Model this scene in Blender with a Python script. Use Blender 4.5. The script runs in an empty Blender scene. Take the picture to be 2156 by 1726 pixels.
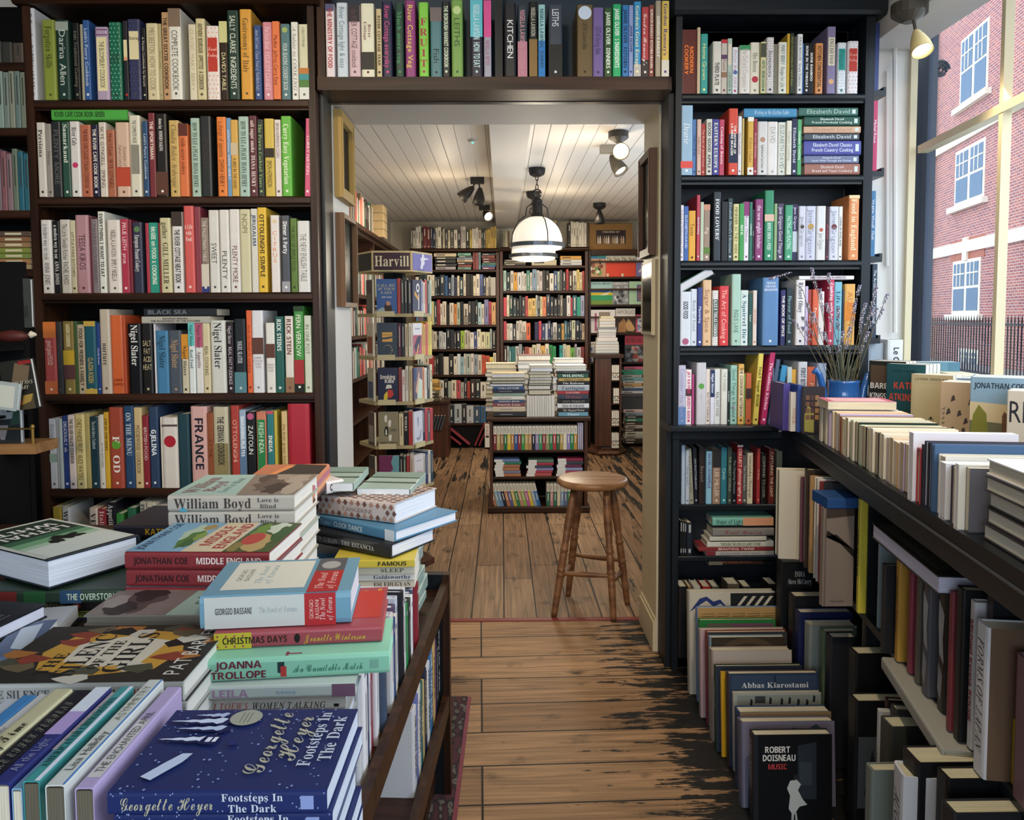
import bpy, math, random, re
from mathutils import Vector, Matrix
random.seed(11)
PI = math.pi
sc = bpy.context.scene
COL = sc.collection
# ---------------------------------------------------------------- camera, world, lights, exposure
FOC, PX, PY = 1640.0, 1078.0, 769.0            # focal length and principal point, pixels of the 2156x1726 frame
CAM = Vector((0, 0, 1.35))
ROT = (Matrix.Rotation(-math.atan(20 / FOC), 4, 'Z') @ Matrix.Rotation(PI / 2 - math.atan(0.0602), 4, 'X') @ Matrix.Rotation(-0.005, 4, 'Z'))
cd = bpy.data.cameras.new('camera'); co = bpy.data.objects.new('camera', cd); COL.objects.link(co)
cd.sensor_fit = 'HORIZONTAL'; cd.sensor_width = 36; cd.lens = 36 * FOC / 2156
cd.shift_y = (PY - 863) / 2156; cd.clip_start = 0.02; cd.clip_end = 300
co.matrix_world = Matrix.Translation(CAM) @ ROT
sc.camera = co
sc.view_settings.view_transform = 'Standard'; sc.view_settings.look = 'None'
sc.view_settings.gamma = 1; sc.view_settings.use_curve_mapping = False
sc.view_settings.exposure = -0.08
try:
    sc.cycles.use_denoising = True; sc.cycles.max_bounces = 6; sc.cycles.diffuse_bounces = 3
    sc.cycles.glossy_bounces = 3; sc.cycles.transparent_max_bounces = 8; sc.cycles.caustics_reflective = False
    sc.cycles.caustics_refractive = False; sc.cycles.sample_clamp_indirect = 6
except Exception:
    pass
wd = bpy.data.worlds.new('sky'); sc.world = wd; wd.use_nodes = True
bg = wd.node_tree.nodes['Background']; bg.inputs[0].default_value = (0.78, 0.88, 1.0, 1); bg.inputs[1].default_value = 3.0

def lamp(name, kind, loc, energy, col=(1, 1, 1), target=None, size=0.1, size_y=None, spot=None, blend=0.6):
    l = bpy.data.lights.new(name, kind); o = bpy.data.objects.new(name, l); COL.objects.link(o)
    o.location = loc; l.energy = energy; l.color = col
    if kind == 'AREA':
        l.size = size
        if size_y: l.shape = 'RECTANGLE'; l.size_y = size_y
    elif kind == 'SUN': l.angle = size
    else: l.shadow_soft_size = size
    if spot: l.spot_size = math.radians(spot); l.spot_blend = blend
    if target is not None:
        o.rotation_euler = (Vector(target) - Vector(loc)).to_track_quat('-Z', 'Y').to_euler()
    return o
WARM = (1.0, 0.79, 0.53); COOL = (0.74, 0.87, 1.0)
# daylight: the street windows at the camera's side and behind it
lamp('window_daylight', 'AREA', (1.46, 1.0, 1.85), 26, COOL, (0.2, 1.2, 1.0), 3.6, 1.2)
lamp('rear_window_daylight', 'AREA', (-0.5, -2.4, 1.6), 40, COOL, (-0.3, 2.0, 1.0), 2.6, 1.5)
for x, y, e, t in ((-0.9, 0.7, 68, (-1.1, 2.9, 1.4)), (-0.2, 0.9, 54, (-0.4, 2.9, 1.6)), (0.55, 1.0, 74, (0.3, 2.4, 0.0)), (0.7, 1.3, 24, (1.0, 2.9, 1.5))):
    lamp('ceiling_spot', 'SPOT', (x, y, 2.5), e, WARM, t, 0.05, spot=85, blend=0.8)
lamp('window_spot', 'SPOT', (1.385, 2.5, 2.2), 14, WARM, (1.2, 1.9, 0.9), 0.04, spot=120)
for x, y, e in ((-0.7, 5.3, 34), (0.9, 5.2, 40), (-0.5, 7.0, 34), (0.75, 7.0, 32)):
    lamp('back_ceiling_spot', 'SPOT', (x, y, 2.3), e, WARM, (x * 0.9, y + 0.9, 0.8), 0.05, spot=130, blend=0.9)
for x, y, e in ((-0.4, 5.7, 4), (0.45, 6.4, 4), (0.5, 4.5, 5)):
    lamp('spotlight_glow', 'POINT', (x, y, 2.1), e, WARM, size=0.06)  # added points that warm the boarded ceiling; they hang on no fixture
lamp('back_daylight', 'AREA', (1.5, 5.0, 1.5), 46, COOL, (-0.5, 5.4, 2.2), 1.8, 1.4)  # added cool fill towards the back ceiling; the side wall has no window
PEND = 24

def ray(px, py):
    return (ROT.to_3x3() @ Vector(((px - PX) / FOC, -(py - PY) / FOC, -1)))
def atY(px, py, Y):
    d = ray(px, py); return CAM + d * ((Y - CAM.y) / d.y)
def atZ(px, py, z):
    d = ray(px, py); return CAM + d * ((z - CAM.z) / d.z)
def atP(px, py, p, n):
    d = ray(px, py); return CAM + d * ((Vector(p) - CAM).dot(n) / d.dot(n))
# ---------------------------------------------------------------- colours and materials
def lin(c):
    return c / 12.92 if c <= 0.04045 else ((c + 0.055) / 1.055) ** 2.4
def hexc(h):
    if len(h) == 3: h = ''.join(k * 2 for k in h)
    return tuple(lin(int(h[i:i + 2], 16) / 255) for i in (0, 2, 4))
MATS = {}
def newmat(name):
    m = bpy.data.materials.new(name); m.use_nodes = True; MATS[name] = m
    n = m.node_tree.nodes; return m, n, m.node_tree.links, n['Principled BSDF']
def attrmat(name, rough=0.45, spec=0.4, noise=0.0, bump=0.0):
    m, n, l, b = newmat(name)
    a = n.new('ShaderNodeAttribute'); a.attribute_name = 'Col'
    b.inputs['Roughness'].default_value = rough; b.inputs['Specular IOR Level'].default_value = spec
    if noise:
        t = n.new('ShaderNodeTexNoise'); t.inputs['Scale'].default_value = 90; t.inputs['Detail'].default_value = 3
        r = n.new('ShaderNodeMapRange'); r.inputs[3].default_value = 1 - noise; r.inputs[4].default_value = 1 + noise
        l.new(t.outputs[0], r.inputs[0])
        x = n.new('ShaderNodeVectorMath'); x.operation = 'MULTIPLY'
        l.new(a.outputs['Color'], x.inputs[0]); l.new(r.outputs[0], x.inputs[1]); l.new(x.outputs[0], b.inputs['Base Color'])
    else:
        l.new(a.outputs['Color'], b.inputs['Base Color'])
    return m
attrmat('cover', 0.42, 0.35, 0.06)
attrmat('plain', 0.55, 0.3)
attrmat('paint', 0.5, 0.35, 0.05)
attrmat('ink', 0.5, 0.3)
attrmat('metal', 0.3, 0.6); MATS['metal'].node_tree.nodes['Principled BSDF'].inputs['Metallic'].default_value = 0.7
# paper edges: fine streaks along the thickness of the book (local x)
m, n, l, b = newmat('pages')
tc = n.new('ShaderNodeTexCoord'); mp = n.new('ShaderNodeMapping'); mp.inputs['Scale'].default_value = (900, 6, 6)
t = n.new('ShaderNodeTexNoise'); t.inputs['Scale'].default_value = 1; t.inputs['Detail'].default_value = 2
r = n.new('ShaderNodeMapRange'); r.inputs[1].default_value = 0.3; r.inputs[2].default_value = 0.7; r.inputs[3].default_value = 0.72; r.inputs[4].default_value = 1.05
a = n.new('ShaderNodeAttribute'); a.attribute_name = 'Col'
x = n.new('ShaderNodeVectorMath'); x.operation = 'MULTIPLY'
l.new(tc.outputs['Object'], mp.inputs[0]); l.new(mp.outputs[0], t.inputs[0]); l.new(t.outputs[0], r.inputs[0])
l.new(a.outputs['Color'], x.inputs[0]); l.new(r.outputs[0], x.inputs[1]); l.new(x.outputs[0], b.inputs['Base Color'])
b.inputs['Roughness'].default_value = 0.8; b.inputs['Specular IOR Level'].default_value = 0.15
def woodmat(name, c1, c2, rough, scale=(2, 30, 30), spec=0.4, bump=0.15, coat=0.0):
    m, n, l, b = newmat(name)
    tc = n.new('ShaderNodeTexCoord'); mp = n.new('ShaderNodeMapping'); mp.inputs['Scale'].default_value = scale
    t = n.new('ShaderNodeTexNoise'); t.inputs['Scale'].default_value = 1; t.inputs['Detail'].default_value = 6; t.inputs['Distortion'].default_value = 0.4
    cr = n.new('ShaderNodeValToRGB'); cr.color_ramp.elements[0].position = 0.32; cr.color_ramp.elements[1].position = 0.7
    cr.color_ramp.elements[0].color = (*hexc(c1), 1); cr.color_ramp.elements[1].color = (*hexc(c2), 1)
    bp = n.new('ShaderNodeBump'); bp.inputs['Strength'].default_value = bump; bp.inputs['Distance'].default_value = 0.002
    l.new(tc.outputs['Object'], mp.inputs[0]); l.new(mp.outputs[0], t.inputs[0]); l.new(t.outputs[0], cr.inputs[0])
    l.new(cr.outputs[0], b.inputs['Base Color']); l.new(t.outputs[0], bp.inputs['Height']); l.new(bp.outputs[0], b.inputs['Normal'])
    b.inputs['Roughness'].default_value = rough; b.inputs['Specular IOR Level'].default_value = spec
    b.inputs['Coat Weight'].default_value = coat; b.inputs['Coat Roughness'].default_value = 0.25
    return m
woodmat('brown_h', '1c0f08', '42281a', 0.42, (1.5, 40, 40), .25)
woodmat('brown_v', '1c0f08', '42281a', 0.42, (40, 40, 1.5), .25)
woodmat('walnut_v', '2c170e', '55301c', 0.45, (30, 30, 1.2))
woodmat('black_h', '0b0f13', '1b2229', 0.36, (1.5, 40, 40), 0.35)
woodmat('black_v', '0b0f13', '1b2229', 0.42, (40, 40, 1.5), 0.3)
woodmat('beech', '54341e', '8a5f3c', 0.42, (6, 6, 26), 0.4, 0.08)
woodmat('beech_top', '755030', 'a87e58', 0.4, (3, 26, 26), 0.4, 0.06)
woodmat('oak_tray', '7a5430', 'a87c4c', 0.5, (3, 30, 30))
woodmat('carcass', '07080a', '0e0d0d', 0.7, (2, 2, 2), 0.15)
woodmat('cardboard', '8c6a42', '9d7a50', 0.85, (60, 60, 60), 0.1)
def glassmat(name, tint=(1, 1, 1), ior=1.25, rough=0.0):
    m = bpy.data.materials.new(name); m.use_nodes = True; MATS[name] = m
    n, l = m.node_tree.nodes, m.node_tree.links; n.clear()
    o = n.new('ShaderNodeOutputMaterial'); mx = n.new('ShaderNodeMixShader'); tr = n.new('ShaderNodeBsdfTransparent'); gl = n.new('ShaderNodeBsdfGlossy')
    fr = n.new('ShaderNodeFresnel'); fr.inputs[0].default_value = ior
    tr.inputs[0].default_value = (*tint, 1); gl.inputs['Roughness'].default_value = rough
    l.new(fr.outputs[0], mx.inputs[0]); l.new(tr.outputs[0], mx.inputs[1]); l.new(gl.outputs[0], mx.inputs[2]); l.new(mx.outputs[0], o.inputs[0])
glassmat('pane', (0.95, 0.98, 1.0)); glassmat('clear', (0.93, 0.96, 0.96), 1.06, 0.12)
def emit(name, col, s):
    m, n, l, b = newmat(name); b.inputs['Base Color'].default_value = (*col, 1)
    b.inputs['Emission Color'].default_value = (*col, 1); b.inputs['Emission Strength'].default_value = s
emit('bulb', (1.0, 0.86, 0.62), 14); emit('opal', (1.0, 0.93, 0.8), 0.55); emit('led', (0.1, 0.9, 0.7), 2.0)
# ---------------------------------------------------------------- mesh building
class MB:
    def __init__(s): s.v = []; s.f = []; s.m = []; s.c = []; s.names = []
    def mi(s, mat):
        if mat not in s.names: s.names.append(mat)
        return s.names.index(mat)
    def add(s, vs, fs, mat='plain', col=(1, 1, 1), M=None):
        b = len(s.v); i = s.mi(mat)
        s.v += [tuple(M @ Vector(q)) if M else tuple(q) for q in vs]
        for f in fs: s.f.append([b + k for k in f]); s.m.append(i); s.c.append(col)
        return s
    def box(s, x0, x1, y0, y1, z0, z1, mat='plain', col=(1, 1, 1), M=None):
        vs = [(x0, y0, z0), (x1, y0, z0), (x1, y1, z0), (x0, y1, z0), (x0, y0, z1), (x1, y0, z1), (x1, y1, z1), (x0, y1, z1)]
        return s.add(vs, [(0, 3, 2, 1), (4, 5, 6, 7), (0, 1, 5, 4), (1, 2, 6, 5), (2, 3, 7, 6), (3, 0, 4, 7)], mat, col, M)
    def bbox(s, x0, x1, y0, y1, z0, z1, b, mat='plain', col=(1, 1, 1), M=None):
        # box with its four long front edges (along x) chamfered by b
        p = [(y0 + b, z0), (y1, z0), (y1, z1), (y0 + b, z1), (y0, z1 - b), (y0, z0 + b)]
        vs = [(x0, y, z) for y, z in p] + [(x1, y, z) for y, z in p]; k = 6
        return s.add(vs, [tuple(range(k)), tuple(reversed(range(k, 2 * k)))] + [(i, i + k, (i + 1) % k + k, (i + 1) % k) for i in range(k)], mat, col, M)
    def quad(s, a, b, c, d, mat='plain', col=(1, 1, 1)):
        return s.add([a, b, c, d], [(0, 1, 2, 3)], mat, col)
    def lathe(s, prof, n=20, mat='plain', col=(1, 1, 1), M=None, cap=True):
        vs = [(r * math.cos(2 * PI * k / n), r * math.sin(2 * PI * k / n), z) for r, z in prof for k in range(n)]
        fs = [(j * n + k, j * n + (k + 1) % n, (j + 1) * n + (k + 1) % n, (j + 1) * n + k) for j in range(len(prof) - 1) for k in range(n)]
        if cap: fs += [tuple(reversed(range(n))), tuple((len(prof) - 1) * n + k for k in range(n))]
        return s.add(vs, fs, mat, col, M)
    def tube(s, pts, r, n=6, mat='plain', col=(1, 1, 1), cap=True):
        pts = [Vector(p) for p in pts]; rs = r if isinstance(r, (list, tuple)) else [r] * len(pts); vs = []
        for i, p in enumerate(pts):
            d = (pts[min(i + 1, len(pts) - 1)] - pts[max(i - 1, 0)]).normalized()
            u = d.cross(Vector((0.3, 0.2, 1)) if abs(d.z) < 0.9 else Vector((1, 0.1, 0))).normalized(); w = d.cross(u)
            vs += [p + (u * math.cos(2 * PI * k / n) + w * math.sin(2 * PI * k / n)) * rs[i] for k in range(n)]
        fs = [(j * n + k, j * n + (k + 1) % n, (j + 1) * n + (k + 1) % n, (j + 1) * n + k) for j in range(len(pts) - 1) for k in range(n)]
        if cap: fs += [tuple(reversed(range(n))), tuple((len(pts) - 1) * n + k for k in range(n))]
        return s.add(vs, fs, mat, col)
    def mesh(s, name, smooth=False):
        me = bpy.data.meshes.new(name); me.from_pydata(s.v, [], s.f); me.polygons.foreach_set('material_index', s.m)
        for x in s.names: me.materials.append(MATS[x])
        at = me.color_attributes.new('Col', 'FLOAT_COLOR', 'CORNER'); buf = []
        for f, c in zip(s.f, s.c): buf += [c[0], c[1], c[2], 1.0] * len(f)
        at.data.foreach_set('color', buf)
        if smooth: me.polygons.foreach_set('use_smooth', [True] * len(s.f))
        me.update(); return me
    def obj(s, name, parent=None, smooth=False):
        o = bpy.data.objects.new(name, s.mesh(name, smooth)); COL.objects.link(o)
        if parent: o.parent = parent
        return o
def tag(o, label, cat, group=None, kind=None):
    o['label'] = label; o['category'] = cat
    if group: o['group'] = group
    if kind: o['kind'] = kind
    return o
def empty(name, loc=(0, 0, 0), rz=0.0, M=None):
    o = bpy.data.objects.new(name, None); COL.objects.link(o); o.empty_display_size = 0.05
    o.matrix_world = M if M is not None else Matrix.Translation(loc) @ Matrix.Rotation(rz, 4, 'Z')
    return o
def struct(mb, name, parent=None, smooth=False):
    o = mb.obj(name, parent, smooth)
    if not parent: o['kind'] = 'structure'
    return o
# ---------------------------------------------------------------- lettering: glyph outlines of the built-in font, laid out by hand
def mapped(ch, st):
    o = ord(ch)
    if st == 'i' and ch == 'h': return chr(0x210E)
    up = {'b': 0x1D400, 'i': 0x1D434, 'c': 0x1D4D0, 'S': 0x1D5D4}.get(st)
    if up:
        if 'A' <= ch <= 'Z': return chr(up + o - 65)
        if 'a' <= ch <= 'z': return chr(up + 26 + o - 97)
    return ch
LET = 'ABCDEFGHIJKLMNOPQRSTUVWXYZabcdefghijklmnopqrstuvwxyz'
GL = {}
def load_glyphs():
    keys = [(c, 's') for c in LET + "0123456789&.,'!-|()*:/"] + [(c, st) for st in 'bicS' for c in LET]
    cu = bpy.data.curves.new('glyphs', 'FONT'); cu.resolution_u = 2; cu.fill_mode = 'FRONT'
    cu.body = '\n'.join(mapped(c, st) for c, st in keys); cu.space_line = 2.0
    ob = bpy.data.objects.new('glyphs', cu); COL.objects.link(ob); bpy.context.view_layer.update()
    me = bpy.data.meshes.new_from_object(ob.evaluated_get(bpy.context.evaluated_depsgraph_get()))
    step = None; vs = [tuple(v.co) for v in me.vertices]; fs = [tuple(p.vertices) for p in me.polygons]
    bpy.data.objects.remove(ob); bpy.data.curves.remove(cu); bpy.data.meshes.remove(me)
    step = 2.0
    groups = {}
    for f in fs:
        i = round((0.25 - vs[f[0]][1]) / step); groups.setdefault(i, []).append(f)
    for i, (c, st) in enumerate(keys):
        g = groups.get(i, [])
        used = sorted({k for f in g for k in f}); ix = {k: j for j, k in enumerate(used)}
        pts = [(vs[k][0], vs[k][1] + i * step) for k in used]
        if not pts: continue
        x0 = min(p[0] for p in pts); x1 = max(p[0] for p in pts)
        GL[(c, st)] = ([(p[0] - x0, p[1]) for p in pts], [tuple(ix[k] for k in f) for f in g], x1 - x0)
import time as _t; _t0 = _t.time()
load_glyphs(); print('GLYPHS', _t.time() - _t0)
def layout(text, st='s', track=0.07):
    """One line of lettering -> (points, faces, width); capitals are about 0.7 high."""
    V = []; Fs = []; x = 0
    for ch in text:
        if ch == ' ': x += 0.32; continue
        g = GL.get((ch, st)) or GL.get((ch, 's'))
        if not g: continue
        b = len(V); V += [(p[0] + x, p[1]) for p in g[0]]; Fs += [tuple(b + k for k in f) for f in g[1]]; x += g[2] + track
    return V, Fs, max(x - track, 0.01)
def fit(text, w, h, st='s', ax=0.5, ay=0.5, squeeze=1.0):
    """Lettering (| starts a new line) fitted into a w x h box about the origin corner."""
    lines = text.split('|'); n = len(lines); lays = [layout(t, st) for t in lines]; wid = max(q[2] for q in lays)
    sy = h / (n * 1.0 - 0.15); sx = min(w / wid, sy * 1.25)
    if sx < sy * 0.45: sy = sx / 0.45
    if sx > sy: sx = min(sx, sy * 1.25)
    tot = (n * 1.0 - 0.3) * sy; V = []; Fs = []
    for i, (v, f, ww) in enumerate(lays):
        ox = (w - ww * sx) * ax; oy = (h - tot) * ay + (n - 1 - i) * sy; b = len(V)
        V += [(p[0] * sx + ox, p[1] * sy + oy) for p in v]; Fs += [tuple(b + k for k in q) for q in f]
    return V, Fs
# ---------------------------------------------------------------- books
BOOKS = []
PAGE = hexc('e6dcc4'); PAGEW = hexc('efece4')
def patch_spine(mb, it, T, H, bul, k=0):
    y = -bul - 0.0006 - 0.000012 * k
    if it[0] == 'r':
        _, u0, u1, v0, v1, c = it
        mb.add([(v0 * T, y + 0.0003, H * (1 - u1)), (v1 * T, y + 0.0003, H * (1 - u1)), (v1 * T, y + 0.0003, H * (1 - u0)), (v0 * T, y + 0.0003, H * (1 - u0))], [(0, 1, 2, 3)], 'ink', c)
    elif it[0] == 'q':                      # polygon in (across, down) fractions
        mb.add([(v * T, y + 0.0002, H * (1 - u)) for v, u in it[1]], [tuple(range(len(it[1])))], 'ink', it[2])
    elif it[0] == 't':                      # reads downwards
        _, s, c, st, u0, u1, v0, v1 = it
        V, F = fit(s, (u1 - u0) * H, (v1 - v0) * T, st)
        mb.add([(p[1] + v0 * T, y, H * (1 - u0) - p[0]) for p in V], F, 'ink', c)
    elif it[0] == 'h':                      # upright across the spine
        _, s, c, st, u0, u1, v0, v1 = it
        V, F = fit(s, (v1 - v0) * T, (u1 - u0) * H, st)
        mb.add([(p[0] + v0 * T, y, H * (1 - u1) + p[1]) for p in V], F, 'ink', c)
def patch_front(mb, it, T, D, H, k=0):
    x = T + 0.0003 + 0.000015 * k
    if it[0] == 'p':
        mb.add([(x, p[0] * D, p[1] * H) for p in it[1]], [tuple(range(len(it[1])))], 'ink', it[2])
    elif it[0] == 'e':
        _, cx, cy, rx, ry, c = it
        mb.add([(x, (cx + rx * math.cos(a * PI / 10)) * D, (cy + ry * math.sin(a * PI / 10)) * H) for a in range(20)], [tuple(range(20))], 'ink', c)
    elif it[0] == 't':
        _, s, c, st, x0, x1, y0, y1 = it
        V, F = fit(s, (x1 - x0) * D, (y1 - y0) * H, st)
        mb.add([(x, p[0] + x0 * D, p[1] + y0 * H) for p in V], F, 'ink', c)
    elif it[0] == 'tv':                     # turned a quarter, reading downwards
        _, s, c, st, x0, x1, y0, y1 = it
        V, F = fit(s, (y1 - y0) * H, (x1 - x0) * D, st)
        mb.add([(x, p[1] + x0 * D, y1 * H - p[0]) for p in V], F, 'ink', c)
def book(M, T, D, H, col, label='', group=None, hard=True, spine=(), front=(), page=None, back=None, vis=1.0, force=False, frontcol=None, pagetop=None):
    g_ = (col[0] + col[1] + col[2]) / 3; col = tuple(max(0, q * .88 + g_ * .06) for q in col)
    BOOKS.append(dict(M=M, T=max(T, 0.004), D=D, H=H, col=col, label=label, group=group, hard=hard, spine=list(spine), front=list(front), page=page or (PAGE if random.random() < 0.6 else PAGEW),
                      back=back, vis=vis, force=force, frontcol=frontcol))
    return BOOKS[-1]
def book_meshes(b, cov, pag, let, M=None):
    T, D, H = b['T'], b['D'], b['H']; hard = b['hard']
    c = min(0.0026 if hard else 0.0009, T * 0.18); e = 0.003 if hard else 0.0006
    bul = min(0.0035, T * 0.1) if hard else min(0.0008, T * 0.03)
    o = [(0, D), (0, 0.002), (0.05 * T, -0.5 * bul), (0.18 * T, -bul), (0.82 * T, -bul), (0.95 * T, -0.5 * bul), (T, 0.002), (T, D)]
    i = [(c, D), (c, c + .001), (c, c + .001), (0.2 * T, c), (0.8 * T, c), (T - c, c + .001), (T - c, c + .001), (T - c, D)]
    n = 8; vs = [(p[0], p[1], 0) for p in o] + [(p[0], p[1], H) for p in o] + [(p[0], p[1], 0) for p in i] + [(p[0], p[1], H) for p in i]
    spf, inf = [], []
    for k in range(n - 1):
        f = (k, k + 1, k + 1 + n, k + n); (spf if 0 < k < n - 2 else inf).append(f)
    rest = [(2 * n + k + 1, 2 * n + k, 3 * n + k, 3 * n + k + 1) for k in range(n - 1)]
    rest += [(k + 1, k, 2 * n + k, 2 * n + k + 1) for k in range(n - 1)] + [(n + k, n + k + 1, 3 * n + k + 1, 3 * n + k) for k in range(n - 1)]
    rest += [(0, n, 3 * n, 2 * n), (n - 1, 3 * n - 1, 4 * n - 1, 2 * n - 1)]
    cov.add(vs, spf + rest, 'cover', b['col'], M)
    cov.add(vs, inf[:1], 'cover', b['back'] or b['col'], M); cov.add(vs, inf[1:], 'cover', b['frontcol'] or b['col'], M)
    pag.box(c + 0.0002, T - c - 0.0002, c + 0.002, D - e, e, H - e, 'pages', b['page'], M)
    tmp = MB()
    for k, it in enumerate(b['spine']): patch_spine(tmp, it, T, H, bul, k)
    for k, it in enumerate(b['front']): patch_front(tmp, it, T, D, H, k)
    if tmp.v:
        bs = len(let.v); let.v += [tuple(M @ Vector(q)) if M else q for q in tmp.v]; mi = let.mi('ink')
        for f, cc in zip(tmp.f, tmp.c): let.f.append([bs + k for k in f]); let.m.append(mi); let.c.append(cc)
RI = ROT.to_3x3().transposed()
def project(p):
    q = RI @ (Vector(p) - CAM)
    if q.z > -0.05: return None
    return PX + FOC * q.x / -q.z, PY - FOC * q.y / -q.z
def shown_area(b):
    ps = [project(b['M'] @ Vector((x, y, z))) for x in (0, b['T']) for y in (0, b['D']) for z in (0, b['H'])]
    if any(p is None for p in ps): return 0
    xs = [min(max(p[0], 0), 2156) for p in ps]; ys = [min(max(p[1], 0), 1726) for p in ps]
    return (max(xs) - min(xs)) * (max(ys) - min(ys)) * b['vis']
def finish_books(limit=300):
    for b in BOOKS: b['area'] = 1e12 if b['force'] else shown_area(b)
    order = sorted(range(len(BOOKS)), key=lambda i: -BOOKS[i]['area'])
    single = set(order[:limit]); rest = MB(); seen = {}
    for i in single: seen.setdefault(BOOKS[i]['label'], []).append(i)
    for lb, ii in seen.items():
        if len(lb.split()) > 16: print('LONG', lb)
        if len(ii) > 1:
            for i in ii: BOOKS[i]['group'] = lb
    for i, b in enumerate(BOOKS):
        if i in single:
            root = empty('book', M=b['M']); tag(root, b['label'], 'book', b['group'])
            c, p, t = MB(), MB(), MB(); book_meshes(b, c, p, t)
            cv = c.obj('cover', root); p.obj('page_block', root)
            if t.v: t.obj('lettering', cv)
        else:
            book_meshes(b, rest, rest, rest, b['M'])
    if rest.v:
        o = rest.obj('smaller_books'); tag(o, 'the many smaller books filling the back room shelves and the thin ones between larger volumes', 'books', kind='stuff')
    print('BOOKS', len(BOOKS), 'single', len(single))
ORD = ['', 'first', 'second', 'third', 'fourth', 'fifth', 'sixth', 'seventh', 'eighth', 'ninth', 'tenth', 'eleventh', 'twelfth', 'thirteenth', 'fourteenth', 'fifteenth', 'sixteenth', 'seventeenth', 'eighteenth', 'nineteenth', 'twentieth']
def ordinal(n):
    if n <= 20: return ORD[n]
    if n == 30: return 'thirtieth'
    if n == 40: return 'fortieth'
    if n > 40: return 'forty-' + ORD[n - 40]
    return ('twenty-' if n < 30 else 'thirty-') + ORD[n - 20 if n < 30 else n - 30]
def shade(c):
    r, g, b = [(v ** (1 / 2.2)) for v in c]; mx, mn = max(r, g, b), min(r, g, b); v, d = mx, mx - mn
    if v < 0.2: return 'black'
    s = d / mx
    if s < 0.13: return 'white' if v > 0.84 else 'pale grey' if v > 0.66 else 'grey' if v > 0.42 else 'charcoal'
    h = (60 * ((g - b) / d % 6) if mx == r else 60 * ((b - r) / d + 2) if mx == g else 60 * ((r - g) / d + 4))
    if s < 0.28 and v > 0.7: return 'cream' if 25 < h < 75 else 'pale green' if h < 160 and h >= 75 else 'pale blue' if h < 250 and h >= 75 else 'pale pink' if h > 300 or h <= 15 else 'cream' if h <= 25 else 'lilac'
    pre = 'dark ' if v < 0.42 else ''
    if h < 12 or h > 345: return pre + ('red' if s > 0.5 else 'pink' if v > .6 else 'maroon') if pre == '' or s > .3 else 'dark brown'
    if h < 42: return (pre + 'brown') if v < 0.62 else ('orange' if s > 0.5 else 'tan')
    if h < 68: return ('yellow' if v > 0.7 and s > .4 else 'olive' if v < .7 else 'pale yellow')
    if h < 165: return pre + 'green'
    if h < 200: return pre + 'teal'
    if h < 255: return ('navy' if v < 0.45 else 'blue')
    if h < 300: return pre + 'purple'
    return pre + ('pink' if v > 0.5 else 'purple')
COLF = re.compile(r'^([0-9a-f]{3}|[0-9a-f]{6})( [sbicS])?$')
def parse(line):
    p = [q.strip() for q in line.split('|')]
    for j in range(2, len(p)):
        if COLF.match(p[j]): p = [p[0], '|'.join(p[1:j]), p[j]] + p[j + 1:]; break
    a = p[0].split(); d = dict(x0=float(a[0]), x1=float(a[1]), top=float(a[2]), col=hexc(a[3]), opt=a[4:], sp=[], paper=False, lab='')
    tc = '222'; st = 's'
    if len(p) > 2 and p[2]:
        w = p[2].split(); tc = w[0]
        if len(w) > 1: st = w[1]
    u0, u1 = 0.06, 0.88; hor = False
    for o in d['opt'] + (p[3].split() if len(p) > 3 else []):
        k = o[0]
        if k == 'b': q = o[1:].split(':'); d['sp'].append(('r', float(q[0]), float(q[1]), 0.0, 1.0, hexc(q[2])))
        elif k == 'p': q = o[1:].split(':'); d['sp'].append(('r', float(q[0]), float(q[1]), 0.12, 0.88, hexc(q[2])))
        elif k == 'd': q = o[1:].split(':'); cc = hexc(q[2]); cu = float(q[0]); rr = float(q[1]); d['disc'] = (cu, rr, cc)
        elif k == 'u': q = o[1:].split(':'); u0, u1 = float(q[0]), float(q[1])
        elif k == 'H': hor = True
        elif k == 'P': d['paper'] = True
        elif k == 'n': d['dots'] = o[1:]
        elif k == 'L': d['lab'] = o[1:].replace('_', ' ')
        elif k == 'l': d['lean'] = float(o[1:])
        elif k == 's': d['set'] = float(o[1:])
    d['txt'] = p[1] if len(p) > 1 else ''; d['tc'] = hexc(tc); d['st'] = st; d['u'] = (u0, u1); d['hor'] = hor
    return d
def spine_items(d, T, H):
    it = []
    if 'dots' in d:
        cc = hexc(d['dots']); nx = 3; nz = max(4, int(H / T * 3))
        for i in range(nz):
            for j in range(nx):
                cx = (j + 0.5 + (0.25 if i % 2 else -0.1)) / (nx + .2); cz = (i + 0.5) / nz; r = 0.06
                it.append(('q', [(cx - r, cz), (cx, cz + r * T / H), (cx + r, cz), (cx, cz - r * T / H)], cc))
    it += d['sp']
    if 'disc' in d:
        cu, rr, cc = d['disc']; it.append(('q', [(0.5 + rr * math.cos(a * PI / 8), cu + rr * T / H * math.sin(a * PI / 8)) for a in range(16)], cc))
    u0, u1 = d['u']
    if d['txt']:
        it.append(('h' if d['hor'] else 't', d['txt'], d['tc'], d['st'], u0, u1, 0.1 if d['hor'] else 0.2, 0.9 if d['hor'] else 0.8))
        if u1 <= 0.9 and random.random() < 0.75:
            r = min(0.2, 0.004 / T); it.append(('r', 0.935 - r * T / H, 0.935 + r * T / H, 0.5 - r, 0.5 + r, d['tc']))
    return it
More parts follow.
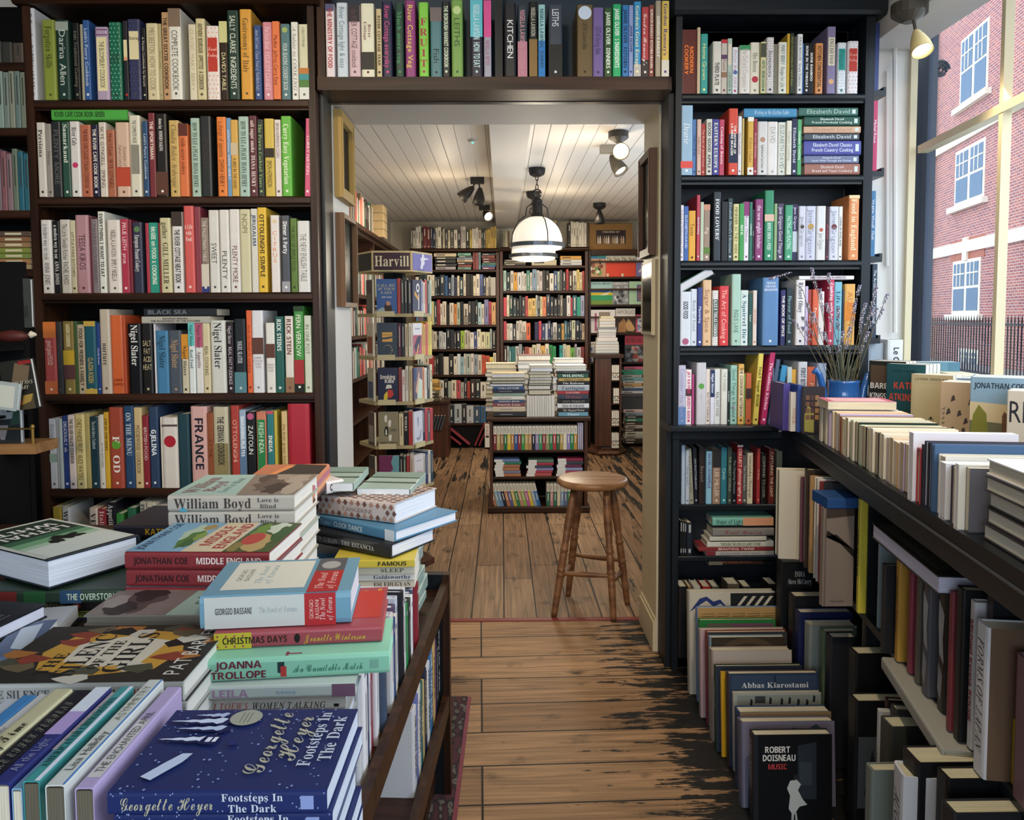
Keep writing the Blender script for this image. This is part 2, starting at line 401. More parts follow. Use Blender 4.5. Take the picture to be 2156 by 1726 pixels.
def row(where, group, zoom, zbase, Y, data, vis=1.0, maxd=0.2, from_end=True, jit=0.008):
    ox, oy, s = zoom; ds = [parse(q) for q in data.strip().split('\n')]
    ds.sort(key=lambda d: d['x0']); n = len(ds)
    for d in ds:
        a = atY(ox + d['x0'] * s, oy + d['top'] * s, Y); b = atY(ox + d['x1'] * s, oy + d['top'] * s, Y); d['a'], d['b'] = a.x, b.x; d['H'] = a.z - zbase
    for i, d in enumerate(ds):
        if i + 1 < n: d['b'] = min(d['b'], ds[i + 1]['a'] - 0.0003)
        T, H = d['b'] - d['a'], d['H']; k = (n - i) if from_end else (i + 1)
        col = shade(d['col']); tl = shade(d['tc'])
        lab = f"{d['lab'] or col + ' book'}, {ordinal(k)} {where}"
        D = min(maxd, H * 0.74); set_ = d.get('set', random.uniform(0.0, jit))
        M = Matrix.Translation((d['a'], Y + set_, zbase))
        if 'lean' in d: M = M @ Matrix.Rotation(math.radians(d['lean']), 4, 'Y')
        book(M, T, D, H, d['col'], lab, group, hard=not d['paper'], spine=spine_items(d, T, H), vis=vis)
# ---------------------------------------------------------------- measured planes
LY, RY, HY = 2.87, 2.90, 2.87
LSZ = [atY(350, y, LY).z for y in (209.5, 413.5, 616, 828, 1027)]
RSZ = [atY(1620, y, RY).z for y in (196.5, 368, 548, 727)] + [atY(1520, 893, RY).z, atY(1500, 1061, RY + 0.06).z]
HZ = atY(1040, 161, HY).z
XL, XR, YF, YB = -0.655, 0.62, 3.07, 3.39
ZO = atY(1000, 219, YF).z
CZ = 2.60; BCZ = 2.385; BY = 8.42
# ---------------------------------------------------------------- the shell of the two rooms
WHITE = hexc('d9d6d0'); CREAMP = hexc('cdbf9f'); DARK = hexc('14181e'); DKNAVY = hexc('2a3844')
def floormat(name, swap, rowh, brickw, c1, c2, patches):
    m, n, l, b = newmat(name)
    tc = n.new('ShaderNodeTexCoord'); mp = n.new('ShaderNodeMapping')
    if swap: mp.inputs['Rotation'].default_value = (0, 0, PI / 2)
    else: mp.inputs['Rotation'].default_value = (0, 0, -0.03)
    br = n.new('ShaderNodeTexBrick'); br.offset = 0.37; br.offset_frequency = 3; br.squash = 0.8; br.squash_frequency = 2; br.inputs['Scale'].default_value = 1; br.inputs['Brick Width'].default_value = brickw
    br.inputs['Row Height'].default_value = rowh; br.inputs['Mortar Size'].default_value = 0.0035; br.inputs['Mortar Smooth'].default_value = 0.2
    br.inputs['Color1'].default_value = (*hexc(c1), 1); br.inputs['Color2'].default_value = (*hexc(c2), 1); br.inputs['Mortar'].default_value = (0.004, 0.003, 0.003, 1); br.inputs['Bias'].default_value = -0.1
    l.new(tc.outputs['Object'], mp.inputs[0]); l.new(mp.outputs[0], br.inputs[0])
    gm = n.new('ShaderNodeMapping'); gm.inputs['Scale'].default_value = (3, 75, 1); l.new(mp.outputs[0], gm.inputs[0])
    g = n.new('ShaderNodeTexNoise'); g.inputs['Scale'].default_value = 1; g.inputs['Detail'].default_value = 7; g.inputs['Distortion'].default_value = 0.6; l.new(gm.outputs[0], g.inputs[0])
    gr = n.new('ShaderNodeMapRange'); gr.inputs[1].default_value = 0.3; gr.inputs[2].default_value = 0.72; gr.inputs[3].default_value = 0.5; gr.inputs[4].default_value = 1.25; l.new(g.outputs[0], gr.inputs[0])
    mu = n.new('ShaderNodeVectorMath'); mu.operation = 'MULTIPLY'; l.new(br.outputs[0], mu.inputs[0]); l.new(gr.outputs[0], mu.inputs[1])
    # knots and stains
    sm = n.new('ShaderNodeMapping'); sm.inputs['Scale'].default_value = (7, 11, 1); l.new(mp.outputs[0], sm.inputs[0])
    s = n.new('ShaderNodeTexNoise'); s.inputs['Scale'].default_value = 1; s.inputs['Detail'].default_value = 3; l.new(sm.outputs[0], s.inputs[0])
    sr = n.new('ShaderNodeMapRange'); sr.inputs[1].default_value = 0.6; sr.inputs[2].default_value = 0.76; sr.inputs[3].default_value = 1; sr.inputs[4].default_value = 0.25; l.new(s.outputs[0], sr.inputs[0])
    mu2 = n.new('ShaderNodeVectorMath'); mu2.operation = 'MULTIPLY'; l.new(mu.outputs[0], mu2.inputs[0]); l.new(sr.outputs[0], mu2.inputs[1])
    # remains of old black paint: more of it along the edges of the room, broken along the grain
    sx = n.new('ShaderNodeSeparateXYZ'); l.new(tc.outputs['Object'], sx.inputs[0])
    pm = n.new('ShaderNodeMapping'); pm.inputs['Scale'].default_value = (1.6, 15, 1) if swap else (5, 28, 1); l.new(mp.outputs[0], pm.inputs[0])
    p = n.new('ShaderNodeTexNoise'); p.inputs['Scale'].default_value = 1; p.inputs['Detail'].default_value = 9; p.inputs['Roughness'].default_value = 0.68; l.new(pm.outputs[0], p.inputs[0])
    e = None
    for (axis, a, c, w) in patches:                      # axis, from, to, weight: where the paint has stayed
        r = n.new('ShaderNodeMapRange'); r.inputs[1].default_value = a; r.inputs[2].default_value = c; r.inputs[3].default_value = 0; r.inputs[4].default_value = w
        l.new(sx.outputs[axis], r.inputs[0])
        if e is None: e = r.outputs[0]
        else:
            q = n.new('ShaderNodeMath'); q.operation = 'MAXIMUM'; l.new(e, q.inputs[0]); l.new(r.outputs[0], q.inputs[1]); e = q.outputs[0]
    ad = n.new('ShaderNodeMath'); ad.operation = 'ADD'; l.new(p.outputs[0], ad.inputs[0]); l.new(e, ad.inputs[1])
    th = n.new('ShaderNodeMapRange'); th.inputs[1].default_value = 0.655; th.inputs[2].default_value = 0.68; l.new(ad.outputs[0], th.inputs[0])
    mx = n.new('ShaderNodeMix'); mx.data_type = 'RGBA'; l.new(th.outputs[0], mx.inputs[0]); l.new(mu2.outputs[0], mx.inputs[6]); mx.inputs[7].default_value = (*hexc('171717'), 1)
    l.new(mx.outputs[2], b.inputs['Base Color'])
    b.inputs['Roughness'].default_value = 0.55; b.inputs['Specular IOR Level'].default_value = 0.3
    ms = n.new('ShaderNodeMath'); ms.operation = 'MULTIPLY_ADD'; ms.inputs[1].default_value = -1.5; l.new(br.outputs['Fac'], ms.inputs[0]); l.new(g.outputs[0], ms.inputs[2])
    bp = n.new('ShaderNodeBump'); bp.inputs['Strength'].default_value = 0.35; bp.inputs['Distance'].default_value = 0.004; l.new(ms.outputs[0], bp.inputs['Height']); l.new(bp.outputs[0], b.inputs['Normal'])
floormat('boards_across', False, 0.19, 2.9, 'ad8762', '8c6a4c', [(0, 0.2, 0.72, 0.27), (0, -0.1, -0.5, 0.2)])
floormat('boards_along', True, 0.148, 2.1, '977a5e', '7c6049', [(0, 0.45, 1.0, 0.17), (0, -0.3, -0.7, 0.2), (1, 4.7, 6.6, 0.11)])
struct(MB().box(-2.6, 1.62, -2.6, 3.405, -0.08, 0, 'boards_across'), 'floor')
struct(MB().box(-2.6, 1.62, 3.43, BY + .3, -0.08, -0.001, 'boards_along'), 'floor_back')
struct(MB().box(XL, XR, 3.402, 3.434, -0.06, 0.004, 'paint', hexc('7c3430')), 'trim_1')
struct(MB().box(-2.6, 1.62, -2.6, 3.07, CZ, CZ + .1, 'plain', WHITE), 'ceiling')
# wall between the rooms, with the wide opening
wm = MB()
wm.box(-2.6, XL, YF, YB, 0, CZ + .1, 'plain', WHITE); wm.box(XL, XR, YF, YB, ZO, CZ + .1, 'plain', WHITE); wm.box(XR, 1.60, YF, YB, 0, CZ + .1, 'plain', WHITE)
struct(wm, 'wall_middle')
struct(MB().box(XL - 0.1, 1.36, YF - 0.012, YF - 0.001, ZO + 0.004, CZ, 'paint', DKNAVY), 'trim_2')
struct(MB().box(-2.6, -2.4, -2.6, YF, 0, CZ, 'plain', hexc('3a3834')), 'wall_left')
sk = MB(); sk.box(XR - 0.018, XR + 0.001, YF + .004, YB + .0, 0, 0.12, 'paint', CREAMP); sk.box(XR - 0.012, XR + .001, YF + .004, YB, 0.12, 0.135, 'paint', CREAMP); struct(sk, 'baseboard_right')
struct(MB().box(XL - .001, XL + 0.016, YF + .004, YB, 0, 0.13, 'paint', CREAMP), 'baseboard_left')
struct(MB().box(XR - 0.006, XR + 0.0005, YF + .002, YB - .001, 0.135, ZO, 'paint', CREAMP), 'trim_3')
# window wall at the right: local x runs from the corner towards the camera, y to the street
UW = Vector((-0.1011, -0.9949, 0)); NW = Vector((0.9949, -0.1011, 0))
WM = Matrix(((UW.x, NW.x, 0, 1.60), (UW.y, NW.y, 0, YF), (0, 0, 1, 0), (0, 0, 0, 1)))
SILL, HEAD, WLEN = 1.15, 2.50, 4.3
w = MB(); w.box(0, 5.7, 0.0, 0.14, 0, SILL - .04, 'plain', WHITE, WM); w.box(0, 5.7, 0, 0.14, HEAD, CZ + .1, 'plain', WHITE, WM); w.box(WLEN, 5.7, 0, .14, SILL - .04, HEAD, 'plain', WHITE, WM)
struct(w, 'wall_right')
FRC = hexc('d8ccaa')
win = MB(); win.box(0.0, WLEN, 0.0, 0.09, SILL - .04, SILL, 'paint', FRC, WM); win.box(0.0, WLEN, 0.01, 0.09, HEAD - .04, HEAD, 'paint', FRC, WM)
root = empty('window_1', M=WM); root['kind'] = 'structure'
def wpart(mb, name): o = mb.obj(name, root); o.matrix_parent_inverse = WM.inverted(); return o
wpart(win, 'window_sill')
nx = [-0.01, 0.635, 1.27, 1.87, 2.5, 3.13, WLEN]
for k, x in enumerate(nx):
    wd_ = 0.035 if k == 0 else 0.022
    wpart(MB().box(x if k == 0 else x - wd_ / 2, x + wd_ if k == 0 else x + wd_ / 2, -0.015 if k == 0 else 0.012, 0.01 if k == 0 else 0.04, SILL, HEAD - .04, 'paint', FRC, WM), 'mullion')
wpart(MB().box(0.04, WLEN, 0.010, 0.05, 1.978, 2.006, 'paint', FRC, WM), 'transom')
g = MB()
for a, c in zip(nx, nx[1:]):
    for z0, z1 in ((SILL, 1.98), (2.0, HEAD - .03)):
        g.add([WM @ Vector(q) for q in ((a + .012, .045, z0), (c - .012, .045, z0), (c - .012, .045, z1), (a + .012, .045, z1))], [(0, 1, 2, 3)], 'pane')
wpart(g, 'glazing')
# splayed white lining between the bookcase and the window, with the pipe boxed into it
lm = MB(); lm.box(-0.03, 0.0, -0.11, 0.0, 0.9, CZ, 'plain', WHITE, WM); struct(lm, 'trim_4')
struct(MB().tube([atY(1884, 60, 3.045), atY(1884, 700, 3.045)], 0.008, 6, 'plain', WHITE), 'trim_5')
struct(MB().tube([atY(1868, 150, 3.055), atY(1868, 560, 3.055)], 0.006, 6, 'plain', WHITE), 'trim_6')
# walls behind the camera (with the shop's other window) and around the back room
wb = MB(); wb.box(-2.6, 2.0, -2.6, -2.45, 0, 0.7, 'plain', WHITE); wb.box(-2.6, -1.9, -2.6, -2.45, .7, CZ, 'plain', WHITE); wb.box(0.9, 2.0, -2.6, -2.45, .7, CZ, 'plain', WHITE); wb.box(-1.9, .9, -2.6, -2.45, 2.35, CZ, 'plain', WHITE)
struct(wb, 'wall_behind')
struct(MB().box(-1.3, -1.19, YB, BY, 0, BCZ, 'plain', hexc('b8b0a0')), 'wall_back_left')
struct(MB().box(1.56, 1.64, YB, BY, 0, BCZ, 'plain', hexc('c8c0b0')), 'wall_back_right')
struct(MB().box(-2.0, 1.64, BY, BY + .15, 0, BCZ, 'plain', hexc('c8c0ae')), 'wall_back_far')
# boarded ceiling of the back room: tongue-and-groove boards running away from the opening
m, n, l, b = newmat('boarding')
tc = n.new('ShaderNodeTexCoord'); sp = n.new('ShaderNodeSeparateXYZ'); l.new(tc.outputs['Object'], sp.inputs[0])
q = n.new('ShaderNodeMath'); q.operation = 'MULTIPLY_ADD'; q.inputs[1].default_value = 1 / 0.088; q.inputs[2].default_value = 20.45; l.new(sp.outputs[0], q.inputs[0])
f = n.new('ShaderNodeMath'); f.operation = 'FRACT'; l.new(q.outputs[0], f.inputs[0])
ab = n.new('ShaderNodeMath'); ab.operation = 'SUBTRACT'; ab.inputs[1].default_value = 0.5; l.new(f.outputs[0], ab.inputs[0])
aa = n.new('ShaderNodeMath'); aa.operation = 'ABSOLUTE'; l.new(ab.outputs[0], aa.inputs[0])
r = n.new('ShaderNodeMapRange'); r.inputs[1].default_value = 0.0; r.inputs[2].default_value = 0.035; l.new(aa.outputs[0], r.inputs[0])
mx = n.new('ShaderNodeMix'); mx.data_type = 'RGBA'; mx.inputs[6].default_value = (.06, .055, .05, 1); mx.inputs[7].default_value = (*hexc('d4d0ca'), 1); l.new(r.outputs[0], mx.inputs[0]); l.new(mx.outputs[2], b.inputs['Base Color'])
bp = n.new('ShaderNodeBump'); bp.inputs['Strength'].default_value = 0.5; bp.inputs['Distance'].default_value = 0.004; l.new(r.outputs[0], bp.inputs['Height']); l.new(bp.outputs[0], b.inputs['Normal']); b.inputs['Roughness'].default_value = 0.5
struct(MB().box(-2.0, 1.64, YB, BY, BCZ, BCZ + .1, 'boarding'), 'ceiling_back')
struct(MB().box(-0.06, 0.148, YB, BY, BCZ - 0.075, BCZ - 0.0005, 'plain', hexc('d6d2cc')), 'beam_1')
# ---------------------------------------------------------------- the street outside
m, n, l, b = newmat('brickwork')
tc = n.new('ShaderNodeTexCoord'); mp = n.new('ShaderNodeMapping'); l.new(tc.outputs['Object'], mp.inputs[0]); mp.inputs['Rotation'].default_value = (PI / 2, 0, 0)
br = n.new('ShaderNodeTexBrick'); br.inputs['Scale'].default_value = 1; br.inputs['Brick Width'].default_value = 0.225; br.inputs['Row Height'].default_value = 0.078; br.inputs['Mortar Size'].default_value = 0.0065
br.inputs['Color1'].default_value = (*hexc('b0685a'), 1); br.inputs['Color2'].default_value = (*hexc('8e5254'), 1); br.inputs['Mortar'].default_value = (*hexc('cfc6c4'), 1)
l.new(mp.outputs[0], br.inputs[0]); l.new(br.outputs[0], b.inputs['Base Color']); b.inputs['Roughness'].default_value = 0.85
BD = Vector((-0.19, -0.982, 0)).normalized(); BN = Vector((BD.y, -BD.x, 0))          # along the facade towards us; out to the street
OB = Vector((14.15, 24, 0))
BM_ = Matrix(((BD.x, -BN.x, 0, OB.x), (BD.y, -BN.y, 0, OB.y), (0, 0, 1, 0), (0, 0, 0, 1)))
def fpt(px, py):                                # a pixel on the facade -> (along, up)
    p = atP(px, py, OB, BN); return (p - OB).dot(BD), p.z
bl = empty('brick_building', M=BM_); tag(bl, 'red brick building with white sash windows across the street', 'building')
body = MB(); body.box(-9, 16, 0, 4, -1.5, 14, 'brickwork'); body.obj('facade', bl)
STONE = hexc('efe6d2'); GLZ = hexc('55708a')
for py0, py1, px in ((497, 530, 2060), (238, 300, 2060)):
    z0 = fpt(px, py1)[1]; z1 = fpt(px, py0)[1]; zz = (z0 + z1) / 2
    MB().box(-9, 16, -0.08, 0.0, zz - .17, zz + .17, 'plain', STONE).obj('stone_band', bl)
def sash(px0, px1, py0, py1, arch):
    a, z1 = fpt(px0, py0); c, _ = fpt(px1, py0); z0 = fpt((px0 + px1) / 2, py1)[1]; z1 = fpt((px0 + px1) / 2, py0)[1]
    a, c = min(a, c), max(a, c); fr = MB(); mid = (a + c) / 2
    fr.box(a, c, -0.02, 0.03, z0, z1, 'plain', STONE); wo = fr.obj('window', bl)
    pn = MB(); gl = MB()
    for i, (s0, s1) in enumerate(((a + .12, mid - .1), (mid + .1, c - .12))):
        zm = (z0 + z1) / 2
        for q0, q1 in ((z0 + .12, zm - .04), (zm + .04, z1 - .1)):
            gl.box(s0, s1, -0.035, -0.022, q0, q1, 'plain', GLZ)
        for t in (1, 2): pn.box(s0 + (s1 - s0) * t / 3 - .018, s0 + (s1 - s0) * t / 3 + .018, -0.05, -0.03, zm + .04, z1 - .1, 'plain', STONE)
        pn.box(s0, s1, -0.05, -0.03, (zm + z1) / 2 - .02, (zm + z1) / 2 + .02, 'plain', STONE)
    gl.obj('panes', wo); pn.obj('glazing_bars', wo)
    MB().box(a - .25, c + .25, -0.16, 0.0, z0 - .17, z0, 'plain', STONE).obj('window_sill', bl)
    if arch: MB().box(a - .25, c + .25, -0.02, 0.0, z1, z1 + .62, 'plain', hexc('a8583c')).obj('lintel', bl); MB().box(mid - .16, mid + .16, -0.09, 0.0, z1 - .02, z1 + .66, 'plain', STONE).obj('keystone', bl)
sash(2008, 2066, 546, 662, True); sash(2014, 2076, 305, 425, False); sash(2026, 2084, 60, 205, False); sash(2020, 2062, 735, 800, False)
pipe = MB(); pa = fpt(1966, 500)[0]; pipe.tube([(pa, -0.14, 0), (pa, -0.14, 13)], 0.07, 8, 'metal', hexc('24242c')); pipe.obj('downpipe', bl)
struct(MB().box(1.9, 40, -12, 60, -0.2, -0.06, 'plain', hexc('8a8a8c')), 'street')
# railings
rl = empty('iron_railing', M=BM_); tag(rl, 'black iron railing with spiked uprights in front of the brick building', 'railing')
rr = MB(); a0, c0 = -6.0, 14.0; zt = 1.25; rr.box(a0, c0, -1.53, -1.49, zt - .12, zt - .07, 'plain', hexc('10131c')); rr.box(a0, c0, -1.53, -1.49, -.05, 0.0, 'plain', hexc('10131c')); rr.obj('rail', rl)
bars = MB(); t = a0
while t < c0:
    bars.tube([(t, -1.51, -.06), (t, -1.51, zt + .02), (t, -1.51, zt + .12)], [0.017, 0.017, 0.002], 5, 'plain', hexc('10131c')); t += 0.17
o = bars.obj('upright_bars', rl); o['kind'] = 'stuff'
# the shop front's own dark pilaster just outside the glass
sf = MB(); sf.box(-0.6, -0.06, 0.09, 0.12, -.06, 3.0, 'paint', hexc('33435c'), WM); sf.box(-0.075, -0.045, 0.08, 0.0895, -.06, 3.0, 'paint', hexc('2a3850'), WM); struct(sf, 'pilaster_1')
cb = empty('scroll_bracket', M=Matrix.Translation(atY(1976, 150, 3.2)) @ Matrix.Scale(.42, 4)); tag(cb, 'dark carved scroll bracket outside at the top of the shop window', 'bracket')
sb = MB(); pts = []
for k in range(40):
    a = k * 0.42; rr_ = 0.085 * (1 - k / 44); pts.append((0.02 + rr_ * math.cos(a), 0, 0.02 + rr_ * math.sin(a)))
sb.tube(pts, 0.014, 6, 'paint', hexc('2c3646')); sb.obj('volute', cb)
MB().box(-.085, -.06, -.02, .03, -.25, .05, 'paint', hexc('2c3646')).obj('stem', cb)
# ---------------------------------------------------------------- bookcases of the front room
def xr(px0, px1, py, Y): return atY(px0, py, Y).x, atY(px1, py, Y).x
lc = empty('bookcase', (0, 0, 0)); tag(lc, 'tall dark brown wooden bookcase of cookbooks beside the doorway', 'bookcase')
LX0, LX1 = xr(54, 71, 222, LY); LX2, LX3 = xr(650, 664, 222, LY)
LT = atY(350, 12, LY).z; RT = atY(1620, 34, RY).z
MB().box(LX0, LX1, LY, YF - .01, 0, LT - .001, 'brown_v').obj('upright', lc); MB().box(LX2, LX3, LY, YF - .01, 0, LT - .001, 'brown_v').obj('upright', lc)
for z in LSZ + [0.30, 0.02]:
    s = MB(); s.bbox(LX1 + .0005, LX2 - .0005, LY - .004, YF - .012, z - 0.030, z - 0.0005, 0.006, 'brown_h'); s.box(LX1 + .001, LX2 - .001, LY + .008, LY + .02, z - .036, z - .0302, 'brown_h'); s.obj('shelf', lc)
s = MB(); s.bbox(LX0 - .02, LX3 + .02, LY - .03, YF - .012, LT, CZ - .002, 0.01, 'brown_h'); s.obj('cornice', lc)
MB().box(LX1 + .001, LX2 - .001, YF - .011, YF - .002, 0, LT - .001, 'carcass').obj('back_panel', lc)
struct(MB().box(LX3 + .001, XL, LY + .06, YF - .002, 0, ZO, 'black_v'), 'trim_7')
# case beyond it, at the edge of view
l2 = empty('bookcase', (0, 0, 0)); tag(l2, 'shadowy dark bookcase cut off beyond the brown cookbook case', 'bookcase')
fz = [atY(30, y, LY).z for y in (268, 442, 566)]
L2 = -2.36
MB().box(L2, L2 + .02, LY, YF - .01, 0, 2.54, 'brown_v').obj('upright', l2)
for z in fz + [atY(30, 130, LY).z]:
    MB().bbox(L2 + .021, LX0 - .001, LY, YF - .012, z - .03, z - .0005, .005, 'brown_h').obj('shelf', l2)
MB().box(L2 + .021, LX0 - .001, YF - .011, YF - .002, 0, 2.54, 'carcass').obj('back_panel', l2)
# shelf over the doorway
hs = empty('wall_shelf', (0, 0, 0)); tag(hs, 'dark brown shelf of cookbooks running over the doorway', 'shelf')
hx0, hx1 = xr(668, 1417, 175, HY); hzb = atY(1000, 189, HY).z
s = MB(); rr_ = 0.02; N = 6
prof = [(hx0, HY), (hx1 - rr_, HY)] + [(hx1 - rr_ + rr_ * math.sin(a * PI / 2 / N), HY + rr_ - rr_ * math.cos(a * PI / 2 / N)) for a in range(1, N + 1)] + [(hx1, YF - .013), (hx0, YF - .013)]
k = len(prof); s.add([(p[0], p[1], hzb) for p in prof] + [(p[0], p[1], HZ - .0005) for p in prof], [tuple(reversed(range(k))), tuple(range(k, 2 * k))] + [(i, (i + 1) % k, (i + 1) % k + k, i + k) for i in range(k)], 'brown_h'); s.obj('shelf_board', hs)
MB().box(hx0, hx0 + .028, HY + .01, YF - .014, HZ, HZ + .32, 'brown_v').obj('end_panel', hs)
a, c = xr(1042, 1058, 60, HY); MB().box(a, c, HY + .02, YF - .014, HZ, HZ + .34, 'black_v').obj('divider', hs)
struct(MB().box(XL - .03, XR + .02, YF - .045, YF - .013, ZO - .001, hzb - .002, 'black_h'), 'trim_8')
# black painted bookcase at the right
rc = empty('bookcase', (0, 0, 0)); tag(rc, 'tall black painted bookcase between the doorway and the street window', 'bookcase')
RX0, RX1 = xr(1421, 1434, 450, RY); RX2, RX3 = xr(1816, 1835, 450, RY)
MB().box(RX0, RX1, RY, YF - .013, 0, RT - .001, 'black_v').obj('upright', rc); MB().box(RX2, RX3, RY, YF - .013, 0, RT - .001, 'black_v').obj('upright', rc)
for i, z in enumerate(RSZ[:4]):
    s = MB(); s.bbox(RX1 + .0005, RX2 - .0005, RY - .004, YF - .014, z - .026, z - .0005, .008, 'black_h'); s.box(RX1 + .001, RX2 - .001, RY + .006, RY + .018, z - .034, z - .0262, 'black_h'); s.obj('shelf', rc)
z = RSZ[4]; s = MB(); s.bbox(RX0 - .02, atY(1640, 895, RY - .05).x, RY - .05, YF - .014, z - .024, z - .0005, .006, 'black_h'); s.bbox(RX0 - .002, 1.05, RY - .002, YF - .014, z - .06, z - .0242, .006, 'black_h'); s.obj('ledge', rc)
for z in (RSZ[5], 0.43, 0.06): MB().bbox(RX1 + .0005, RX2 - .0005, RY + .05, YF - .014, z - .022, z - .0005, .004, 'black_h').obj('shelf', rc)
MB().bbox(RX0 - .012, RX3 + .03, RY - .03, YF - .014, RT, CZ - .002, .012, 'black_h').obj('cornice', rc)
MB().box(RX1 + .001, RX2 - .001, YF - .012, YF - .003, 0, RT - .001, 'paint', hexc('10161e')).obj('back_panel', rc)
struct(MB().box(XR + .001, RX0 - .001, RY + .03, YF - .003, 0, ZO, 'paint', DARK), 'trim_9')
# little display ledges on the window side of the black case, books turned to the street
for k, (px, y0, y1, yb, colr, lab) in enumerate(((1842, 48, 186, 190, '2c3c74', 'navy book'), (1838, 212, 352, 360, 'b82c5c', 'crimson book'), (1836, 402, 532, 540, '34709c', 'blue book'), (1834, 556, 702, 712, '26384c', 'dark slate book'))):
    Yd = RY + .015; z = atY(1845, yb, Yd).z; x = RX3 + .001
    d = empty('display_ledge', (x, Yd, z)); tag(d, f'small black display ledge under the {lab} on the bookcase side by the window', 'ledge')
    m_ = MB(); m_.box(0, .05, 0, .14, -.02, 0, 'black_h'); m_.obj('ledge_board', d); MB().box(.04, .05, 0, .14, 0, .012, 'black_h').obj('lip', d)
    T = .02; H = atY(1845, y0, Yd).z - z
    tl = {0: '', 1: 'Michel Roux', 2: 'Virginia Woolf  Flush', 3: 'The Architecture of Happiness'}[k]
    book(Matrix.Translation((x + .004 + (.012 if k == 3 else 0), Yd + .005, z + .001)), T, .13, H, hexc(colr), f'{lab} turned to the street on the black bookcase side', None, spine=[('t', tl, hexc('d8d8e0'), 's', .08, .8, .2, .8)] if tl else [], force=True)
# ---------------------------------------------------------------- table under the window
TZ = RSZ[4]
T0 = atZ(1690, 906, TZ); T1 = atZ(1990, 1092, TZ); UT = Vector((T1.x - T0.x, T1.y - T0.y, 0)).normalized(); NT = Vector((-UT.y, UT.x, 0))   # towards us; towards the window
TM = Matrix(((UT.x, NT.x, 0, T0.x), (UT.y, NT.y, 0, T0.y), (0, 0, 1, TZ), (0, 0, 0, 1)))
def tl(p): return TM.inverted() @ Vector(p)
td = empty('display_table', M=TM); tag(td, 'long black display table of paperbacks under the street window', 'table')
MB().box(-0.05, 2.6, -0.012, 0.43, -0.028, -0.0005, 'black_h').obj('table_top', td)
MB().bbox(-0.05, 2.6, -0.018, 0.0, -0.075, -0.0285, .004, 'black_h').obj('apron', td)
LSH = 0.53 - TZ; BSH = 0.07 - TZ
MB().box(-0.1, 2.6, 0.03, 0.43, LSH - .022, LSH - .0005, 'black_h').obj('shelf', td)
MB().box(-0.1, 2.6, 0.06, 0.43, BSH - .022, BSH - .0005, 'black_h').obj('shelf', td)
uu = tl(atZ(1812, 1290, 0.53)).x
for u in (uu, uu + 0.72, 2.58): MB().box(u - .012, u + .012, 0.035, 0.43, -TZ, -0.076, 'black_v').obj('upright', td)
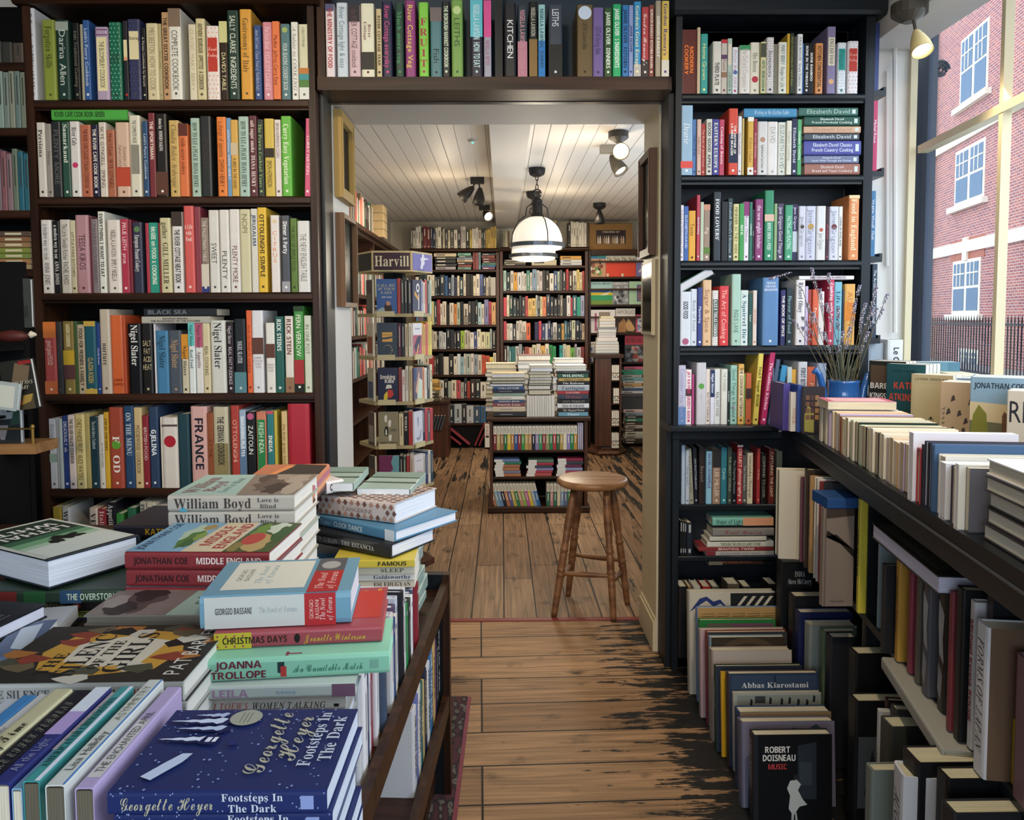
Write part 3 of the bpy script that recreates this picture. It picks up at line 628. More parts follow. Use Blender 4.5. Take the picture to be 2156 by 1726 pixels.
# ---------------------------------------------------------------- the shelved books, row by row, as read off their spines
Z12 = 0.25494; ZB = 0.1738; ZH = 0.18553; ZR = 0.2202; ZS = 0.20857
def leftrow(i, da, db, where):
    a = '\n'.join(da.strip().split('\n')); oy = [0, 0, 420, 420, 800][i]; s = ZB if i == 4 else Z12
    # second half was read from a view that starts at x = 340: shift it into the first view's units
    k = 340 / s
    out = []
    for q in db.strip().split('\n'):
        w = q.split(' ', 2); out.append(f"{float(w[0]) + k:.1f} {float(w[1]) + k:.1f} {w[2]}")
    row(where, 'cookbooks in the brown bookcase', (0, oy, s), LSZ[i], LY, a + '\n' + '\n'.join(out))
def build_left_rows():
    leftrow(0, '''178 206 185 b4b4ac
207 272 62 d9dce2|Ballymaloe  DARINA ALLEN|334 b
335 442 160 8c9b3a|Forgotten Skills|434a20 b|u.08:.6
455 560 165 1e3b35|Darina Allen|c5d0c8 s|b.02:.13:9aa59a
594 646 190 15151a|Irish Traditional Cooking|776 s
650 672 195 aaa690
677 730 165 2c5c9e|Leith's Pastry Cookbook|d5dde8 s
780 885 222 b3a0bd|THE BLOOMSBURY COOKBOOK|332 s|p.14:.88:e4dcae b.03:.045:7a4468 b.1:.115:7a4468 u.2:.84
890 990 180 126b52|Mastering|the Art|of French|Cooking|333 b|n8ecfae
1005 1044 170 24242c|Julia|d33 s|p.24:.5:ddd4a8 H
1047 1150 157 33375c|Mastering|444 b|p.15:.5:ddd4a8 n4a5078 H u.17:.3
1160 1195 230 17171c|A Persian Cookbook by Barachi|c9c4b4 s
1198 1295 190 d8cba2|MRS BEETON  HOW TO COOK|8c8468 s
1296 1322 190 b3a87c|DELIA'S CAKES|7d7450 s
1324 1392 97 c39a6e|THE GREAT DIXTER COOKBOOK|2a2018 S''', '''52 152 70 e4e2d6|COMPLETE COOKBOOK|434a48 s|b.0:.2:7d6a58 u.24:.9
213 274 197 dcd5bb|CLASSIC MARY BERRY|b5aa80 s
276 352 152 d4ca9c|ANTHONY BOURDAIN  APPETITES  A COOKBOOK|443c28 S
364 467 213 e8ded6|French|Cooking|f4c8b8 c|p.16:.62:b5382c ndb8880 H u.2:.5
470 536 173 28190f|DAVID'S TABLE|e0d8a8 s|b.0:.27:c9c98e u.4:.88
538 632 87 1e3a31|SALLY CLARKE  INGREDIENTS|d5ddd0 s
642 738 78 dd9f32|Gastronomy of Italy|5c4a24 b|u.1:.7
757 815 205 2b4b82|Anna Del Conte  Classic Food of Northern Italy|b8c4d8 i
828 905 178 d48a98|Perfect Host  FELICITY CLOAKE|f0dce0 i
909 972 178 e6763c|Madhur Jaffrey Curry Easy|6a2814 s|u.18:.82
977 1052 195 50787f|FOUR SEASONS COOKERY BOOK|d5e0dc s|d.08:.3:9cae60 u.26:.88
1064 1120 178 e3e3dc|A Salute to COOKING|5a5a54 i
1128 1208 200 d3d1b0|A YEAR AT OTTER FARM|5f6a4c s|u.04:.3 b.58:.66:b8763a b.66:.74:3f8f94 b.74:.84:4f7a3c b.84:1:d9dcd6''', 'from the doorway on the top shelf of the brown bookcase')
    leftrow(1, '''298 364 1012 d8d4c8|Persiana|2c2a28 b|u.06:.5
366 412 1020 9a948c|Morito|5c5650 s
414 492 1003 272a2e|PLENTY MORE|555 S
496 566 1003 2c5446|Samarkand|e4e6d8 b|u.03:.55
572 650 1003 e0dcd8|River Cafe|222 b|u.08:.32 d.58:.3:c33a6a
653 742 1028 bb6a4c|THE RIVER CAFE CLASSIC ITALIAN COOKBOOK|4c2014 s
748 802 1028 1c1c3c|THE RIVER CAFE COOK BOOK|e6e2d8 S
806 868 1008 ddd2c4|SKYE GYNGELL  SPRING|5c5048 s
870 938 1070 b06a4c|How I Cook  SKYE GYNGELL|5a2a1a s
942 1057 1008 d9b8a0|Essentials of|Italian Cooking|6c2c20 i|b.6:.86:b84a34 u.3:.62
1060 1150 952 ddd9c4|THE COMPLETE NOSE|333 s|p.36:.72:8a887c u.06:.34
1170 1212 1000 2c5078|Leith's Pastry Cookbook|c8d4e0 s
1214 1268 930 7c3038|THE SPORTSMAN|ecdcd0 S|u.1:.55
1272 1370 938 1b1818|donna hay  MODERN BAKING|e8e4e0 b|u.06:.45 b.7:.98:5c3a2c''', '''52 136 992 cfae66|Claudia Roden Arabesque|4c3a1c i
137 212 1020 e0743c|middle eastern cookery|5a2410 s|b.0:.17:5c2c24 u.2:.7
230 305 972 a8c4b4|HOW TO EAT a PEACH  DIANA HENRY|2c3a34 b
310 405 960 22282a|MORO|3c3030 s
450 528 965 e8802c|a change of appetite  DIANA HENRY|6c3414 s
530 566 972 6a9cc8|pickled lemons  DIANA HENRY|e0e8f0 s
568 626 990 d8a848|A BIRD IN THE HAND|5c4418 s|b.3:.46:c9b898 u.5:.9
628 712 960 a8c4b8|HOW TO EAT a PEACH  DIANA HENRY|2c3a34 b
714 780 953 5c2630|salt sugar smoke  DIANA HENRY|e8d8d4 b
783 836 985 23302e|The Prawn Cocktail Years|8fb06a b
842 922 978 d4b848|SIMON HOPKINSON|4c3c14 s|b.38:.5:2a2018 u.54:.88
926 978 985 e6dcd6|SIMON HOPKINSON COOKS|6a4a50 s|u.04:.5
982 1066 958 62b83a|Curry Easy Vegetarian|e4f0d0 b|u.1:.85
1166 1216 975 d8507c|CURRY NATION|f4dce4 s|l2''', 'from the doorway on the second shelf of the brown bookcase')
    leftrow(2, '''330 415 168 e0dcd6|a modern way to cook  ANNA JONES|44423e s
420 482 175 15161a|a modern way to eat  ANNA JONES|d8d8d4 b
483 568 165 d2ccc0|The Little Swedish Kitchen  RACHEL KHOO|3c3a34 s
570 612 170 d0c6a4|LITTLE PARIS KITCHEN|3c3424 s
615 722 128 b98a92|TESSA KIROS|4c2c34 s|u.25:.7
724 746 140 6c3440
748 800 160 857a7c|FALLING CLOUDBERRIES|5a5052 s
801 856 98 dfe0d4|EVERYTHING I WANT TO EAT|222 S|u.03:.8
876 982 168 e4dad0|NIGELLA LAWSON  SIMPLY NIGELLA|5a4a44 s|u.14:.84
985 1050 160 b8304c|PRUE LEITH  prue|f0dce0 s|u.05:.6
1052 1080 165 7c2434
1084 1165 186 34374c|European Peasant Cookery|d8d8d4 b|d.1:.3:5c8054 u.18:.7
1196 1222 194 b03448
1226 1296 190 2c907c|McGEE on FOOD & COOKING|e0ecd8 S|b.0:1:2c907c
1298 1314 194 8c2c30
1316 1405 152 d0c89c|gather  GILL MELLER|3c3a24 b''', '''80 166 100 e2deda|THE RIVER COTTAGE MEAT BOOK|222 S|b.0:.18:3c302c u.22:.88
180 262 53 d85a54|A Life|with|Food|f0d8d0 b|H u.2:.42
264 318 60 8c3c48
320 382 150 8c7a6c|THE PALESTINIAN TABLE|dcd4c8 s|b.62:.92:d0c8b8 b.92:1:2c3c78 u.04:.58
384 468 87 dcdad2|SWEET|4a4a46 s|u.4:.65
474 552 85 e0ddd6|PLENTY|4a4a46 s|u.46:.88
555 638 80 e2ded8|PLENTY MORE|6c3444 s|u.44:.88
640 726 80 d2cca6|NOPI|7c7854 s|u.06:.28
730 786 75 dcdad0|JERUSALEM|2c4a68 S|u.06:.45
788 862 66 e8bc28|OTTOLENGHI SIMPLE|3c3410 S|u.08:.82
896 968 130 e8e0da|C|I|T|R|U|S|e08a50 s|u.2:.62 H d.08:.25:d8c8a0
985 1052 132 4c5058|Dinner & Party|e8e8e8 S|b.86:1:9a9aa0 u.08:.5
1058 1114 155 5c7a2c|THE ART OF SIMPLE FOOD|2c3c14 s|u.1:.72
1118 1218 176 e0deda|THE NEW ENGLISH TABLE|7a7870 s|u.18:.85''', 'from the doorway on the third shelf of the brown bookcase')
    leftrow(3, '''352 456 1010 c0504a|good good FOOD|f4d8c8 s|b.0:.22:d87a3c u.26:.6 b.82:1:d07040
458 502 1008 3c3a3c|COOKBOOK|555 s
506 598 1005 8c7a40|GARDEN COOKBOOK|e8e0b8 S|u.04:.35 b.4:.6:c8a838 b.6:.8:5c3c40
600 626 1005 44643c
628 690 1032 c8b89c|FOOD FOR FRIENDS & FAMILY|222 S
692 786 1004 1f5c6c|CLAUDIA RODEN|d8b860 s|b.0:.07:c8a850 b.93:1:c8a850 u.5:.85
788 816 1020 24448c|Claudia Roden|d8dcf0 s
818 900 906 c6b8a4|nurture|3c342c b|u.4:.66
902 1004 955 d9652c|Lateral|Cooking|7c2c10 S|H u.8:.9
1006 1030 960 b84c24
1050 1160 1025 101014|Nigel Slater|e4e4e0 b|u.02:.6
1162 1252 1025 1a1816|SALT|FAT|ACID|HEAT|c0b088 s|H u.15:.75
1262 1276 1025 d8d8e0
1280 1390 1082 3f7fa8|Nigel Slater|16323f b|u.08:.6''', '''52 160 1080 4c5460|Nigel Slater|b0906c b|u.15:.6
162 216 1112 cfc4a8|Nigel Slater|2c2a24 b|b.0:.42:cf8c2c u.15:.75
218 268 1006 dfe6e4|Nigel Slater  Real Food|204c4c b|b.0:.34:62b8b4 u.05:.65
272 332 1006 e2e0dc|Nigel Slater  Appetite|5c2c3c b|b.0:.36:b45a74 u.05:.65
334 392 1004 d8caa0|REAL COOKING|4c4024 s|u.35:.75
396 520 998 d4d4cc|Nigel Slater|2c2c2c b|u.03:.66
528 585 1012 221820|Nigel Slater  REAL FAST PUDDINGS|c8bcc0 s
590 688 985 1a2026|NIGEL SLATER|d0d4d4 b|b.72:1:54808a u.3:.6
692 736 915 e2632c|how to cheat at cooking|7c2c10 s
738 832 916 dfdfe4|COMPLETE|ILLUSTRATED|COOKERY|COURSE|8c8488 s|b.33:.53:5c3a30 H u.56:.7
858 932 1018 e2e0d8|COMPLETE|COOKERY|COURSE|8c8488 s|b.3:.5:5c3a30 H u.58:.7
934 1004 965 1f5c54|RICK STEIN'S|e0e8e0 S|u.04:.45
1012 1082 962 ddd6ca|RICK STEIN|6c3434 S|u.04:.5 b.8:1:8c6c50
1086 1166 880 3f8f3c|FERN VERROW|e8f0d8 s|b.0:.06:1c3c1c b.62:.9:a02c30 b.9:1:141a14 u.1:.58
1172 1230 958 cdd4be|IN ONE POT|6c7460 s|u.12:.5''', 'from the doorway on the fourth shelf of the brown bookcase')
    leftrow(4, '''572 662 474 d6d4d6|Deliciously Ella|5c5a5c i|u.07:.45 b.5:.62:9cb09c
663 706 462 c8c8c8
707 740 470 c4ccc4
741 814 435 243c80|DELICIOUSLY ella|dfe2ec s|u.08:.5
818 900 425 dccfc8|THE SILVER PALATE COOKBOOK|44403c S|u.05:.66
902 1016 415 dccb88|CHEZ PANISSE FRUIT  ALICE WATERS|5c4c24 s
1018 1068 405 b8a868
1072 1175 448 1c3c48|The Little Library Cookbook|c0d0d0 s|u.06:.45
1178 1198 440 d8d4cc
1200 1250 420 dcd8cc|IN MY KITCHEN|6c6860 s|u.35:.75
1252 1306 390 d8a820|STEP BY STEP SOUPS|3c3010 S|u.08:.5
1308 1476 332 a84830|F   OD|ece4dc b|d.46:.33:5c9a30 u.32:.84
1486 1608 318 28486c|ON THE MENU|c8d4dc b|u.08:.6
1612 1708 335 d2b680|MOOSEWOOD COOKBOOK|4c3c20 s|u.22:.82
1716 1790 430 8c2430|BRITISH FOOD|e0c8c0 s|u.12:.66
1792 1905 325 2c4060|GJELINA|e8ecec S|u.28:.6
1935 1968 450 dcd2c4''', '''1 190 452 dfd6cc||222|d.34:.38:a82030 b.1:.13:5c4c4c
192 330 410 22424c
346 545 320 d8a8a0|FRANCE|1c1c2c S|u.12:.8
548 640 400 94502c|AT THE|5c2c14 s
624 800 325 c4bca0|THE GERMAN COOKBOOK|2c2a24 S|b.45:1:8c8058 u.12:.72
832 930 310 b03c30|OTTOLENGHI|e0b0a0 s|u.1:.76
934 1014 365 9cb4cc|SMASHING PLATES|f0f4f8 S|b.5:1:5c7898 u.08:.6
1018 1132 385 14181a|ZAITOUN|e8e8e4 s|d.06:.36:b85a80 u.18:.56
1140 1262 388 d07c60|FRESH INDIA|d8ecd0 s|p.1:1:2c8048 u.14:.55
1270 1352 375 2c7c80|INDIA|f0f0e8 S|b.0:.04:c05060 u.28:.58
1356 1392 372 c8b440
1446 1516 380 d8bc80|the little green kitchen|6c5020 s
1524 1785 288 b02034||222|''', 'from the doorway on the fifth shelf of the brown bookcase')
def build_header():
    data = '''130 228 42 e0d4d8|THE MINISTRY OF FOOD|a02c34 S|b.0:.1:4c5070
254 378 25 c4d4e0|River Cottage light & easy|5c7080 s
394 522 52 d0b4bc|the RIVER COTTAGE cookbook|5c3c44 s|b.0:.24:2a2a30
532 680 35 dfdfc8|River|Cottage|6c2c34 b|u.15:.6 b.66:.9:2c2c28
708 768 100 c9b88c|RIVER COTTAGE YEAR|2c2c24 S
772 888 12 1c1c40|River Cottage everyday|d0508c s
924 1018 32 153a30|Much more veg|3c8c5c b
1034 1152 0 8c3478|River Cottage Veg|e4d058 s
1192 1300 30 7cc840|F|R|U|I|T|a02c44 b|u.2:.88 H
1322 1452 82 4c7c84|Fish|1c3438 s|b.0:.2:6c6464 u.55:.85
1456 1546 18 10141a|THE BOROUGH MARKET COOKBOOK|c8d8c0 S
1562 1690 0 74a04c|LEITHS|38542c s|d.13:.36:b8d090 u.22:.62
1778 1916 0 1c1c30|NIGELLA LAWSON  HOW TO EAT|b8d8e0 S|b.0:.48:5cb8c8
1930 2014 0 a0a0b0|NIGELLA BITES|9c4c78 s|b.0:.48:d05090 u.52:.85'''
    k = 380 / ZH
    more = '''115 250 40 12141e|KITCHEN|e8e8ec s|u.23:.75
268 376 65 2c3c44|NIGELLA LAWSON  EXPRESS|c08c98 S|b.5:1:b87c8c
398 490 20 0c0e12|NIGELLA LAWSON|b0b0a0 S|b.5:1:84683c u.08:.46
505 580 48 9ccccc|NIGELLA LAWSON  SUMMER|24506c S|b.5:1:2c78bc
622 775 55 3c4450|LEITHS|d8e0e8 s|b.55:1:20201e u.06:.3
944 1120 55 6c5834|LEITHS Cookery Bible|2c2414 s|d.11:.43:c8d4e4 u.25:.62
1124 1248 82 74609c|LEITHS Baking Bible|40305c s|u.28:.68
1254 1342 86 34542c|JAMIE OLIVER  DINNERS|e0ecd8 S
1350 1444 48 1cb068|JAMIE OLIVER  5 INGREDIENTS|e8f4ec S
1456 1530 58 2878b8|JAMIE OLIVER  KITCHEN|10284c S
1533 1584 58 8c9ccc|JAMIE OLIVER|24346c S
1590 1670 18 2c94c8|Gordon's Great Escape|f0e8b0 b|b.84:1:c0b8b0
1680 1762 75 b83c40|Gordon Ramsay's|f4e0d8 c|b.76:1:3c3430
1766 1820 50 8c4438|GORDON RAMSAY KITCHEN HEAVEN|e8d4c4 S
1840 1900 0 ac9c84|GORDON RAMSAY|f0e8d8 S
1910 1994 4 e0bc50|Gordon Ramsay's|4c3474 b|u.04:.72 b.78:1:d8d0c0'''
    out = []
    for q in more.strip().split('\n'):
        w = q.split(' ', 2); out.append(f"{float(w[0]) + k:.1f} {float(w[1]) + k:.1f} {w[2]}")
    row('from the window end on the shelf over the doorway', 'cookbooks on the shelf over the doorway', (660, 0, ZH), HZ, HY, data + '\n' + '\n'.join(out))
def build_right_rows():
    g = 'books in the black bookcase'
    W = 'from the doorway on the %s shelf of the black bookcase'
    row(W % 'top', g, (1400, 20, ZR), RSZ[0], RY, '''158 310 190 5c1f18|MODERN|COOKERY|ee7a2c S|u.24:.7 P
312 342 170 c8b090
345 414 232 2f9c94|Home Grown|e0e088 s
460 542 305 d9d3c8|THIRD PLATE|44423e S|u.4:.84
546 602 282 c9bcae|Food|6c4c4c s|b.0:.07:b83038 b.28:.36:5c3c5c b.6:.7:8c6c54
604 648 274 a8bcac|LUKE BARR|5c6c60 s|p.1:.48:d8c8b4 u.62:.9
652 706 355 dfe3e8|Perfect Meal  JOHN|a83c58 i|d.54:.38:3c6ca8
718 820 340 e4dcd2|The Oxford Companion|b0a8a0 s|b.0:.1:3c8c58
824 914 310 e2dac4|Mrs Beeton|7c7864 b|u.2:.58 d.72:.34:b03440
918 970 310 d4cc94|HOTEL BEMELMANS|2c5c54 S|u.36:.9 b.03:.3:4c4c3c
974 1044 268 dcd4d0|Summers|3c3c44 i|n4c4448
1046 1088 325 7c7664
1092 1172 310 e2ddcc|MARY BERRY  Recipe for Life|2f6470 s
1176 1202 226 d4ac28
1204 1240 226 2c3424|Simple French Cooking for English Homes|b8b060 i
1276 1326 230 e4e4e2|PAUL BOCUSE  Simply Delicious|5c5c64 s
1328 1340 318 3c74b8
1342 1385 318 14141a|BONE IN THE THROAT|e8e4e0 S
1388 1430 318 121216|GONE BAMBOO|e8e4e0 S
1448 1520 318 d98f4e|KITCHEN CONFIDENTIAL|3c2010 S
1562 1642 160 857a9e|ENGLISH FOOD|4c4468 b|p.16:.58:ddd4b4 u.18:.56 d.08:.3:e0c8a0 d.82:.3:d8a878
1660 1742 312 dfe2e6|Penguin|2c6c64 s|p.12:.54:2a8c84 n7ca0b0 u.16:.5
1756 1858 300 e4dfe2|French|Cooking|e0a898 c|p.14:.58:b0382c nc07c7c H u.2:.4''', from_end=False)
    row(W % 'second', g, (1400, 20, ZR), RSZ[1], RY, '''155 270 916 93b6d0|Dearie|f0f4f4 i|b.8:.9:d85048 u.25:.55
272 306 1046 4c7cb8|GREAT WAR|1c3050 b
310 350 1050 d8b4a4|Italian Food|8c5c4c s
356 394 1088 b03430|The Book of Jewish Food|e8b8a8 s
398 454 1048 d4d2c4|GOOD GOOD APPLE|34343c S
456 522 1050 3a3c90|EASTERN EUROPE|e8ecd8 b
526 574 1050 c03c60|Cooking of Russia|f0d8d8 b
612 700 948 d8432c|THE MOTHER OF|LA MERE BRAZIER|f0e8e0 S|b.38:.82:1c2440
704 738 1020 e0e0e4|Piano Cookbook|8c5060 s
742 762 1040 c8b068
796 852 985 d8ac3c|Felicity Cloake|8c3c28 i|b.0:.14:e8e4d4 b.88:1:e0e0d8 u.4:.8
854 886 1044 9c2438|Perfect Christmas|ecd0d0 i
890 985 1070 d4d0cc|English Bread and Yeast Cookery|4c4844 s|d.34:.26:b08870 u.44:.88
988 1086 1070 e4ddd8|DAVID|a8a4a0 s|u.1:.4
1090 1164 1074 dedfd2|ELIZABETH DAVID|7c8c80 s
1166 1215 1064 e0dcc8|French Cooking|98a08c s
1218 1270 1044 1a1c44|Elizabeth David|d8d8e4 b
1272 1312 1050 52a86c|Summer Cooking|e0f0e0 b''', from_end=False)
    row(W % 'third', g, (1400, 380, ZR), RSZ[2], RY, '''146 182 235 dcd8e0|A Book of Mediterranean Food|8c8494 s
184 228 245 3460a8|ELIZABETH DAVID|d0d8e8 s
230 298 288 e0a428|Taste|5c3c14 s|u.25:.5
308 340 138 b8344c|Gastronomy|c8d4e8 S
344 376 205 bcc8b0
378 438 226 9c8474|Pig|e0d4c4 s|b.0:.1:c89078 b.76:.88:5c7c3c
468 538 110 28323c|FOOD LOVERS'|e8e8e8 b|u.1:.7
546 608 200 12141a
610 655 168 243c44|Elizabeth David's Christmas|c8d4d4 i
660 714 222 d8cf90|MENINHER AS THEY WERE|5c5424 s
716 762 220 3c9c4c|M.F.K.|e4f0d8 S
764 812 200 e8e4ec|Roast Chicken|8c5c80 s|b.0:.24:8c3c74
814 842 205 2c7460|COOKING|d0e0d8 S
844 866 275 1c1c24|Simple|b0b0b8 s
868 945 178 8a3370|the new english kitchen|f0d4e4 s|u.1:.8
958 1046 95 2a8c64|HONEY FROM A WEED|e4f4e8 b|b.34:.44:d8b4a0 u.46:.85
1050 1078 220 8cac78
1082 1144 220 4c3c5c|Jane Grigson Good Things|d8d0dc s
1150 1225 235 3f9e74|FASTING and FEASTING|d4f0e0 s|u.2:.8
1230 1278 226 c8d0d8|Jane Grigson|dcdcf0 s|b.0:.48:34244c b.85:1:2c2c4c u.04:.46
1282 1346 245 d0d0dc|Jane Grigson|8c8c98 s|d.38:.3:4c3c34
1348 1446 245 c9c9dc|Jane Grigson|8c8c98 s|d.38:.3:b89048
1450 1540 245 dcdcda|Jane Grigson|90908c s|d.44:.2:b85c4c u.5:.8
1542 1574 250 34141c|Dictionary|a84c58 S
1576 1666 248 d2d2e2|Jane Grigson|8c8c98 s|d.38:.3:6c3434
1668 1704 248 e2e0da|LIVING IN ENGLAND|2c2a2a s
1762 1862 140 e08a4c|Food in England|f0dcb4 b|b.0:.05:e0c898 u.06:.85''', from_end=False)
    row(W % 'fourth', g, (1400, 380, ZR), RSZ[3], RY, '''146 252 1062 ccd4e0|GOOD FOOD|1c2434 S|d.08:.3:a05878 d.92:.3:a05878 u.18:.5
254 312 1036 ccd6e4|Book of Food|7c8490 s
314 360 1022 2c3c84|Mastering|d8dce8 s
366 450 950 d9b48c|Sugar & Spice|8c6444 s
456 514 1050 e0dcd8|THE ALICE B TOKLAS COOKBOOK|e0dce0 S|p.16:.84:2c4c3c n3c343c
522 612 1008 d03034|The Art of Cooking|ecb8b0 s
640 728 895 a4c8b8|INGLIS LANE|54786c s|u.5:.82
730 804 1048 cfdcd8|A Squirrel Die|2c5c74 b
806 842 1080 1f4f4c|Salad|c0d0c0 s
846 884 1050 dccfc4|ORANGES|c0684c s
935 1090 928 5684b8|FRENCH|COUNTRY|HOUSEWIFE|e8ecf4 b|H u.06:.2
1116 1164 1046 2c2c64|THE BOOK OF SPICE|e8e0d8 S
1168 1230 1022 1c2c34|Flavour of Food|8cb0b8 s
1256 1346 950 e6e2e2|Richard Olney|2c2434 b|u.04:.5
1348 1375 1010 c8b8dc
1378 1412 1042 a83c34|Arabella|e0b0a0 s
1414 1470 1040 dc5c34|Penguin|f0d8c8 s
1472 1530 1060 e8e0dc
1572 1626 942 c83058|Cooking with Pomiane|f4dce4 S|u.06:.8
1628 1704 968 78b8cc|Life is Meals|1c4c64 b|u.15:.75
1706 1724 1040 2c3448
1726 1830 988 e2a84c|AUDREY'S|c8783c s|b.3:.6:d8842c''', from_end=False)
    row(W % 'fifth', g, (1400, 720, ZS), RSZ[4], RY, '''136 212 235 b4b4cc|Consider the Fork|8c90b0 s|b.7:1:5c7cac
214 274 280 e8e0e4|JAY RAYNER  GREEDY MAN|b02c5c S|b.35:.48:3c2c30 u.03:.9
276 300 325 a83c74
320 418 208 c4c4cc|The Flavour Thesaurus|7c7c88 i|d.38:.3:58984c u.5:.62
420 462 275 dcd0c8|REAL FAST PUDDINGS|4c4844 s|u.42:.9
464 506 282 d8d8e8|Nigel Slater|d4dcf0 S|b.0:.5:1c2c54 u.04:.46
508 568 272 d8dcdc|REAL FAST FOOD|4c4c4c s|u.42:.86
570 634 272 dadad2|THE STARRED|9c9c90 s|u.06:.4
638 666 302 1e2c2c|CLASSICS|b0c0b8 S
668 738 235 96c4b8|Good Things in England|3c5c54 s|d.72:.2:b890b0
742 802 222 d8a850|THE COOKBOOK NOTEBOOK|54401c S|p.1:.88:e4d4b4
804 822 320 7c9c48
824 880 315 c05c30|Fire|3c2414 s|b.3:.5:3c2820
900 954 112 dcc850|THAT Sugar BOOK|4c4418 S|l4
980 1036 98 b81c60|The Gaillean Kitchen|f0d8e4 b|l7
1050 1090 168 4c5c7c|Faviken|b8c4d4 s|l7
1092 1108 262 5c6c84
1110 1170 228 3494c8|||l7
1178 1232 248 1c2438|A Kitchen|a8b4cc i
1236 1284 252 c0d0d0|Tamarind|4c6c6c i
1286 1332 278 e0a838|Le Repertoire|4c3814 s
1350 1442 200 d9dce2|FIRST BITE|3c4450 S|u.1:.4
1446 1528 252 dc6c48|Penguin|f0c8b4 s
1545 1640 215 b0c0d8''', from_end=False)
    row(W % 'sixth', g, (1400, 720, ZS), RSZ[5], RY + 0.06, '''172 210 1045 b0c4d8
212 250 1092 b8c4d4|DIANE ARBUS|5c7898 s
252 300 1080 9c9c8c|Story of Photography|5c5c54 s|l-3
306 346 1070 1a1c28|ON PHOTOGRAPHY|b0b8c8 s|l-2
350 410 1062 2c2424|Beyond|8c7c74 s
422 480 1105 8cc4e0|DAVID LACHAPELLE|5c3c7c S|u.04:.7
486 568 1085 a08470|LEE MILLER|e0d0c0 s|b.0:.33:2c2a2c u.36:.86
572 632 1065 2c7c90|Cindy|a8dce0 s
636 680 1060 3c4c44|THE GREAT WORLD|a8b49c s
684 728 1120 14161c|The Ongoing Moment|90989c s
734 790 1040 b0282c|COLLECT photography|ecd4cc S|b.0:.03:d8d8d8
792 836 1145 5c5c5c|The Unseen Eye|c8c8c4 s
838 894 1120 dcd2b4|Understanding a Photograph|4c4434 s
938 970 1075 b03438|On Being|e0b0a8 s
976 1026 1125 181818|COMMAND TO LOOK|a8a89c s
1056 1112 1078 6c2420|CAPTURING THE LIGHT|e8d4b8 s
1130 1190 1105 6c7464''', from_end=False, vis=0.9)
# ---------------------------------------------------------------- the book table at the lower left
GX = Vector((-0.0542, -0.9985, 0)); 
A0 = atZ(930, 1240, 0.60)
BTM = Matrix(((-GX.y, GX.x, 0, A0.x), (GX.x, GX.y, 0, A0.y), (0, 0, 1, 0), (0, 0, 0, 1)))
# local frame of the table: x to the aisle (0 at the rail), y towards us, z up
BTM = Matrix(((-GX.y, GX.x, 0, A0.x), (-GX.x * -1, GX.y, 0, A0.y), (0, 0, 1, 0), (0, 0, 0, 1)))
AX = Vector((-GX.y, GX.x, 0)).normalized(); BTM = Matrix(((AX.x, GX.x, 0, A0.x), (AX.y, GX.y, 0, A0.y), (0, 0, 1, 0), (0, 0, 0, 1)))
bt = empty('book_table', M=BTM); tag(bt, 'dark wooden book table with side shelves heaped with new hardbacks', 'table')
TT = 0.775
MB().box(-1.7, -0.17, 0.0, 2.0, TT - .03, TT, 'brown_h').obj('table_top', bt)
MB().box(-1.7, -0.185, 0.02, 1.98, 0.28, TT - .031, 'carcass').obj('carcass', bt)
MB().bbox(-0.184, -0.001, 0.0, 2.0, 0.575, 0.5995, .003, 'brown_h').obj('ledge', bt)
MB().box(0.0, 0.018, 0.0, 2.0, 0.572, 0.622, 'brown_v').obj('rail', bt)
MB().box(-0.6, -0.001, 0.0, 2.0, 0.255, 0.2795, 'brown_h').obj('ledge', bt)
MB().box(0.0, 0.018, 0.0, 2.0, 0.25, 0.30, 'brown_v').obj('rail', bt)
MB().box(-0.6, -0.02, 0.02, 1.98, 0.05, 0.08, 'brown_h').obj('ledge', bt)
MB().box(-0.20, 0.0, -0.03, -0.001, .0085, 0.64, 'black_v').obj('end_panel', bt)
MB().box(0.001, 0.02, -0.03, -0.001, .0085, 0.64, 'brown_v').obj('post', bt)
MB().box(-1.7, -1.62, 0.0, 0.08, .0085, TT - .031, 'brown_v').obj('leg', bt); MB().box(-0.1, -0.02, 1.9, 1.98, .0085, 0.25, 'brown_v').obj('leg', bt)
def flat(head, tail, far, zt, T, colr, label, spine=(), front=(), D=None, hard=True, group=None, dz=0, frontcol=None, force=True, page=PAGEW, turn=0, slide=(0, 0), H=None):
    """A book lying face up: pixels of the head and tail ends of its spine edge and of a corner of the fore-edge, all on its top face."""
    h = atZ(*head, zt); t = atZ(*tail, zt); z = (h - t); z.z = 0; HH = H or z.length; z.normalize(); y = Vector((z.y, -z.x, 0))
    if D is None: D = abs((atZ(*far, zt) - t).dot(y))
    M = Matrix(((0, y.x, z.x, t.x + slide[0]), (0, y.y, z.y, t.y + slide[1]), (1, 0, 0, zt - T + dz), (0, 0, 0, 1)))
    if turn: M = M @ Matrix.Rotation(math.radians(turn), 4, 'X')
    return book(M, T, D, HH, hexc(colr) if isinstance(colr, str) else colr, label, group, hard, list(spine), list(front), page, force=force, frontcol=frontcol and hexc(frontcol))
def under(b, n, label, dx=0.004, T=None, spine=None, force=True, stop=None):
    """n more copies beneath a lying book."""
    z = 0; out = []
    for k in range(n):
        t = T or b['T']; z += t + 0.0006
        M = Matrix.Translation((random.uniform(-dx, dx), random.uniform(-dx, dx), -z)) @ b['M']
        if stop and M.translation.z < stop: break
        q = dict(b); q.update(M=M, label=label % ordinal(k + 2) if '%' in label else label, spine=b['spine'] if spine is None else spine, front=[], force=force, T=t); BOOKS.append(q); out.append(q)
    return out
W_ = hexc('ece8e0'); K_ = hexc('1c1a1c')
MINT = 'a9c6bd'
def C(h): return hexc(h)
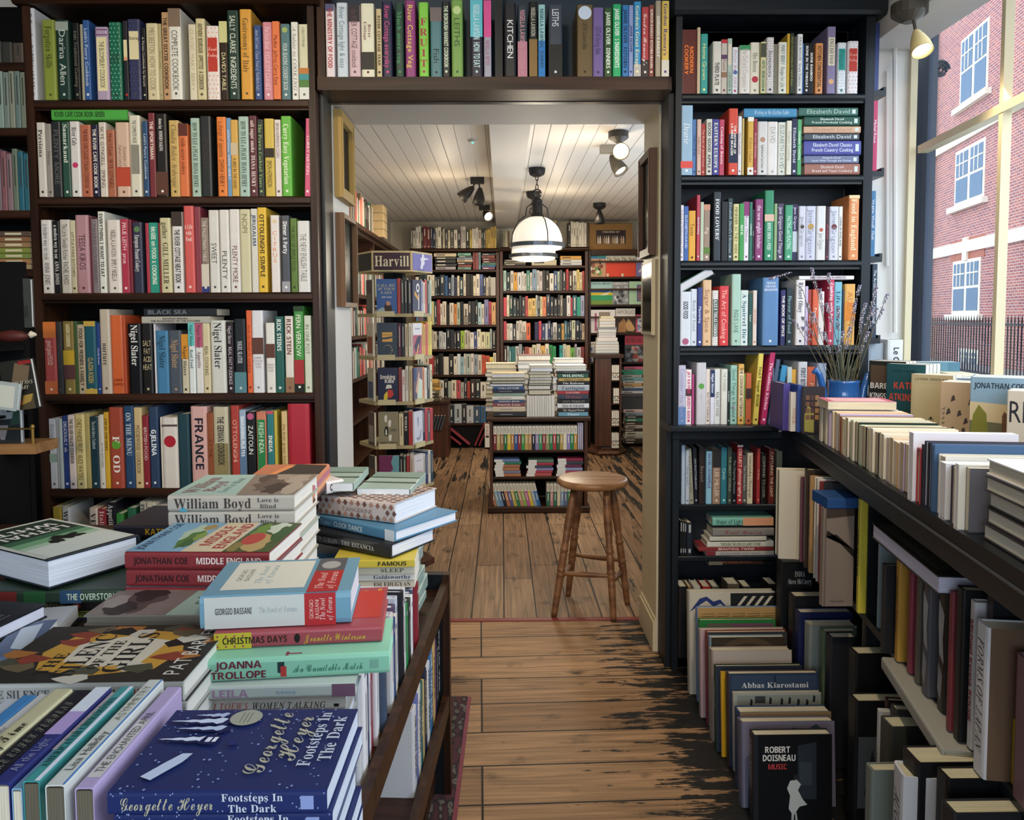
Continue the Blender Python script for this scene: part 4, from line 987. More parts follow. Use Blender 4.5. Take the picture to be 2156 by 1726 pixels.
def blob(cx, cy, rx, ry, c, wob=.4):
    return ('p', [(min(1, max(0, cx + rx * (1 + wob * .3 * math.sin(a * .9 + cx * 40)) * math.cos(a * PI / 14))), min(1, max(0, cy + ry * (1 + wob * .5 * math.sin(a * 1.3 + cy * 60)) * math.sin(a * PI / 14)))) for a in range(28)], c)
def build_foreground():
    bs = [('t', 'William Boyd', C('3c3230'), 'b', .05, .66, .12, .9), ('t', 'Love is|Blind', C('44403c'), 'b', .71, .88, .14, .86), ('q', [(0, .09), (.35, .115), (0, .16)], C('4c9cb4'))]
    bf = [('p', [(.0, .0), (1, .0), (1, .56), (0, .46)], C('8f7f72')), blob(.72, .3, .3, .14, C('a39384'), .5), blob(.8, .4, .22, .07, C('5a4a42'), .3), blob(.45, .3, .34, .12, C('6c5a50'), .7), blob(.3, .22, .26, .09, C('4a3c36'), .6), blob(.3, .08, .3, .07, C('b3a393'), .2), blob(.75, .12, .22, .09, C('b0a192'), .4),
          ('t', 'William', C('8c5c60'), 'b', .1, .85, .8, .95), ('t', 'Boyd', C('8c5c60'), 'b', .1, .7, .68, .8), ('t', 'Love is Blind', C('6c8c88'), 'i', .12, .8, .58, .66)]
    b = flat((354, 1043), (619, 1041), (665, 998), 1.01, .031, 'b9b1a4', 'pale mint and grey hardback on top of its pair on the book table', bs, bf, group=None, frontcol='a9c6bd')
    u = under(b, 1, 'pale grey hardback second in the pair behind the red spined stack')
    c2 = under(u[0], 7, 'plain edge of a grey hardback in the tall pale stack', spine=[], force=False, stop=TT)
    ms = [('t', 'JONATHAN COE', C('2c1416'), 'S', .06, .44, .28, .72), ('t', 'MIDDLE ENGLAND', C('ead4cc'), 'S', .5, .95, .28, .72)]
    mf = [('p', [(0, .62), (1, .6), (1, 1), (0, 1)], C('86b0cc')), ('p', [(0, .32), (1, .32), (1, .58), (.0, .62)], C('d8c8a8')), ('p', [(0, .0), (1, 0), (1, .3), (0, .33)], C('4c5a34')), blob(.62, .72, .3, .07, C('b8c8b0')), blob(.4, .68, .3, .06, C('557a3c')), blob(.28, .66, .16, .04, C('3f6434')), blob(.5, .64, .14, .035, C('8a9c4a')), blob(.82, .66, .1, .05, C('a8905c')), blob(.3, .16, .3, .09, C('b89c68')), blob(.7, .24, .26, .05, C('6c8c3c')), blob(.8, .12, .2, .08, C('c8d0c0')), blob(.6, .06, .28, .05, C('3c5c30')), blob(.15, .28, .16, .04, C('8c7c48')),
          ('t', 'JONATHAN COE', C('24405c'), 'S', .05, .95, .9, .97), ('t', 'MIDDLE', C('a83c3c'), 'S', .1, .95, .46, .56), ('t', 'ENGLAND', C('a83c3c'), 'S', .1, .95, .34, .44), ('e', .42, .22, .2, .075, C('b84840'))]
    b = flat((264, 1161), (566, 1162), (637, 1101), .957, .030, '8c2a2e', 'red spined hardback with a painted landscape cover, top of its stack', ms, mf, frontcol='86a8b8')
    u = under(b, 1, 'second red spined hardback directly under the painted landscape cover')
    under(u[0], 6, 'lower copy in the red spined landscape stack', spine=[], force=False, stop=TT)
    # the same grey title lying the other way round
    b = flat((442, 1226), (275, 1227), (153, 1309), .892, .016, '8f8378', 'flat hardback with a misty grey portrait cover lying fore-edge out', [], [('p', [(0, 0), (1, 0), (1, .6), (0, .66)], C('8a7c78')), blob(.5, .3, .4, .14, C('5c4e4c'), .6), blob(.35, .3, .25, .12, C('3c3434'), .5), blob(.8, .2, .2, .12, C('3a3232'), .3), blob(.6, .1, .2, .08, C('a0948e'), .3), blob(.15, .45, .14, .1, C('a0948e'), .3), ('t', 'Boyd', C('5c7c7c'), 'b', .2, .7, .72, .84)], frontcol='a9c6bd', H=.21, D=.15, page=hexc('8c857a'))
    under(b, 4, 'copy under the misty grey portrait hardback', force=False, stop=TT)
    # the pale blue boxed novel with a red band
    sp = [('r', .03, .69, .02, .98, C('c9cac4')), ('r', .69, .9, 0, 1, C('b02a2c')), ('t', 'GIORGIO BASSANI', C('4c4c50'), 'S', .1, .34, .42, .66), ('t', 'The Novel of Ferrara', C('98a4a8'), 'i', .39, .64, .42, .66), ('h', 'GIORGIO|BASSANI', C('e8b8a8'), 's', .72, .79, .2, .8), ('h', 'The Novel|of Ferrara', C('f0dcd4'), 'i', .79, .88, .15, .85)]
    fr = [('p', [(.14, .33), (.94, .33), (.94, .9), (.14, .9)], C('dedacb')), ('p', [(0, .09), (1, .09), (1, .3), (0, .3)], C('b02a2c')), ('p', [(.6, .09), (1, .09), (1, .3), (.6, .3)], C('56565a')), ('e', .78, .2, .12, .07, C('a8a4a0')), ('t', 'GIORGIO|BASSANI', C('6c6c60'), 's', .3, .8, .74, .84), ('t', 'The Novel|of Ferrara', C('6c98a4'), 'i', .25, .85, .58, .7), ('t', 'The Novel|of Ferrara', C('f0d4cc'), 'i', .08, .55, .12, .26)]
    flat((421, 1256), (738, 1243), (785, 1172), .954, .048, '6f9fb6', 'thick pale blue hardback with a red paper band', sp, fr, page=hexc('dfe4ee'))
    sp = [('r', 0, .22, 0, 1, C('c4b434')), ('t', 'CHRISTMAS DAYS', C('2c1c18'), 'S', .05, .43, .25, .75), ('q', [(.5 + .3 * math.cos(k), .49 + .018 * math.sin(k)) for k in [i * .4 for i in range(16)]], C('1c1414')), ('t', 'Jeanette Winterson', C('c8a83c'), 'c', .53, .9, .2, .8)]
    sp += [('q', [(v - .09, u), (v, u + .008), (v + .09, u), (v, u - .008)], C('a85050')) for u in (.02, .07, .12, .17) for v in (.15, .8)]
    flat((451, 1333), (804, 1317), (822, 1235), .905, .023, 'a84650', 'red and yellow hardback squeezed under the pale blue one', sp, [('t', 'Jeanette|Winterson', C('e8b848'), 'c', .3, .95, .03, .2), ('p', [(.2, .02), (.9, .02), (.9, .2), (.2, .2)], C('b83830'))])
    sp = [('t', 'JOANNA|TROLLOPE', C('6c2438'), 'S', .08, .36, .1, .95), ('t', 'An Unsuitable Match', C('3c7c6c'), 'c', .5, .86, .25, .7), ('r', .42, .455, .3, .8, C('24383c')), ('r', .435, .465, .12, .6, C('b83c3c')), ('r', .9, .945, .3, .72, C('7cb09c'))]
    flat((411, 1391), (819, 1371), (847, 1300), .881, .031, '8fd3b4', 'mint green hardback with a maroon author name on its rounded spine', sp, [('t', 'T', C('8c3c4c'), 'S', .02, .12, .45, .55)], page=hexc('e4ecf6'))
    flat((397, 1447), (748, 1437), (760, 1400), .849, .018, 'c4d0cc', 'white and pale green hardback under the mint one', [('t', 'LEILA', C('a884a4'), 'S', .06, .44, .1, .8), ('t', 'SLIMANI', C('8cacc4'), 's', .5, .66, .3, .6), ('r', .86, 1, 0, 1, C('7c5c74'))], page=hexc('dde4f0'))
    flat((373, 1466), (728, 1459), (745, 1420), .83, .022, 'c2c0b8', 'pale grey hardback with handwritten red and black lettering', [('t', 'MIRIAM TOEWS', C('b05048'), 'i', .03, .42, .1, .6), ('t', 'WOMEN TALKING', C('24221f'), 'i', .45, .88, .1, .6), ('r', .93, .96, .2, .4, K_)], page=hexc('dde4f0'))
    under(BOOKS[-1], 1, 'lower copy under the handwritten lettering', force=False)
    # the deep blue snow paperback stack
    NV = '1c2c66'; rs = random.Random(4)
    fr = []
    for k in range(110):
        x, y = rs.random(), rs.random(); r = rs.uniform(.004, .009); fr.append(('p', [(x - r * 1.5, y), (x, y - r), (x + r * 1.5, y), (x, y + r)], C('8c9ccc')))
    def spire(x, y, L, w, c):                # a snow laden, ragged edged spire pointing towards the head of the cover
        up_, dn = [], []
        for q in range(9):
            t = q / 8; h = w * t * (1 if q % 2 else .55); up_.append((x + h, y - L * t)); dn.append((x - h, y - L * t + .01 * (q % 3)))
        fr.append(('p', up_ + dn[::-1], C(c)))
    for a_ in ((.8, .98, .34, .07, '10194c'), (.82, .97, .3, .05, 'd4dcf0'), (.7, .92, .3, .06, '10194c'), (.72, .91, .26, .042, 'c4cee8'), (.56, .97, .3, .06, '10194c'), (.58, .96, .27, .045, 'dfe5f4'), (.9, .86, .18, .04, 'b8c4e4')): spire(*a_)
    fr += [('p', [(.5, .66), (.62, .64), (.64, .72), (.52, .75)], C('10194c')), ('p', [(.54, .66), (.6, .655), (.6, .675), (.54, .68)], C('e8ecf6')), ('p', [(.54, .69), (.6, .685), (.6, .71), (.54, .715)], C('e8ecf6')), ('p', [(.1, .84), (.3, .75), (.4, .73), (.4, .78), (.3, .83), (.14, .9)], C('c8d2ea')), ('p', [(.5, .55), (.56, .54), (.56, .585), (.5, .59)], C('24306c')),
           ('e', .86, .58, .11, .085, C('a9a796'))]
    fr += [('p', [(.79, .60 - .022 * k), (.93, .60 - .022 * k), (.93, .604 - .022 * k), (.79, .604 - .022 * k)], C('6c6a60')) for k in range(3)]
    fr += [('t', 'Georgette', C('b9b49c'), 'c', .16, .92, .32, .46), ('t', 'Heyer', C('b9b49c'), 'c', .3, .86, .2, .34), ('t', 'Footsteps In', C('d0d4e0'), 'b', .24, .92, .12, .2), ('t', 'The Dark', C('d0d4e0'), 'b', .3, .86, .03, .11)]
    sp = [('t', 'Georgette Heyer', C('b9b49c'), 'c', .06, .48, .15, .9), ('t', 'Footsteps In|The Dark', C('d0d4e0'), 'b', .52, .8, .06, .96), ('r', .88, .94, .2, .8, C('8c9ccc'))]
    sp += [('q', [(v - .05, u), (v, u + .004), (v + .05, u), (v, u - .004)], C('8c9ccc')) for u, v in [(rs.random(), rs.random()) for _ in range(30)]]
    b = flat((226, 1668), (688, 1664), (752, 1492), .925, .021, NV, 'navy paperback with silver snow and script lettering, top of the nearest stack', sp, fr, hard=False, page=hexc('dfe6f2'))
    for q in under(b, 7, '%s navy snow paperback down in the nearest stack', dx=.006, stop=TT - .01): pass
    # paperbacks stood on their fore-edges, spines up
    def up(x0, x1, yn, yf, zt, colr, lab, sp=(), D=.129, hard=False, page=PAGE):
        M = Matrix(((-1, 0, 0, x1), (0, 0, -1, yf), (0, -1, 0, zt), (0, 0, 0, 1)))
        book(M, x1 - x0, zt - TT - .0005, yf - yn, hexc(colr), lab, 'books with their spines up in the near row', hard, list(sp), (), page, force=True)
    pg = hexc('6f6858')
    up(-.389, -.372, .685, .878, .928, 'b9a5cf', 'lilac book stood spine up beside the navy snow stack', [('t', 'THE ENCHANTED APRIL', C('5c5c5c'), 's', .12, .7, .2, .75), ('r', .08, .62, .12, .85, C('cdc8c4'))][::-1], D=.145, page=pg)
    up(-.4125, -.395, .68, .884, .934, 'd8dad2', 'white book with a blue edge stood spine up in the near row', [('r', 0, 1, 0, .12, C('4c84c8')), ('t', 'ASYMMETRY', C('8c8c74'), 's', .55, .92, .25, .8), ('t', 'Lisa Halliday', C('54544c'), 's', .1, .45, .25, .8)], D=.145, page=pg)
    up(-.4225, -.4135, .70, .868, .915, '2c2220', 'black book with gold lettering sunk between white ones', [('t', 'THE IDIOT', C('c09030'), 'S', .2, .8, .15, .85)])
    up(-.4385, -.4235, .69, .872, .932, '3f9d9c', 'teal book with black lettering stood spine up', [('r', 0, 1, 0, .3, C('e0e4ee')), ('t', 'AMERICANAH CHIMAMANDA', C('14383c'), 'b', .12, .85, .35, .9)], page=pg)
    up(-.449, -.4395, .69, .872, .925, '86b4d8', 'pale blue slim book stood spine up', [('r', .35, 1, 0, 1, C('dccfd0')), ('t', 'Rachel Cusk  Kudos', C('a05050'), 'i', .4, .9, .2, .8)])
    up(-.468, -.4505, .69, .875, .93, '2b3278', 'navy to lilac book with a white foot, spine up', [('r', .45, .7, 0, 1, C('b49cd0')), ('r', .7, 1, 0, 1, C('dde0ea')), ('t', 'All the Light', C('8c90b8'), 's', .1, .4, .2, .8)])
    up(-.491, -.469, .685, .872, .928, '17182a', 'near black book with a pale pattern, spine up', [('t', 'THE ESSEX SERPENT', C('7c7c6c'), 'c', .1, .85, .2, .8)])
    up(-.514, -.493, .68, .872, .93, 'cfc69c', 'straw yellow book with black script, spine up', [('t', 'Swing Time', C('24221c'), 'c', .12, .6, .1, .9)])
    up(-.530, -.5155, .69, .87, .925, 'd9d8d6', 'plain white book stood spine up at the row end', [('t', 'Ali Smith Winter', C('8c8c94'), 'i', .1, .6, .2, .8)])
    up(-.547, -.5315, .69, .868, .925, '3c86c4', 'sky blue book stood spine up at the frame edge')
    up(-.565, -.549, .69, .866, .922, 'c8ccd4', 'light grey book stood spine up past the sky blue one')
    # the tapestry-like cover and its neighbours
    fr = [('p', [(0, 0), (1, 0), (1, 1), (0, 1)], C('2c2824')), ('p', [(.2, .2), (.5, .14), (.85, .22), (.92, .5), (.8, .8), (.5, .86), (.2, .78), (.1, .5)], C('c8963c')), ('p', [(.3, .3), (.7, .26), (.8, .5), (.66, .72), (.34, .7), (.24, .5)], C('d9cdb8'))]
    for k in range(26):
        a = rs.random() * 6.3; r = .3 + .2 * rs.random(); x, y = .5 + r * math.cos(a), .5 + r * math.sin(a); t = rs.random() * 3
        fr.append(('p', [(x + .1 * math.cos(t + q) * (1 if q % 2 else .45), y + .09 * math.sin(t + q)) for q in range(6)], C(['8c3c2c', '1c1a1c', 'd0c8b8', 'a86c34', '4c4c3c', '6c5c44'][k % 6])))
    fr += [('t', 'THE', K_, 'b', .1, .5, .7, .78), ('t', 'SILENCE', K_, 'b', .1, .95, .56, .69), ('t', 'OF THE', K_, 'b', .2, .7, .48, .55), ('t', 'GIRLS', K_, 'b', .15, .85, .34, .47), ('t', 'PAT BARKER', C('d9d4c8'), 's', .1, .95, .04, .14)]
    b = flat((-60, 1440), (386, 1434), (440, 1316), .895, .026, 'b8b8b2', 'hardback with a swirling black, gold and rust cover lying flat', [('t', 'THE SILENCE OF THE GIRLS', C('54545c'), 'b', .06, .72, .25, .75), ('t', 'PAT BARKER', C('8c3c34'), 'S', .76, .97, .25, .75)], fr, frontcol='2c2824')
    under(b, 5, 'copy under the swirling gold cover', force=False, spine=[], stop=TT)
    # the big white and green thriller
    fr = [('p', [(.06, .04), (.94, .04), (.94, .96), (.06, .96)], C('dfe2d8')), ('p', [(.06, .5), (.94, .46), (.94, .96), (.06, .96)], C('1c3428')), ('p', [(.06, .5), (.94, .44), (.94, .58), (.06, .6)], C('3c6a4c')), ('p', [(.06, .42), (.94, .36), (.94, .48), (.06, .52)], C('7fae84')), ('p', [(.06, .36), (.94, .3), (.94, .37), (.06, .43)], C('b4cfb0')), blob(.42, .42, .17, .06, C('14181a'), .9), blob(.56, .36, .08, .05, C('14181a'), .4), blob(.3, .38, .08, .03, C('14181a')), ('t', 'LETHAL', W_, 'S', .14, .9, .62, .74), ('t', 'WHITE', W_, 'S', .14, .9, .76, .88), ('p', [(0, 0), (1, 0), (1, .03), (0, .03)], C('1c242c'))]
    fr = [(it[0], [(q[0], 1 - q[1]) for q in it[1]], it[2]) if it[0] == 'p' else (it[0], it[1], it[2], it[3], it[4], it[5], 1 - it[7], 1 - it[6]) for it in fr]
    flat((293, 1126), (109, 1090), (103, 1180), .95, .05, '1c242c', 'thick hardback with a white cover, green smoke and a crouching silhouette', [], fr, frontcol='d8d8cc', page=hexc('e4e6ee'))
    # darker books around it
    def slab(nl, nr, D, zt, T, colr, lab, sp=(), fr=(), page=PAGEW, hard=True, **k): return flat(nl, nr, None, zt, T, colr, lab, sp, fr, D=D, page=page, hard=hard, **k)
    slab((-40, 1246), (262, 1240), .16, .895, .022, '2c4030', 'dark patchwork spined book under the thick white cover thriller', [('r', .1, .25, 0, 1, C('7c2c28')), ('r', .3, .45, 0, 1, C('2c5c34')), ('r', .55, .7, 0, 1, C('2c4c6c')), ('t', 'THE OVERSTORY', C('c8d4b8'), 'S', .6, .95, .2, .8)])
    slab((-40, 1266), (213, 1262), .16, .872, .02, '24201e', 'black spined book with a red star, beneath the patchwork one', [('t', 'A GENTLEMAN IN MOSCOW', C('b09c68'), 's', .05, .7, .2, .8), ('q', [(.1, .8), (.5, .76), (.9, .8), (.5, .84)], C('a8402c'))])
    slab((-40, 1285), (196, 1281), .16, .851, .02, '242c54', 'navy spined book with a yellow corner near the patchwork one', [('r', .58, .98, .3, .9, C('a8b43c')), ('t', 'TRANSCRIPTION', C('2c2c34'), 'S', .6, .96, .4, .8)])
    slab((-60, 1305), (150, 1300), .15, .829, .022, '5c6c4c', 'green grey book half covered by the misty portrait hardback', [], [])
    e1, e2 = atZ(98, 1271, .905), atZ(0, 1317, .905); zd = (e1 - e2).normalized(); yd = Vector((zd.y, -zd.x, 0)); og = e1 - zd * .235 - yd * .16
    flat((98, 1271), (0, 1317), (-60, 1240), .905, .022, '1d2026', 'black covered hardback with a red line on its page edge at the frame edge', [], [('t', 'THE WITCH', C('5c5c60'), 'S', .1, .9, .6, .8)], D=.16, page=hexc('e4e2ec'), H=.235, slide=((og - e2).x, (og - e2).y))
    slab((20, 1345), (105, 1338), .13, .87, .02, 'd4d4d8', 'pale paperback corner between the black hardback and the gold cover', [], [], hard=False)
    slab((-30, 1385), (60, 1376), .13, .885, .03, '5c6c8c', 'blue white paperback beside the gold cover at the frame edge', [], [('p', [(0.1, .1), (.9, .3), (.8, .8), (.2, .6)], C('c8d0dc'))], hard=False)
    slab((240, 1106), (352, 1106), .17, .93, .025, '2b2c3a', 'dark slate hardback with a yellow name beside the pale grey pair', [('t', 'KATE', C('d8a82c'), 'S', .6, .95, .2, .8)], [('p', [(.6, .05), (.95, .05), (.95, .2), (.6, .2)], C('c8a02c'))])
    slab((238, 1117), (330, 1117), .17, .904, .02, '2c5464', 'teal spined hardback under the dark slate one')
    slab((150, 1140), (262, 1150), .18, .88, .03, '22302c', 'dark green hardback behind the thick white thriller')
    # far end of the table
    flat((655, 1016), (692, 976), (548, 985), 1.0, .05, 'c87850', 'hardback with orange and brown stripes lying behind the pale grey pair', [('r', 0, 1, .1, .25, C('5c3c34')), ('r', 0, 1, .35, .5, C('e0a070')), ('r', 0, 1, .6, .8, C('b06a84'))], [('p', [(0, .1), (.5, 0), (.9, 1), (0, 1)], C('3c3430')), ('p', [(.5, .1), (.62, .1), (.9, 1), (.8, 1)], C('e0925c'))], H=.22, D=.15)
    slab((686, 1014), (722, 1008), .05, .97, .03, 'd8d4d8', 'white paperback with black lettering under the striped hardback', [('t', 'OWN', K_, 'S', .2, .8, .2, .8)])
    dm = []
    for i in range(10):
        for j in range(12):
            x, y = (i + .5 + .5 * (j % 2)) / 10.5, (j + .5) / 12
            dm.append(('p', [(x - .04, y), (x, y - .04), (x + .04, y), (x, y + .04)], C(['8c6458', 'a88474', '6c4c44'][(i * 5 + j * 3) % 3])))
    dm += [('p', [(.3, .35), (.62, .35), (.62, .65), (.3, .65)], C('ddd4d0'))]
    ds = [('q', [(v - .16, u), (v, u + .03), (v + .16, u), (v, u - .03)], C(['8c6458', 'a88474', '6c4c44'][i % 3])) for i, (u, v) in enumerate([(.03 + .085 * a + .04 * (c % 2), .2 + .3 * c) for a in range(12) for c in range(3) if c != 1 or a in (0, 1, 10, 11)])]
    flat((672, 1041), (831, 1060), (920, 1027), .93, .047, 'c5bab6', 'book patterned all over with brown paper diamonds', ds + [('t', 'TANGERINE', C('8c7c78'), 's', .3, .75, .35, .6)], dm, page=hexc('e2e6f0'))
    flat((645, 1078), (832, 1117), (940, 1071), .882, .025, '4f88ad', 'sky blue hardback with capital lettering under the diamond patterned one', [('r', .9, 1, 0, 1, C('dfe6ea')), ('t', 'Anne Tyler', C('a8d0e4'), 's', .04, .3, .2, .75), ('t', 'CLOCK DANCE', C('cfe4ee'), 'S', .34, .66, .2, .75)], page=hexc('e2e6f0'))
    flat((642, 1112), (824, 1146), (921, 1112), .856, .031, '26282c', 'black and silver hardback under the sky blue one', [('t', 'MARTIN GURLEN', C('b0b4b8'), 'b', .06, .4, .3, .7), ('t', 'THE ESTANCIA', C('d0d4d8'), 'b', .45, .82, .3, .7), ('q', [(.1, .1), (.5, .3), (.9, .5), (1, .9), (.6, .7), (.2, .3)], C('4c5054'))], page=hexc('dfe3ec'))
    for k, (yy, cc, tx, tc) in enumerate(((1178, 'd8c23c', 'FAMOUS', '24221c'), (1192, 'd4d0bc', 'SLEEP', '5c5c50'), (1206, 'e2e0d8', 'Goldsworthy', '44486c'), (1221, 'd8cdb8', 'ESI EDUGYAN', '3c3430'))):
        slab((700, yy + 3), (873, yy), .13, .822 - .017 * k, .0165, cc, f"{['yellow', 'stone', 'white', 'buff'][k]} spined paperback in the low stack behind the red banded hardback", [('t', tx, C(tc), 'S' if k < 1 else 'b', .5, .95, .2, .85)], hard=False)
    slab((645, 1166), (800, 1166), .1, .80, .014, '3c6c8c', 'slim blue paperback poking out beneath the black and silver hardback', [('t', 'THOMAS', C('c8d4dc'), 'S', .6, .9, .2, .8)], hard=False)
    # column of pale green forest paperbacks at the far corner
    for k in range(18):
        zt = .965 - .0203 * k
        if zt < .6205: break
        x, y = random.uniform(-.008, .012) - .03, random.uniform(-.02, .03)
        M = BTM @ Matrix.Translation((x - .005 - .132 * (k < 1), .10 + y - (.0 if k else -.02), zt - .02)) @ Matrix(((0, -1, 0, 0), (0, 0, 1, 0), (1, 0, 0, 0), (0, 0, 0, 1))) @ Matrix.Rotation(random.uniform(-.06, .06), 4, 'X')
        fr = [('p', [(0, .0), (1, 0), (1, .3), (0, .3)], C('7c948c')), ('p', [(.0, .34), (1, .3), (1, .36), (0, .4)], C('3c4a40')), ('p', [(.0, .62), (1, .6), (1, .66), (0, .7)], C('3c4a40'))] if k < 3 else []
        book(M, .02, .13, .2, hexc('9db4ac'), f'pale forest covered paperback, {ordinal(k + 1)} from the top of the corner column', 'paperback column at the far table corner', False, [], fr, hexc('dde6ee'), force=k < 9)
    # upright books in the side gutter, seen along the row
    y = 0.345; k = 0
    pal = ['e4e4ea', '8c2430', 'dcd8e6', '3c4c6c', 'e8e8ec', '2c3c34', '2c8c4c', 'e0e0e8', '24242c', 'c8d0dc', '5c4c6c', 'e4dcd0', '2c4c7c', 'd8d8dc', '1c1c22', 'dfe4e8', '44546c', 'e4e4e4']
    while y < 0.88:
        T = random.uniform(.016, .03); H = random.uniform(.17, .205) if y > .52 else .148; cc = pal[k % len(pal)]
        M = BTM @ Matrix(((0, -1, 0, -.004 - random.uniform(0, .012)), (1, 0, 0, y), (0, 0, 1, .6002), (0, 0, 0, 1)))
        book(M, T, .135, H, hexc(cc), f'{shade(hexc(cc))} book stood in the gutter of the table, {ordinal(k + 1)} from the doorway', 'books in the gutter of the table', True, [('r', .1, .16, .2, .8, C('8c8c94')), ('r', .3, .7, .42, .58, C('8c8c94'))], (), hexc('dfe3ec'))
        y += T + .001; k += 1
    M = BTM @ Matrix(((0, -1, 0, -.01), (1, 0, 0, y), (0, 0, 1, .6002), (0, 0, 0, 1)))
    book(M, .024, .14, .215, hexc('cfcfd4'), 'white covered hardback closing the gutter row under the mint stack', None, True, [], (), hexc('dfe3ec'), force=True)
    # spines on the lower side shelf
    y = 0.02; k = 0
    for T, H, cc, tx, tc in ((.034, .235, '15171c', 'MARTIN AMIS', 'c8ccd4'), (.03, .2, '1c2230', 'EXPERIENCE', 'a0a8b8'), (.02, .22, '8c5c8c', '', ''), (.03, .225, 'd9b46c', 'LINCOLN', '5c3c1c'), (.016, .2, '2c2c3c', '', ''), (.045, .235, '2f78ac', 'THE LONG TAKE', 'e4ecf4'), (.035, .21, 'dfe2e8', 'NORMAL PEOPLE', '3c3c4c'), (.014, .2, '1c1c24', '', ''), (.03, .215, '22304c', 'WARLIGHT', 'd8c48c'), (.026, .2, 'd0b878', '', ''), (.03, .21, '2c6c70', 'CIRCE', 'e8dcb0'), (.03, .22, 'e2e4de', 'MILKMAN', '6c5c74'), (.03, .21, '6c78b8', 'WASHINGTON', 'e0e0ec'), (.034, .2, 'dadde6', 'THE MARS ROOM', '54545c')):
        M = BTM @ Matrix(((0, -1, 0, -.008), (1, 0, 0, y), (0, 0, 1, .28), (0, 0, 0, 1)))
        book(M, T, .14, H, hexc(cc), f'{shade(hexc(cc))} book on the low side shelf of the table, {ordinal(k + 1)} from the corner post', 'books on the low side shelf', True, [('t', tx, C(tc), 'S', .08, .8, .2, .8)] if tx else [], (), PAGEW, force=k in (0, 3, 5, 6))
        y += T + .0015; k += 1
# ---------------------------------------------------------------- books on and under the window table
def tbook(u, v, w, T, D, H, mode, colr, label, **k):
    """mode: S spine to the aisle; F fore-edge to the aisle; E on its spine with the page ends to the aisle; N cover facing us; u, v, w in the table's frame."""
    R = {'S': ((1, 0, 0), (0, 1, 0), (0, 0, 1)), 'F': ((-1, 0, 0), (0, -1, 0), (0, 0, 1)), 'E': ((1, 0, 0), (0, 0, -1), (0, 1, 0))}[mode]
    R = Matrix(R).to_4x4()
    off = {'S': (0, 0, 0), 'F': (T, D, 0), 'E': (0, H, 0)}[mode]
    if mode == 'E': R = Matrix(((1, 0, 0), (0, 0, 1), (0, 1, 0))).to_4x4(); R[0][0] = -1; off = (T, 0, 0)
    return book(TM @ Matrix.Translation((u + off[0], v + off[1], w + off[2])) @ R, T, D, H, hexc(colr), label, **k)
def uof(px, py, z=None): return tl(atZ(px, py, TZ if z is None else z)).x
